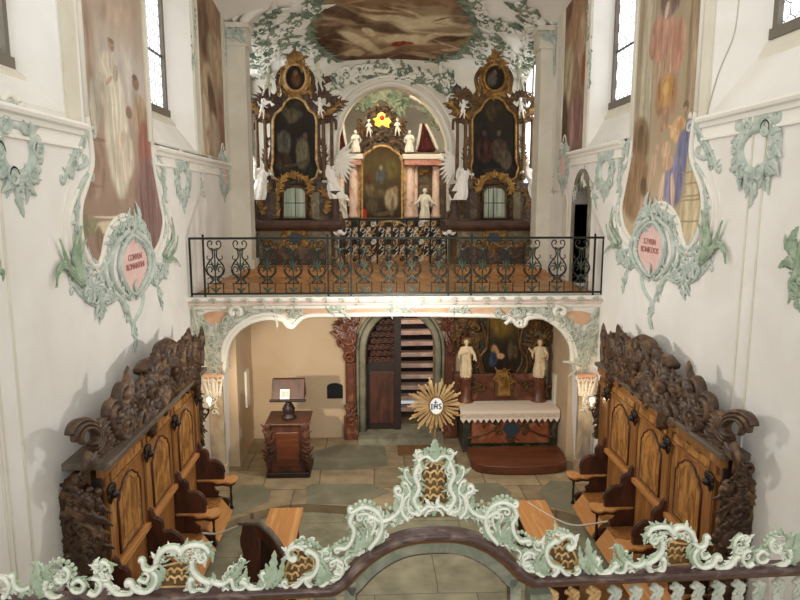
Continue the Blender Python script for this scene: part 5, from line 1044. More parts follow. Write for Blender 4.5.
# ---------------------------------------------------------------- wrought iron gallery railing
YR = 10.92; FR_ = Fr((0, YR, 0), (1, 0, 0), (0, 0, 1)); rx = lambda x: FR_.px(x, 265)[0]
ZT, ZB = 4.17, 3.24
rail = thing('gallery_railing', (.37, YR, ZB), 'black wrought-iron railing with gilded scroll balusters along the gallery edge', 'railing')
xa, xb_ = rx(190), rx(603)
b = MB(); b.box(xa, xb_, YR - .022, YR + .022, ZT - .018, ZT + .018); b.build('top_rail', 'iron', rail)
b = MB(); b.box(xa, xb_, YR - .02, YR + .02, ZB - .015, ZB + .015); b.build('bottom_rail', 'iron', rail)
for x in (190.5, 204, 328, 351, 448.5, 471.5, 594, 602.5):
    b = MB(); u = rx(x); b.box(u - .014, u + .014, YR - .014, YR + .014, 3.19, ZT + (.0 if x in (190.5, 602.5) else .05)); b.ball((u, YR, ZT + .05), .02, 8) if x not in (190.5, 602.5) else None; b.build('post', 'iron', rail)
proto = None; base = rx(240)
def bpx(dx, y): return (base + dx * (YR / 650.), FR_.px(240, y)[1])
for x in (215, 240.5, 267, 293, 317, 340.5, 364, 389, 412, 439, 462.5, 482.5, 506, 532.5, 557.5, 581):
    if proto is None:
        b = MB()
        for sg in (-1, 1):
            S = lambda *pts: [bpx(sg * a, c) for a, c in pts]
            b.m = 0; b.stroke(FR_, S((5.5, 283), (1.6, 279), (7.5, 274), (9, 268.5), (6.2, 262.5), (2, 257), (2.4, 250)), .0125, n=6)
            b.stroke(FR_, S((2, 277), (6, 274.5), (7.8, 270), (5.5, 266.5), (2.8, 269), (4.2, 272)), .010, n=5); b.stroke(FR_, S((1, 270), (3, 265), (6, 264)), .009, n=5)
            b.stroke(FR_, S((2.4, 250), (5.6, 247.5), (6.6, 243.5), (4.5, 240.8), (2, 242.5), (3.2, 245)), .011, n=5); b.stroke(FR_, S((7.5, 283.5), (7.5, 294)), .010, n=5); b.stroke(FR_, S((0, 283.5), (8.5, 283.5)), .010, n=5)
            b.stroke(FR_, S((4, 260), (7.5, 258.5), (7, 255.5)), .009, n=5); b.stroke(FR_, S((3, 281), (5, 277), (8, 279)), .007, n=5)
            b.m = 1; b.leaf(FR_, S((0, 292.5), (2.5, 289), (5, 287.5)), .02, .6, .005, 2); b.leaf(FR_, S((0, 268), (2.6, 264), (3.4, 260)), .018, .6, .005, 2); b.leaf(FR_, S((0, 251), (2.5, 248.5), (4.5, 249.5)), .018, .6, .008, 2); b.leaf(FR_, S((0, 276), (2.6, 278), (3.5, 281)), .016, .6, .005, 2)
            b.m = 2
            for q in ((7.6, 258), (5.6, 247), (6.6, 283.5), (8.8, 268.5)): p = bpx(sg * q[0], q[1]); b.ball(FR_.p(p[0], p[1], .01), .011, 6, (1, 1, 1), 4)
        b.m = 0; u = base; b.box(u - .009, u + .009, YR - .009, YR + .009, ZB, 4.0); b.m = 1; b.leaf(FR_, [bpx(0, 293), bpx(0, 285)], .022, .6, .01, 2); b.leaf(FR_, [bpx(0, 271), bpx(0, 259)], .022, .6, .01, 2); p = bpx(0, 249.5); b.ball(FR_.p(p[0], p[1], .01), .028, 8, (1, .6, .8)); b.m = 2; b.ball(FR_.p(p[0], p[1], .03), .012, 6)
        proto = b.build('baluster', ['iron', 'iron_green', 'gold'], rail); proto.location.x += rx(x) - base
    else:
        o = proto.copy(); COL.objects.link(o); o.location.x = rx(x) - base

# ---------------------------------------------------------------- the two side altars
YS = 16.0; FA0 = Fr((0, YS, 0), (1, 0, 0), (0, 0, 1))
def scroll_mass(b, fr, path, size, seed, w=.0, step=.3):
    foliage(b, fr, path, size * .78, seed, step, h=.8, w=w, r=.1, leafw=.2)
def side_altar(cx, lab, seed, right):
    dx0 = cx - 295; FA = FA0; Q = lambda *pts: [FA.px(cx + a, y) for a, y in pts]; q1 = lambda a, y: FA.px(cx + a, y)
    ctr = q1(0, 200)[0]
    root = thing('side_altar', (ctr, 15.6, FLOOR2), 'dark marble rococo altar with gilded frames and painted altarpiece, %s side of the gallery' % lab, 'altar', 'side altars')
    F2 = Fr((0, 15.25, 0), (1, 0, 0), (0, 0, 1)); G = lambda *pts: [F2.px(cx + a, y) for a, y in pts]; g1 = lambda a, y: F2.px(cx + a, y)
    # steps
    u0, u1 = g1(-42, 260)[0], g1(38, 260)[0]
    b = MB(); b.box(u0, u1, 13.9, 15.3, FLOOR2, FLOOR2 + .12); b.build('step', 'plank_wood', root, bev=.01)
    # stone table
    u0, u1 = g1(-37, 240)[0], g1(36, 240)[0]; zt = g1(0, 231)[1]; zl = g1(0, 221)[1]
    b = MB(); b.box(u0, u1, 15.25, 16.9, FLOOR2, zt); b.m = 1; b.prism(F2, [(u0 + .12, FLOOR2 + .12), (u1 - .12, FLOOR2 + .12), (u1 - .12, zt - .28), (u0 + .12, zt - .28)], 0, .03); b.m = 1; b.box(u0 - .05, u1 + .05, 15.2, 15.4, FLOOR2, FLOOR2 + .14); b.build('altar_table', ['olive_marble', 'altar_stone'], root, bev=.01)
    b = MB(); fx = Fr((0, 0, 0), (0, -1, 0), (0, 0, 1)); u2, u3 = g1(-49, 226)[0], g1(47, 226)[0]
    rings = []
    for u in (u2, u2 + .25, u2 + .3, u3 - .3, u3 - .25, u3):
        y0 = 15.08 if abs(u - ctr) > .85 else 15.14
        rings.append([V3((u, 16.9, zt)), V3((u, y0 + .1, zt)), V3((u, y0 + .06, zt + .05)), V3((u, y0 + .02, zt + .08)), V3((u, y0, zt + .14)), V3((u, y0, zl - .03)), V3((u, y0 + .02, zl)), V3((u, 16.9, zl))])
    b.loft(rings, smooth=False); b.build('altar_ledge', 'altar_ledge', root)
    b = MB(); c = g1(0, 238); b.prism(F2, spline([(c[0] - .2, c[1]), (c[0] - .13, c[1] + .1), (c[0], c[1] + .14), (c[0] + .13, c[1] + .1), (c[0] + .2, c[1]), (c[0] + .12, c[1] - .08), (c[0], c[1] - .17), (c[0] - .12, c[1] - .08)], 2, True), 0, .04); b.build('shield', 'slate_blue', root, label='dark blue cartouche shield')
    b = MB(); P = [(c[0] + .24 * math.cos(t), c[1] + .2 * math.sin(t) - .01) for t in [2 * PI * k / 16 for k in range(16)]]; b.stroke(F2, P, .025, h=1.2, w=.02, closed=True, raw=True); scroll_mass(b, F2, P, .16, seed, .02, .35); b.leaf(F2, [(c[0], c[1] - .2), (c[0], c[1] - .45)], .06, .7, .02); scroll_mass(b, F2, G((-30, 243), (-15, 246), (-8, 240)), .13, seed + 2, .01); scroll_mass(b, F2, G((30, 243), (15, 246), (8, 240)), .13, seed + 3, .01)
    b.build('gilt_ornament', 'gold', root)
    for sg in (-1, 1):   # cherub heads at the corners
        p = g1(sg * 45, 232); b = MB(); b.ball(F2.p(p[0], p[1], .06), .07, 10); b.ball(F2.p(p[0], p[1] - .01, .13), .02, 6); b.leaf(F2, [p, (p[0] - .1, p[1] - .04), (p[0] - .15, p[1] + .02)], .05, .6, .04, 3); b.leaf(F2, [p, (p[0] + .1, p[1] - .04), (p[0] + .15, p[1] + .02)], .05, .6, .04, 3); b.ball(F2.p(p[0], p[1] + .04, .04), .06, 8); b.build('cherub_head', 'statue_white', root)
    # pedestals, window shrine
    for sg in (-1, 1):
        b = MB(); P = [(sg * 48, 221), (sg * 46, 212), (sg * 38, 208), (sg * 37, 196), (sg * 44, 190), (sg * 42, 184), (sg * 22, 182), (sg * 20, 196), (sg * 19, 221)]; b.prism(FA, Q(*P), -.4, .1); b.m = 1
        a = q1(sg * 33, 221); 
        b.lathe((q1(sg * 41, 200)[0], YS - .2, q1(0, 221)[1]), [(.14, 0), (.14, .05), (.10, .09), (.085, .2), (.10, .34), (.075, .5), (.09, .62), (.13, .68), (.13, .72)], 14)
        b.build('pedestal', ['altar_stone', 'altar_ledge'], root, bev=.01)
        b = MB(); scroll_mass(b, FA, Q((sg * 17, 218), (sg * 18, 200), (sg * 15, 186)), .14, seed + 9 + sg, .12); scroll_mass(b, FA, Q((sg * 30, 214), (sg * 34, 200), (sg * 27, 190)), .16, seed + 11 + sg, .12); b.build('gilt_scroll', 'gold' if seed % 2 else 'gilt_dim', root)
        b = MB(); b.prism(FA, Q((sg * 25, 219), (sg * 25, 192), (sg * 18, 192), (sg * 18, 219)), .1, .16); b.build('inset_panel', 'altar_stone' if sg < 0 else 'olive_marble', root)
    b = MB(); b.prism(FA, Q((-24, 220), (24, 220), (24, 181), (-24, 181)), -.2, -.05); b.build('shrine_back', 'altar_stone', root)
    wn = [(-11.5, 218.5), (11.5, 218.5), (11.5, 192), (8, 187.5), (0, 186), (-8, 187.5), (-11.5, 192)]
    b = MB(); b.prism(FA, Q(*wn), .02, .05); cr = b.build('shrine', 'curtain_green', root, label='glazed shrine with pale green curtains')
    b = MB(); b.stroke(FA, Q(*wn), .03, w=.08, closed=True, raw=True); b.build('shrine_frame', 'gilt_dim', cr)
    b = MB(); 
    for a_ in ((-1, 187, -1, 218), (-11, 203, 11, 203), (-6, 188, -6, 218)) if right else ((1, 187, 1, 218), (-11, 203, 11, 203)): b.stroke(FA, Q((a_[0], a_[1]), (a_[2], a_[3])), .009, w=.07, n=5)
    b.build('glazing_bar', 'lead', cr)
    b = MB()
    for k in range(16):
        x = -11 + k * 1.45; b.stroke(FA, Q((x, 217.5), (x + .3, 203), (x, 189)), .022, h=.8, w=.05, n=6)
    b.build('curtain', 'curtain_green', cr)
    b = MB(); P = Q((-17, 192), (-13, 181), (-4, 176), (0, 175), (4, 176), (13, 181), (17, 192)); b.stroke(FA, P, .06, h=1.2, w=.1); scroll_mass(b, FA, P, .17, seed + 20, .14, .22); b.build('gilt_arch', 'gold', root)
    # body of the retable with the altarpiece
    body = [(-26, 184), (-29, 170), (-25, 150), (-25, 125), (-30, 112), (-20, 104), (-13, 94), (-15, 86), (-14, 74), (-9, 64), (0, 60), (9, 64), (14, 74), (15, 86), (13, 94), (20, 104), (30, 112), (25, 125), (25, 150), (29, 170), (26, 184)]
    b = MB(); b.prism(FA, Q(*body), -.12, 0); b.build('retable', 'altar_stone' if not right else 'gilt_dim', root, bev=.01)
    pic = Q((-21, 178), (-23.5, 168), (-22, 160), (-22, 120), (-19.5, 114), (-14, 110), (-9.5, 102), (-5, 98.5), (0, 97.5), (5, 98.5), (9.5, 102), (14, 110), (19.5, 114), (21.5, 120), (21.5, 160), (24, 168), (21, 178), (12, 182), (5, 177), (0, 175.5), (-5, 177), (-12, 182))
    bx = (min(p[0] for p in pic), max(p[0] for p in pic), min(p[1] for p in pic), max(p[1] for p in pic)); D_ = (38, 30, 22)
    if not right: st = [(-3, 112, 12, 10, 0, (86, 76, 48), .8, .8), (-6, 118, 5, 6, 20, (112, 100, 74), .9, .4), (3, 116, 4, 5, 0, (100, 90, 66), .8, .5), (-13, 140, 7, 8, 10, (104, 100, 84), .8, .4), (9, 150, 7, 12, 0, (120, 108, 80), .9, .4), (9, 138, 3, 3, 0, (88, 66, 48), .9, .4), (2, 160, 9, 5, 20, (112, 100, 72), .8, .5), (-10, 160, 4, 10, 0, (84, 62, 40), .8, .5), (-14, 172, 8, 4, 0, (66, 60, 44), .8, .5), (0, 128, 10, 4, 0, (60, 50, 34), .8, .6), (9, 166, 5, 6, 0, (64, 56, 42), .8, .4)]
    else: st = [(-3, 112, 6, 8, 20, (96, 72, 34), .8, .7), (0, 105, 8, 6, 0, (72, 58, 34), .8, .8), (-8, 146, 9, 6, 0, (70, 42, 30), .8, .5), (5, 150, 8, 10, 10, (84, 64, 44), .8, .5), (12, 160, 5, 5, 0, (116, 96, 70), .7, .4), (-2, 166, 8, 6, 0, (60, 48, 38), .9, .5), (6, 172, 4, 4, 0, (100, 84, 64), .7, .4), (-12, 130, 6, 10, 0, (44, 36, 26), .8, .6)]
    if not right: st = robe(9, 138, 172, 3, 8, (122, 112, 84), 8, -3, 41) + [(10, 136, 2.4, 4, 0, (112, 88, 66), .9, .4)] + robe(-13, 130, 156, 8, 4, (100, 96, 80), 6, 4, 42) + robe(-4, 108, 124, 4, 7, (104, 94, 66), 6, 2, 43) + [(-9, 112, 4, 5, 30, (96, 86, 60), .8, .5), (4, 114, 4, 4, -20, (92, 82, 58), .8, .5), (0, 104, 9, 7, 0, (66, 58, 36), .6, .9)] + robe(-12, 152, 172, 5, 9, (72, 52, 34), 5, 0, 44) + [(2, 164, 14, 2, 12, (92, 84, 62), .7, .5), (-4, 172, 14, 2.5, 8, (58, 54, 40), .8, .5), (14, 172, 5, 8, 0, (50, 46, 34), .7, .5)]
    else: st = robe(4, 138, 162, 5, 9, (86, 66, 48), 8, 2, 45) + robe(-9, 138, 164, 6, 8, (74, 40, 30), 7, -1, 46) + robe(12, 150, 170, 3, 6, (104, 88, 66), 5, 0, 47) + [(-3, 114, 5, 9, 20, (88, 68, 36), .8, .6), (2, 106, 8, 6, 0, (66, 54, 32), .7, .8), (5, 133, 2.4, 3, 0, (110, 86, 64), .9, .4), (-10, 134, 2.4, 3, 0, (96, 72, 52), .9, .4), (0, 172, 14, 4, 5, (58, 46, 36), .8, .5), (-12, 122, 4, 8, 0, (44, 38, 28), .8, .6)]
    st = [(cx + a, y, p, q, r, tuple(v * .8 for v in c_), al, so) for a, y, p, q, r, c_, al, so in st]
    painting('altarpiece', lambda u, v: FA.p(u, v, .02), bx, pic, pxpaint(FA, bx, [(0, (22, 18, 13)), (.5, (32, 25, 17)), (1, (42, 34, 20))], st, 60, 110, seed, mott=7), 'canvas', root, label='dark oil altarpiece')
    b = MB(); b.stroke(FA, pic, .032, h=1.2, w=.03, closed=True, raw=True); b.build('gilt_frame', 'gilt_paint' if not right else 'gold', root, label='gilded altarpiece frame')
    ov = [(q1(.5, 78)[0] + .26 * math.cos(t), q1(0, 78)[1] + .31 * math.sin(t)) for t in [2 * PI * k / 24 for k in range(24)]]
    bx = (min(p[0] for p in ov), max(p[0] for p in ov), min(p[1] for p in ov), max(p[1] for p in ov))
    painting('oval_painting', lambda u, v: FA.p(u, v, .03), bx, ov, pxpaint(FA, bx, [(0, (30, 24, 18)), (1, (34, 26, 20))], [(cx + (1 if not right else -2), 80, 5, 7, 0, (104, 64, 34) if not right else (92, 84, 70), .8, .6), (cx + .5, 73, 2.4, 3, 0, (116, 92, 66), .8, .4)], 40, 46, seed + 1, mott=6), 'canvas', root, label='small dark oval painting')
    b = MB(); b.stroke(FA, ov, .04, h=1.3, w=.03, closed=True, raw=True); b.stroke(FA, [(ov[0][0] - .26 + (p - ov[0][0] + .26) * 1.22, q1(0, 78)[1] + (q - q1(0, 78)[1]) * 1.2) for p, q in ov], .03, w=.01, closed=True, raw=True); b.build('oval_frame', 'gilt_paint' if not right else 'gold', root)
    b = MB(); scroll_mass(b, FA, Q((-7, 64), (0, 56), (7, 64)), .2, seed + 30, .05, .25); b.leaf(FA, Q((0, 64), (0, 48)), .1, .7, .06); b.build('crest', 'gold', root); b = MB(); scroll_mass(b, FA, Q((-12, 92), (0, 96), (12, 92)), .15, seed + 32, .05, .3); b.build('lower_crest', 'gold', root)
    for sg in (-1, 1):
        # free-standing columns with light between them
        m_ = 'gilt_dim'; b = MB()
        for a_, r in ((29, .05), (37, .045)): c_ = q1(sg * a_, 150); zb, zt_ = q1(0, 180)[1], q1(0, 120)[1]; b.lathe((c_[0], YS - .05, zb), [(r * 1.5, 0), (r * 1.5, .06), (r * 1.1, .1), (r, .2), (r * .85, zt_ - zb - .1), (r * 1.2, zt_ - zb - .04), (r * 1.4, zt_ - zb)], 12)
        b.build('column', m_, root)
        b = MB(); scroll_mass(b, FA, Q((sg * 26, 122), (sg * 34, 116), (sg * 42, 106), (sg * 46, 102)), .24, seed + 40 + sg, .0, .22); scroll_mass(b, FA, Q((sg * 14, 104), (sg * 22, 98), (sg * 32, 94), (sg * 40, 104)), .22, seed + 44 + sg, .02, .22); b.stroke(FA, Q((sg * 12, 68), (sg * 18, 78), (sg * 17, 92), (sg * 26, 98), (sg * 30, 88)), .055, .03, h=1.2, w=.0)
        b.stroke(FA, Q((sg * 24, 106), (sg * 34, 110), (sg * 44, 104)), .08, .06, h=1.2); b.stroke(FA, Q((sg * 30, 122), (sg * 40, 120), (sg * 41, 130)), .05, .03, h=1.2); scroll_mass(b, FA, Q((sg * 25, 168), (sg * 30, 158), (sg * 27, 140)), .14, seed + 47 + sg, .05, .3)
        b.build('entablature_scroll', 'gilt_dim' if right else 'altar_ledge', root, label='dark carved scrolls'); b = MB(); scroll_mass(b, FA, Q((sg * 24, 118), (sg * 36, 112), (sg * 44, 104)), .12, seed + 50 + sg, .1, .3); scroll_mass(b, FA, Q((sg * 16, 96), (sg * 14, 80), (sg * 12, 68)), .1, seed + 52 + sg, .06, .4); b.build('gilt_leaves', 'gold', root)
    sg = -1 if not right else 1
    b = MB(); p0 = q1(sg * 34, 103 if not right else 110); p1 = q1(sg * 52, 103 if not right else 110.5); b.tube([FA.p(*p0), FA.p(*p1)], .022, 8); b.build('tie_bar', 'iron', root)
    # figures on the altar are things of their own
    fg_ = lambda a, y, H, rz, lab2, **k: figure('angel_statue' if k.get('wings') else 'putto', tuple(FA.p(*q1(a, y), .12)), H, rz, k.pop('m', 'statue_white'), lab2, **k)
    A1 = [((-.2, -.05, .66), (-.26, -.16, .82)), ((.19, -.05, .62), (.1, -.2, .64))]; A2 = [((-.19, -.05, .62), (-.1, -.2, .64)), ((.22, -.05, .7), (.34, -.12, .86))]
    fg_(-38, 200, 1.15, .5, 'large white kneeling angel left of the shrine on the %s side altar' % lab, wings=1.0, kneel=.7, arms=A1, lean=.32, cat='statue', group='angels on the side altars')
    fg_(44, 199, 1.15, -.5, 'large white winged angel right of the shrine on the %s side altar' % lab, wings=1.1, kneel=.5, arms=A2, lean=-.38, cat='statue', group='angels on the side altars')
    pm = 'stone_putto' if not right else 'stone_putto'
    for a, y, H, rz, w2 in ((-28, 97, .62, .4, 'standing upper left'), (26, 92, .62, -.4, 'standing upper right'), (-33, 119, .42, .5, 'reclining lower left'), (27, 119, .46, -.5, 'reclining lower right'), (18, 64, .36, -.3, 'perched by the crest, upper right'), (-17, 67, .4, .3, 'perched by the crest, upper left')):
        if right and a in (-28, -17): continue
        fg_(a, y, H, rz, 'small white putto %s on the %s side altar' % (w2, lab), robe=False, m=pm if abs(a) in (28, 26) else 'statue_white', cat='statue', group='putti on the side altars', arms=[((-.2, -.04, .72), (-.3, -.1, .86)), ((.2, -.05, .62), (.26, -.16, .6))], lean=.12 if a < 0 else -.12, seed=abs(a))
side_altar(295, 'left', 3, False); side_altar(494, 'right', 4, True)

# ---------------------------------------------------------------- high altar beyond the arch
YH = 20.5; FH = Fr((0, YH, 0), (1, 0, 0), (0, 0, 1)); H1 = FH.px; HQ = lambda *p: FH.pxs(p)
ha = thing('high_altar', (H1(382, 250)[0], YH, FLOOR2), 'pink marble high altar with a large arched altarpiece beyond the chancel arch', 'altar')
b = MB(); z0 = FLOOR2; b.box(H1(334, 250)[0], H1(436, 250)[0], YH - .5, YH + .3, z0, H1(382, 222)[1]); b.m = 1; b.box(H1(358, 250)[0], H1(406, 250)[0], YH - 1.0, YH - .5, z0, H1(382, 236)[1]); b.build('altar_table', ['altar_stone', 'altar_ledge'], ha, bev=.01)
b = MB(); b.box(H1(330, 250)[0], H1(444, 250)[0], YH, YH + .3, z0, H1(382, 152)[1]); b.build('back_wall', 'olive_marble', ha)
mi = lambda x: 764 - x
for x0, r in ((354, .14), (410, .14), (329, .1), (435, .12), (342, .1), (415.5, .06)):
    b = MB(); u = H1(x0, 200)[0]; zb, zt = H1(0, 218)[1], H1(0, 166)[1]; b.lathe((u, YH - .22, zb), [(r * 1.3, 0), (r * 1.3, .08), (r * 1.05, .14), (r, .3), (r * .88, zt - zb)], 14); c = b.build('column', 'pink_marble', ha, label='pink marble column')
    b = MB(); b.lathe((u, YH - .22, zt), [(r * .9, 0), (r * 1.1, .05), (r * 1.5, .2)], 12); foliage(b, Fr((u, YH - .22 - r, zt), (1, 0, 0), (0, 0, 1)), [(-r, .05), (r, .05)], .12, 3, .3); b.build('capital', 'gold', c)
for x0, x1 in ((326, 360), (404, 442)):
    b = MB(); b.box(H1(x0, 0)[0], H1(x1, 0)[0], YH - .45, YH + .2, H1(0, 165)[1], H1(0, 159)[1]); b.m = 1; b.box(H1(x0 - 2, 0)[0], H1(x1 + 2, 0)[0], YH - .5, YH + .2, H1(0, 159)[1], H1(0, 154)[1]); b.build('entablature', ['red_marble', 'statue_white'], ha, bev=.01)
pic = HQ((361.5, 219), (361.5, 162), (364, 155), (367, 153), (371, 150), (376, 147), (382, 146), (388, 147), (393, 150), (397, 153), (400, 155), (402.5, 162), (402.5, 219)); bx = (pic[0][0], pic[-1][0], pic[0][1], max(p[1] for p in pic))
painting('altarpiece', lambda u, v: FH.p(u, v, .06), bx, pic, pxpaint(FH, bx, [(0, (56, 46, 36)), (.4, (84, 72, 48)), (.75, (96, 84, 50)), (1, (74, 58, 34))],
    [(381, 176, 5, 8, 0, (86, 92, 96), .9, .4), (381, 168, 2, 2.4, 0, (170, 150, 120), .9, .4), (370, 190, 5, 8, 20, (120, 106, 80), .8, .6), (391, 200, 7, 12, 0, (176, 164, 138), .9, .4), (395, 190, 3, 4, 0, (140, 120, 96), .9, .4), (392, 208, 2, 10, 0, (110, 98, 78), .7, .5), (378, 194, 8, 5, 0, (104, 94, 70), .8, .6), (372, 206, 6, 8, 0, (96, 84, 66), .8, .5), (364, 214, 3, 5, 0, (180, 56, 36), .95, .3), (368, 180, 5, 6, 0, (92, 58, 40), .7, .6), (392, 170, 7, 10, 0, (110, 98, 56), .7, .7), (384, 214, 10, 2, 0, (120, 104, 80), .7, .4)], 60, 100, 9, mott=8), 'canvas', ha, label='painted altarpiece')
b = MB(); b.stroke(FH, pic, .055, h=1.2, w=.06, closed=True, raw=True); b.build('gilt_frame', 'gilt_paint', ha)
b = MB(); 
for x in (358.5, 405.5): b.prism(FH, HQ((x - 1.6, 219), (x + 1.6, 219), (x + 1.6, 166), (x - 1.6, 166)), .02, .1)
b.build('gilt_strip', 'gilt_paint', ha)
nb = HQ((417, 219), (417, 190), (420, 184), (424, 182), (428, 184), (431, 190), (431, 219)); b = MB(); b.prism(FH, nb, 0, .02); nn = b.build('niche', 'olive_marble', ha); b = MB(); b.stroke(FH, nb, .03, w=.03, raw=True); scroll_mass(b, FH, HQ((416, 176), (424, 171), (432, 176)), .2, 6, .06); b.build('niche_frame', 'gold', nn)
b = MB(); scroll_mass(b, FH, HQ((336, 176), (343, 172)), .2, 7, .06); b.build('gilt_ornament', 'gold', ha)
for x in (366, 398):
    b = MB(); sg = -1 if x < 382 else 1; b.stroke(FH, HQ((382 + sg * 24, 155), (382 + sg * 20, 146), (382 + sg * 12, 141), (382 + sg * 7, 136)), .14, .09, h=1.2, w=.05, cb=(sg, .12)); scroll_mass(b, FH, HQ((382 + sg * 22, 150), (382 + sg * 14, 140), (382 + sg * 8, 134)), .3, x, .1); b.build('pediment_scroll', 'altar_stone', ha)
b = MB(); c = HQ((382, 121))[0]
for k in range(26):
    t = 2 * PI * k / 26; rd = random.Random(k); b.ball(FH.p(c[0] + math.cos(t) * .34 * rd.uniform(.8, 1.3), c[1] + math.sin(t) * .3 * rd.uniform(.8, 1.3), .05), rd.uniform(.07, .13), 8, (1.2, 1, .9), 5)
b.build('cloud_wreath', 'altar_stone', ha, label='reddish carved clouds around the window')
b = MB()
for k in range(24): t = 2 * PI * k / 24; r0, r1 = .36, .5 + .12 * (k % 2); b.leaf(FH, [(c[0] + math.cos(t) * r0, c[1] + math.sin(t) * r0), (c[0] + math.cos(t) * r1, c[1] + math.sin(t) * r1)], .035, .5, .02, 1)
b.build('gilt_rays', 'gold', ha)
b = MB(); pts = [(.0, .24), (.1, .17), (.08, .05), (.2, .08), (.28, -.04), (.2, -.12), (.22, -.22), (.1, -.18), (0, -.12), (-.08, -.2), (-.22, -.14), (-.2, -.03), (-.28, .04), (-.16, .08), (-.12, .19)]
b.prism(FH, [(c[0] + a, c[1] + d) for a, d in pts], .16, .2); gl = b.build('glory_window', 'amber_glass', ha, label='glowing yellow glass'); b = MB(); b.ball(FH.p(c[0] - .0, c[1] + .07, .22), .075, 10, (1, .5, 1)); b.build('ruby', 'ruby_glass', gl, label='red glass centre')
for sg in (-1, 1):
    X_ = lambda d: 382 + sg * d
    b = MB(); b.prism(FH, HQ((X_(36), 152), (X_(38), 128), (X_(41), 122), (X_(44), 126), (X_(54), 150), (X_(52), 152)), -.15, -.1)
    for k in range(6): b.stroke(FH, HQ((X_(40.5 + k * .6), 124), (X_(38 + k * 1.6), 138), (X_(37 + k * 3), 151)), .05, .08, w=-.08)
    b.build('curtain', 'velvet_red', ha, label='dark red carved curtain')
    b = MB(); b.stroke(FH, HQ((X_(34), 150), (X_(37), 138), (X_(39), 124)), .045, h=1.2); b.stroke(FH, HQ((X_(44), 124), (X_(50), 136), (X_(56), 150)), .045, h=1.2); b.stroke(FH, HQ((X_(57), 124), (X_(50), 112), (X_(40), 102), (X_(28), 96)), .07, h=1.2); b.build('canopy_rib', 'stucco_cream', ha)
    b = MB(); scroll_mass(b, FH, HQ((X_(56), 128), (X_(48), 114), (X_(38), 106)), .25, 60 + sg, .0); b.build('canopy_leaves', 'stucco_dim_green' if sg > 0 else 'stucco_cream', ha)
b = MB(); scroll_mass(b, FH, HQ((360, 106), (372, 92), (382, 84), (392, 92), (404, 106)), .42, 70, .1, .2); scroll_mass(b, FH, HQ((366, 108), (382, 98), (398, 108)), .36, 72, .2, .2); b.stroke(FH, HQ((362, 112), (368, 98), (382, 90), (396, 98), (402, 112)), .09, w=.1); b.build('canopy_crest', 'stucco_dim_green', ha)
b = MB(); scroll_mass(b, FH, HQ((360, 124), (364, 134), (372, 142)), .3, 75, .1, .25); scroll_mass(b, FH, HQ((404, 124), (400, 134), (392, 142)), .3, 77, .1, .25); b.build('gilt_ornament', 'gilt_dim', ha)
fh = lambda x, y, H, rz, lab2, w=.3, **k: figure(k.pop('n', 'saint_statue'), tuple(FH.p(*H1(x, y), w)), H, rz, 'statue_white', lab2, **k)
fh(424, 222, 1.05, 0, 'white standing saint with outspread hands in the right niche of the high altar', arms=[((-.2, -.04, .6), (-.32, -.1, .52)), ((.2, -.04, .6), (.32, -.1, .52))], cat='statue')
fh(356, 153, .75, .4, 'white seated figure on the left pediment of the high altar', kneel=.6, cat='statue', group='figures on the high altar pediment')
fh(409, 153, .75, -.4, 'white seated figure on the right pediment of the high altar', kneel=.6, cat='statue', group='figures on the high altar pediment')
fh(343, 222, 1.05, .2, 'white standing saint at the left side of the high altar', cat='statue')
for x, y, l2 in ((342, 108, 'upper left'), (421, 106, 'upper right'), (369, 138, 'left of the altarpiece arch'), (397, 137, 'right of the altarpiece arch')): fh(x, y, .5, 0, 'small putto %s on the high altar canopy' % l2, n='putto', robe=False, cat='statue', group='putti on the high altar', seed=x)

# ---------------------------------------------------------------- grille between the altars
YG2 = 16.6; FG = Fr((0, YG2, 0), (1, 0, 0), (0, 0, 1)); gq = FG.px
gt = thing('chancel_grille', (gq(390, 250)[0], YG2, FLOOR2), 'wrought-iron chancel grille with dense gilded scrollwork and an arched middle', 'grille')
ztop = gq(0, 219.5)[1]; b = MB(); b.box(gq(340, 0)[0], gq(450, 0)[0], YG2 - .02, YG2 + .02, ztop - .03, ztop + .02); b.build('top_bar', 'iron', gt)
for x in (341, 357, 376, 407, 432, 449): u = gq(x, 0)[0]; b = MB(); b.box(u - .02, u + .02, YG2 - .02, YG2 + .02, FLOOR2, ztop); b.build('post', 'iron', gt)
for x0, x1 in ((342, 356), (358, 375), (377, 391), (392, 406), (408, 431), (433, 448)):
    b = MB(); u0, u1 = gq(x0, 0)[0], gq(x1, 0)[0]; n = max(2, int((u1 - u0) / .12))
    for k in range(n):
        u = u0 + (k + .5) * (u1 - u0) / n
        for j, z in enumerate((ztop - .12, ztop - .27, ztop - .42, ztop - .57, ztop - .72, ztop - .87, ztop - 1.0)): b.m = (j * 2 + k) % 3; b.ccurve(FG, u, z, .06, 70 * (k + 2 * j), 70 * (k + 2 * j) + 250, .015, n=5); b.m = (j + k) % 3; b.leaf(FG, [(u - .05, z - .07), (u + .02, z), (u + .06, z + .08)], .026, .6, .01, 2)
    b.build('scroll_panel', ['gilt_paint', 'iron', 'stucco_cream'], gt)
b = MB(); b.stroke(FG, [gq(*p) for p in ((376, 226), (382, 222.5), (391, 221), (400, 222.5), (407, 226))], .025); b.build('arched_rail', 'gilt_paint', gt)
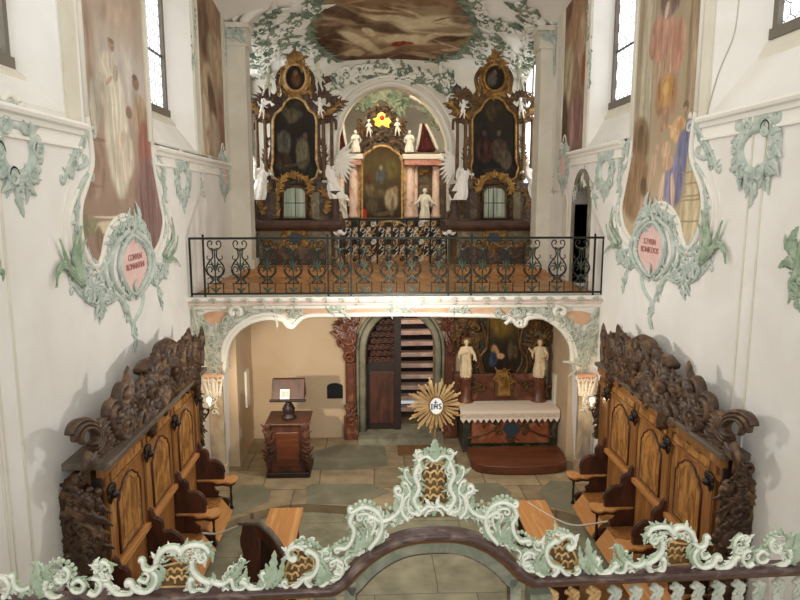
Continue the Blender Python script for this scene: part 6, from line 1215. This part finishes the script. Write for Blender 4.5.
# ---------------------------------------------------------------- room under the gallery: portal, stair, altar, lectern
FB_ = Fr((0, YB - .01, 0), (1, 0, 0), (0, 0, 1)); BQ = lambda *p: FB_.pxs(p); B1 = FB_.px
por = thing('portal_frame', (dc, YB - .05, 0), 'carved reddish wooden portal with scrolled corners round the arched doorway', 'portal')
for sg, lab in ((-1, 'left'), (1, 'right')):
    b = MB(); x = dc + sg * 1.0; b.box(x - .1, x + .1, YB - .12, YB - .01, 0, 1.9); b.m = 1; b.box(x - .06, x + .06, YB - .14, YB - .12, .45, 1.6); b.box(x - .14, x + .14, YB - .16, YB - .01, 0, .42); b.m = 0; b.box(x - .14, x + .14, YB - .15, YB - .01, .42, .48); b.build('jamb', ['red_wood', 'rust_marble'], por, bev=.01)
    b = MB(); foliage(b, Fr((x, YB - .14, 0), (1, 0, 0), (0, 0, 1)), [(0, .3), (0, .75)], .16, 4, .3, h=.9, r=.11, leafw=.25); b.build('base_carving', 'red_wood', por); b = MB(); foliage(b, Fr((x, YB - .12, 0), (1, 0, 0), (0, 0, 1)), [(-.0 * sg, 1.75), (sg * .05, 2.1), (sg * -.05, 2.5), (sg * -.2, 2.75)], .3, 8 + sg, .22, h=.9, r=.11, leafw=.26); foliage(b, Fr((x, YB - .1, 0), (1, 0, 0), (0, 0, 1)), [(sg * .1, 2.0), (sg * .16, 2.4), (0, 2.8)], .28, 18 + sg, .26, h=.9, r=.11, leafw=.26)
    b.build('corner_carving', 'red_wood', por)
b = MB(); ri = [(dc - .70, 0)] + [(dc + .76 * math.cos(t), 1.82 + .84 * math.sin(t)) for t in [PI - PI * k / 20 for k in range(21)]] + [(dc + .70, 0)]
b.stroke(FB_, [(dc - .76, 0)] + ri[1:-1] + [(dc + .76, 0)], .075, h=.7, w=.0, raw=True); b.stroke(FB_, [(dc - .86, 0), (dc - .86, 1.8)] + [(dc + .87 * math.cos(t), 1.82 + .96 * math.sin(t)) for t in [PI - PI * k / 14 for k in range(15)]] + [(dc + .86, 0)], .035, h=1, w=.02, raw=True)
b.build('stone_arch', 'grey_stone', por, label='weathered grey stone arch')
b = MB(); b.box(dc - .85, dc + .85, YB - .45, YB + .4, 0, .12); structure(b, 'trim_40', ['grey_stone'])
# left leaf of the door, standing closed
b = MB(); Ls = [(dc - .68, .12)] + [(dc + .68 * math.cos(t), 1.82 + .76 * math.sin(t)) for t in [PI - PI * k / 20 for k in range(10)]] + [(dc - .03, 2.58), (dc - .03, .12)]
FD = Fr((0, YB + .12, 0), (1, 0, 0), (0, 0, 1)); dr = thing('door_leaf', (dc - .4, YB + .12, .12), 'dark wooden door leaf with pierced scroll tracery at its top, left half of doorway', 'door')
b.prism(FD, [(dc - .70, .12), (dc - .03, .12), (dc - .03, 1.55), (dc - .70, 1.55)], -.05, 0); b.build('door_panel', 'black_wood', dr, bev=.01)
b = MB(); b.prism(FD, [(dc - .62, .25), (dc - .12, .25), (dc - .12, 1.35), (dc - .62, 1.35)], 0, .02); b.build('raised_field', 'dark_wood', dr, bev=.01)
b = MB(); b.stroke(FD, [(dc - .69, 1.5)] + Ls[1:-1] + [(dc - .03, 1.5)], .035, h=.8, raw=True); b.box(dc - .12, dc + .02, YB + .09, YB + .17, .12, 2.56); b.build('door_frame', 'black_wood', dr)
b = MB(); rd = random.Random(5)
for j in range(7):
    for k in range(5):
        x, z = dc - .6 + k * .12 + (.06 if j % 2 else 0), 1.6 + j * .13
        if (x - dc) ** 2 / .68 ** 2 + max(0, z - 1.82) ** 2 / .74 ** 2 < .95: b.ccurve(FD, x, z, .05, 60 * (j + k), 60 * (j + k) + 280, .017, n=5); b.leaf(FD, [(x - .06, z - .05), (x, z), (x + .06, z + .05)], .025, .6, .005, 2)
b.build('tracery', 'dark_wood', dr)
# stair and back room
b = MB(); b.box(-1.1, 2.2, 15.6, 15.8, -.1, 3.04); structure(b, 'wall_stair', ['black_wood'])  # near-black colour stands in for the dark behind the stair gaps
b = MB(); b.box(-1.1, -.9, YB + .45, 15.7, -.1, 3.04); b.box(2.1, 2.3, YB + .45, 15.7, -.1, 3.04); structure(b, 'wall_stair_sides', ['plaster_warm'])
st_ = thing('winding_stair', (.95, 14.2, 0), 'pinkish stone winding staircase seen through the open right half of the doorway', 'staircase')
for k in range(11):
    a0 = -.42 + k * .055; z = .35 + k * .235; b = MB(); y0 = 13.55 + k * .03; xr = 1.32 - .0 * k + .0
    b.prism(XY, [(.50, y0), (1.45 - .02 * k, y0 - .04 + .012 * k), (1.45 - .02 * k, y0 + .30), (.50, y0 + .30)], z - .085, z); b.build('step', 'pink_tread', st_, bev=.01) if 'pink_tread' in MATS else (mat('pink_tread', (206, 176, 160), .7, col2=(178, 148, 132), scale=3), b.build('step', 'pink_tread', st_, bev=.01))
b = MB(); b.tube([(.46, 13.5, .1), (.46, 14.6, 2.9)], .03, 8); b.box(1.46, 1.5, 13.5, 14.8, .2, 2.9); b.build('stringer', 'iron', st_)
b = MB(); b.box(dc - .08, dc + .72, YB - 1.0, YB - .5, 0, .014); b.build('door_mat', 'mat_brown', label='brown rectangular floor mat before the open doorway', cat='mat')

# altar under the gallery
mat('panel_marble', (160, 92, 58), .4, col2=[(126, 66, 40), (186, 128, 92)], scale=4, sharp=1)
YF = 11.85; FF = Fr((0, YF, 0), (1, 0, 0), (0, 0, 1)); F1 = FF.px
al_ = thing('lower_altar', (2.55, YF, 0), 'rust marble altar with lace cloth table and dark gilded retable under the gallery, right', 'altar')
xa, xb2 = F1(463, 430)[0], F1(560, 430)[0]; xb2 = min(xb2, 3.46)
b = MB(); b.box(xa, xb2, YF, 12.7, 0, .82); b.build('altar_block', 'green_marble', al_, bev=.015)
b = MB(); b.box(xa + .16, xb2 - .16, YF - .03, YF, .2, .76); b.build('front_panel', 'panel_marble', al_, bev=.01)
b = MB(); P = [(xa + .14, .19), (xb2 - .14, .19), (xb2 - .14, .77), (xa + .14, .77)]; b.stroke(FF, P, .02, w=.02, closed=True, raw=True); cx_, cz = (xa + xb2) / 2 + .02, .45
b.stroke(FF, [(cx_ - .85, .3), (cx_ - .5, .38), (cx_ - .28, .55), (cx_ - .45, .62), (cx_ - .55, .52)], .018, w=.04); b.stroke(FF, [(cx_ + .85, .3), (cx_ + .5, .38), (cx_ + .28, .55), (cx_ + .45, .62), (cx_ + .55, .52)], .018, w=.04); foliage(b, FF, [(cx_ - .26, .35), (cx_ - .28, .66)], .12, 3, .4, w=.03); foliage(b, FF, [(cx_ + .26, .35), (cx_ + .28, .66)], .12, 5, .4, w=.03); foliage(b, FF, [(cx_ - .1, .28), (cx_ + .1, .28)], .1, 6, .4, w=.03)
b.build('gilt_ornament', 'gilt_dim', al_)
b = MB(); b.prism(FF, spline([(cx_ - .17, cz + .02), (cx_ - .11, cz + .12), (cx_, cz + .15), (cx_ + .11, cz + .12), (cx_ + .17, cz + .02), (cx_ + .08, cz - .08), (cx_, cz - .16), (cx_ - .08, cz - .08)], 2, True), .03, .06); b.build('shield', 'slate_blue', al_, label='blank grey-blue shield')
root = al_
b = MB(); b.box(xa - .06, xb2 + .02, YF - .10, 12.34, .82, .86); b.build('mensa_slab', 'green_marble', al_)
cl = thing('altar_cloth', (2.55, YF, .86), 'white altar cloth with a scalloped lace border on the altar under the gallery', 'altar cloth')
b = MB(); b.box(xa - .07, xb2 + .02, YF - .115, 12.34, .862, .872); b.build('cloth_top', 'cloth_white', cl)
b = MB(); pts = [(xa - .07, .872), (xb2 + .02, .872)]; n = 17; w_ = (xb2 - xa + .09) / n; q = []
for k in range(n): x = xb2 + .02 - k * w_; q += [(x, .71), (x - w_ * .25, .67), (x - w_ * .5, .63), (x - w_ * .75, .67)]
q.append((xa - .07, .71)); FC_ = Fr((0, YF - .117, 0), (1, 0, 0), (0, 0, 1)); b.prism(FC_, pts + q, -.004, .004); b.m = 1; b.prism(FC_, [(xa - .06, .73), (xb2 + .01, .73), (xb2 + .01, .81), (xa - .06, .81)], .004, .007); b.build('lace_border', ['cloth_white', 'lace'], cl)
# dais
b = MB(); q = spline([(1.72, 11.45), (1.74, 11.0), (2.0, 10.82), (2.6, 10.76), (3.2, 10.82), (3.42, 11.0), (3.46, 11.45)], 4); b.prism(XY, q + [(3.46, 11.72), (1.72, 11.72)], 0.007, .17); b.build('altar_step', 'red_wood', bev=.02, label='dark red-brown wooden step with rounded front before the lower altar', cat='step')
# retable
FT = Fr((0, 12.5, 0), (1, 0, 0), (0, 0, 1)); T1 = FT.px; TQ = lambda *p: FT.pxs(p)
rt_ = al_
b = MB(); b.prism(FT, TQ((458, 396), (458, 376), (470, 370), (478, 350), (480, 330), (478, 312), (530, 312), (528, 330), (530, 350), (536, 370), (546, 376), (546, 396)), -.2, 0); b.build('retable', 'green_marble', rt_, bev=.01)
b = MB(); b.box(T1(458, 0)[0], T1(546, 0)[0], 12.36, 12.6, .86, T1(0, 377)[1]); b.build('predella', 'rust_marble', rt_, bev=.015)
pc = TQ((484, 373), (481, 362), (482, 352), (487, 346), (488, 330), (488, 308), (519, 308), (518, 330), (519, 346), (522, 354), (521, 364), (516, 373), (508, 377), (502, 373), (496, 377), (489, 377)); bx = (min(p[0] for p in pc), max(p[0] for p in pc), min(p[1] for p in pc), max(p[1] for p in pc))
painting('altarpiece', lambda u, v: FT.p(u, v, .02), bx, pc, pxpaint(FT, bx, [(0, (30, 24, 18)), (.5, (44, 36, 22)), (.8, (110, 84, 34)), (1, (150, 116, 50))], [(502, 325, 9, 12, 0, (120, 96, 42), .8, .8), (495, 352, 4, 8, 15, (176, 132, 92), .85, .5), (493, 360, 4, 8, 0, (50, 62, 80), .9, .4), (500, 356, 4, 3, 0, (196, 152, 110), .8, .4), (510, 350, 3, 10, 0, (92, 76, 50), .8, .5), (515, 352, 2, 8, 0, (84, 66, 46), .8, .5), (504, 368, 12, 5, 0, (44, 26, 18), .8, .6)], 60, 110, 31, mott=7), 'canvas', rt_, label='dark painting of mother and child')
b = MB(); b.stroke(FT, pc, .028, h=1.2, w=.03, closed=True, raw=True)
for sg in (-1, 1): X_ = lambda d: 503 + sg * d; b.stroke(FT, TQ((X_(20), 376), (X_(24), 366), (X_(23), 356), (X_(17), 348), (X_(18), 334), (X_(22), 322)), .05, .035, h=1.2, w=.02, ca=(sg, .06)); 
b.build('gilt_frame', 'gilt_dim', rt_)
for sg in (-1, 1):
    X_ = lambda d: 503 + sg * d; b = MB(); foliage(b, FT, TQ((X_(26), 366), (X_(30), 350), (X_(27), 334), (X_(32), 318)), .22, 40 + sg, .24, h=.9, r=.1, leafw=.24, w=.0); foliage(b, FT, TQ((X_(24), 326), (X_(34), 318), (X_(40), 324)), .24, 44 + sg, .26, h=.9, r=.1, leafw=.24); foliage(b, FT, TQ((X_(44), 344), (X_(46), 334), (X_(40), 322)), .2, 46 + sg, .3, h=.9, r=.1, leafw=.24)
    b.build('carved_wing', 'gilt_dim', rt_); b = MB(); foliage(b, Fr((0, 12.35, 0), (1, 0, 0), (0, 0, 1)), [Fr((0, 12.35, 0), (1, 0, 0), (0, 0, 1)).px(X_(16), 386), Fr((0, 12.35, 0), (1, 0, 0), (0, 0, 1)).px(X_(42), 388)], .2, 50 + sg, .3, w=.02); b.build('predella_ornament', 'gilt_dim', rt_)
b = MB(); FP2 = Fr((0, 12.34, 0), (1, 0, 0), (0, 0, 1)); b.prism(FP2, FP2.pxs([(494, 396), (494, 380), (498, 375), (503, 372), (508, 375), (512, 380), (512, 396)]), 0, .08); b.build('tabernacle', 'gilt_dim', rt_, bev=.01); b = MB(); b.prism(FP2, FP2.pxs([(497, 394), (497, 381), (503, 376), (509, 381), (509, 394)]), .08, .1); foliage(b, FP2, FP2.pxs([(495, 380), (503, 371), (511, 380)]), .14, 5, .35, w=.08); b.build('tabernacle_door', 'gold', rt_)
YW = 12.32
for x, lab, arms in ((466, 'left', [((-.19, -.05, .62), (-.04, -.16, .68)), ((.2, -.05, .6), (.22, -.16, .5))]), (539, 'right', [((-.2, -.05, .66), (-.3, -.12, .78)), ((.19, -.04, .6), (.06, -.17, .56))])):
    Fs = Fr((0, YW, 0), (1, 0, 0), (0, 0, 1)); p = Fs.px(x, 377); figure('saint_statue', tuple(Fs.p(p[0], p[1])), .76, 0, 'statue_cream', 'cream standing saint with a spiked halo at the %s of the lower altar' % lab, cat='statue', group='saints on the lower altar', halo=.15, arms=arms, seed=x)
    b = MB(); b.lathe((p[0], YW, .86), [(.16, 0), (.16, .04), (.12, .08), (.12, p[1] - .93), (.15, p[1] - .88), (.15, p[1] - .862)], 14); b.build('statue_pedestal', 'rust_marble', al_)

# reading desk on its chest
lt = thing('chest', (-1.56, 11.1, 0), 'dark carved cabinet chest standing left of the doorway', 'cabinet')
b = MB(); b.box(-1.86, -1.22, 10.85, 11.45, .06, .95); b.build('body', 'dark_wood', lt, bev=.02)
b = MB(); b.box(-1.92, -1.16, 10.8, 11.5, 0, .1); b.build('plinth', 'black_wood', lt, bev=.02)
b = MB(); b.box(-1.92, -1.16, 10.78, 11.5, .95, 1.0); b.build('top', 'dark_wood', lt, bev=.015)
b = MB(); b.box(-1.74, -1.34, 10.835, 10.85, .2, .82); b.build('door', 'red_wood', lt, bev=.008); 
for x in (-1.87, -1.21):
    b = MB(); b.tube([(x, 10.86, z) for z in (.12, .3, .5, .7, .92)], [.04, .055, .035, .06, .045], 8); Fq = Fr((x, 10.8, 0), (1, 0, 0), (0, 0, 1)); foliage(b, Fq, [(0, .2), (0, .9)], .12, 3, .4, h=.9, leafw=.25); b.build('corner_scroll', 'dark_wood', lt)
ld = thing('reading_desk', (-1.54, 11.1, 1.0), 'dark wooden two-sided book stand on a turned foot, standing on the chest', 'lectern')
b = MB(); b.lathe((-1.54, 11.1, 1.0), [(.13, 0), (.13, .03), (.09, .06), (.10, .12), (.115, .17), (.07, .25), (.035, .30), (.045, .34), (.03, .38)], 18); b.build('turned_foot', 'black_wood', ld)
b = MB(); fx = Fr((0, 0, 0), (0, -1, 0), (0, 0, 1)); yc = 11.12
rings = [[V3((x, yc - .20, 1.37)), V3((x, yc + .20, 1.37)), V3((x, yc + .05, 1.71)), V3((x, yc - .05, 1.71))] for x in (-1.81, -1.25)]
b.loft(rings, smooth=False); b.build('slope', 'dark_wood', ld, bev=.008)
b = MB(); b.box(-1.84, -1.22, yc - .24, yc - .18, 1.35, 1.39); b.build('book_rest', 'black_wood', ld, bev=.006)
sl = V3((0, .15, .34)).normalized(); F5 = Fr((-1.66, yc - .205, 1.395), (1, 0, 0), sl); b = MB(); b.prism(F5, [(0, 0), (.16, .0), (.16, .17), (0, .17)], .004, .012); pg = b.build('paper_sheet', 'paper', label='small printed white sheet leaning on the dark reading desk', cat='paper'); b = MB(); b.prism(F5, [(.02, .03), (.10, .03), (.10, .14), (.02, .14)], .012, .0135); b.prism(F5, [(.115, .03), (.15, .03), (.15, .14), (.115, .14)], .012, .0135); b.build('print', 'paper_print', pg)

# wall sconces
for sg, x, lab in ((-1, 209, 'left'), (1, 592, 'right')):
    X = XL if sg < 0 else XR; c_ = on(1, x, 400, 10.35); y = 10.35; z = c_.z; xs_ = c_.x
    sc_ = thing('wall_sconce', (X, y, z - .2), 'wrought-iron candle sconce with glowing bulb on the wall beside the %s gallery pilaster' % lab, 'lamp', 'wall sconces')
    Fk = Fr((0, y, 0), (1, 0, 0), (0, 0, 1)); b = MB(); P = [(X, z - .30), ((X * 2 + xs_) / 3, z - .40), ((X + xs_ * 2) / 3, z - .36), (xs_ - (xs_ - X) * .1, z - .25), (xs_, z - .16)]
    b.stroke(Fk, P, .014, h=1); b.ccurve(Fk, X + (xs_ - X) * .45, z - .30, .07, 0, 300, .012); b.ccurve(Fk, X + (xs_ - X) * .75, z - .26, .045, 90, 380, .009); b.build('arm', 'iron', sc_)
    b = MB(); b.lathe((xs_, y, z - .17), [(.05, 0), (.055, .015), (.02, .03)], 12); b.build('drip_pan', 'iron', sc_)
    b = MB(); b.lathe((xs_, y, z - .15), [(.016, 0), (.016, .10)], 10); b.build('candle', 'paper', sc_)
    b = MB(); b.ball((xs_, y, z - .0), .036, 10, (1, 1, 1.3)); b.build('bulb', 'bulb', sc_)
    SCONCES = globals().setdefault('SCONCES', []); SCONCES.append((xs_, y, z))
# ---------------------------------------------------------------- light
w = bpy.data.worlds.new('world'); sc.world = w; w.use_nodes = True
w.node_tree.nodes['Background'].inputs[0].default_value = (.95, .96, 1, 1); w.node_tree.nodes['Background'].inputs[1].default_value = .55
def area(name, loc, tgt, sx, sy, e, col=(1, .97, .92)):
    l = bpy.data.lights.new(name, 'AREA'); l.shape = 'RECTANGLE'; l.size = sx; l.size_y = sy; l.energy = e; l.color = col
    o = bpy.data.objects.new(name, l); COL.objects.link(o); o.location = loc; d = V3(tgt) - V3(loc); o.rotation_euler = d.to_track_quat('-Z', 'Y').to_euler(); return o
def point(name, loc, e, col, r=.05, spot=None, tgt=None, blend=.6):
    l = bpy.data.lights.new(name, 'SPOT' if spot else 'POINT'); l.energy = e; l.color = col; l.shadow_soft_size = r
    o = bpy.data.objects.new(name, l); COL.objects.link(o); o.location = loc
    if spot: l.spot_size = math.radians(spot); l.spot_blend = blend; o.rotation_euler = (V3(tgt) - V3(loc)).to_track_quat('-Z', 'Y').to_euler()
    return o
area('nave_light', (.4, -2.4, 6.0), (.4, 10, 3.0), 5, 3, 260, (.98, .99, 1))
area('choir_fill', (.37, 7.5, 8.3), (.37, 8.2, 2), 3.0, 3.0, 70, (1, .98, .95))  # added area fill high over the choir, without a fixture
point('choir_spot', (.37, 9.9, 7.6), 40, (1, .96, .9), .25)
WARM = (1, .76, .48)
point('altar_spot', (.4, 12.2, 8.0), 100, (1, .90, .76), .25, 100, (.4, 17, 5.2))
point('chancel_fill', (.37, 18.1, 7.9), 110, (1, .88, .7), .15)  # added light that brightens the lunette behind the chancel arch
sc.view_settings.view_transform = 'Standard'; sc.view_settings.look = 'None'; sc.view_settings.exposure = 0; sc.view_settings.gamma = 1; sc.view_settings.use_curve_mapping = False
for p in SCONCES: point('sconce_light', (p[0] - (.07 if p[0] > 0 else -.07), p[1], p[2] + .02), 6, (1, .72, .42), .04)
point('under_gallery_lamp', (1.4, 11.6, 2.7), 6, (1, .78, .5), .1)
point('stair_light', (1.0, 13.3, 2.6), 14, (1, .93, .86), .1)
point('reading_desk_spot', (-2.2, 8.0, 2.5), 430, (1, .87, .70), .04, 46, (-1.1, 12.6, 1.3))
point('gallery_front_light', (.4, 9.3, 3.0), 170, (1, .97, .93), .1)
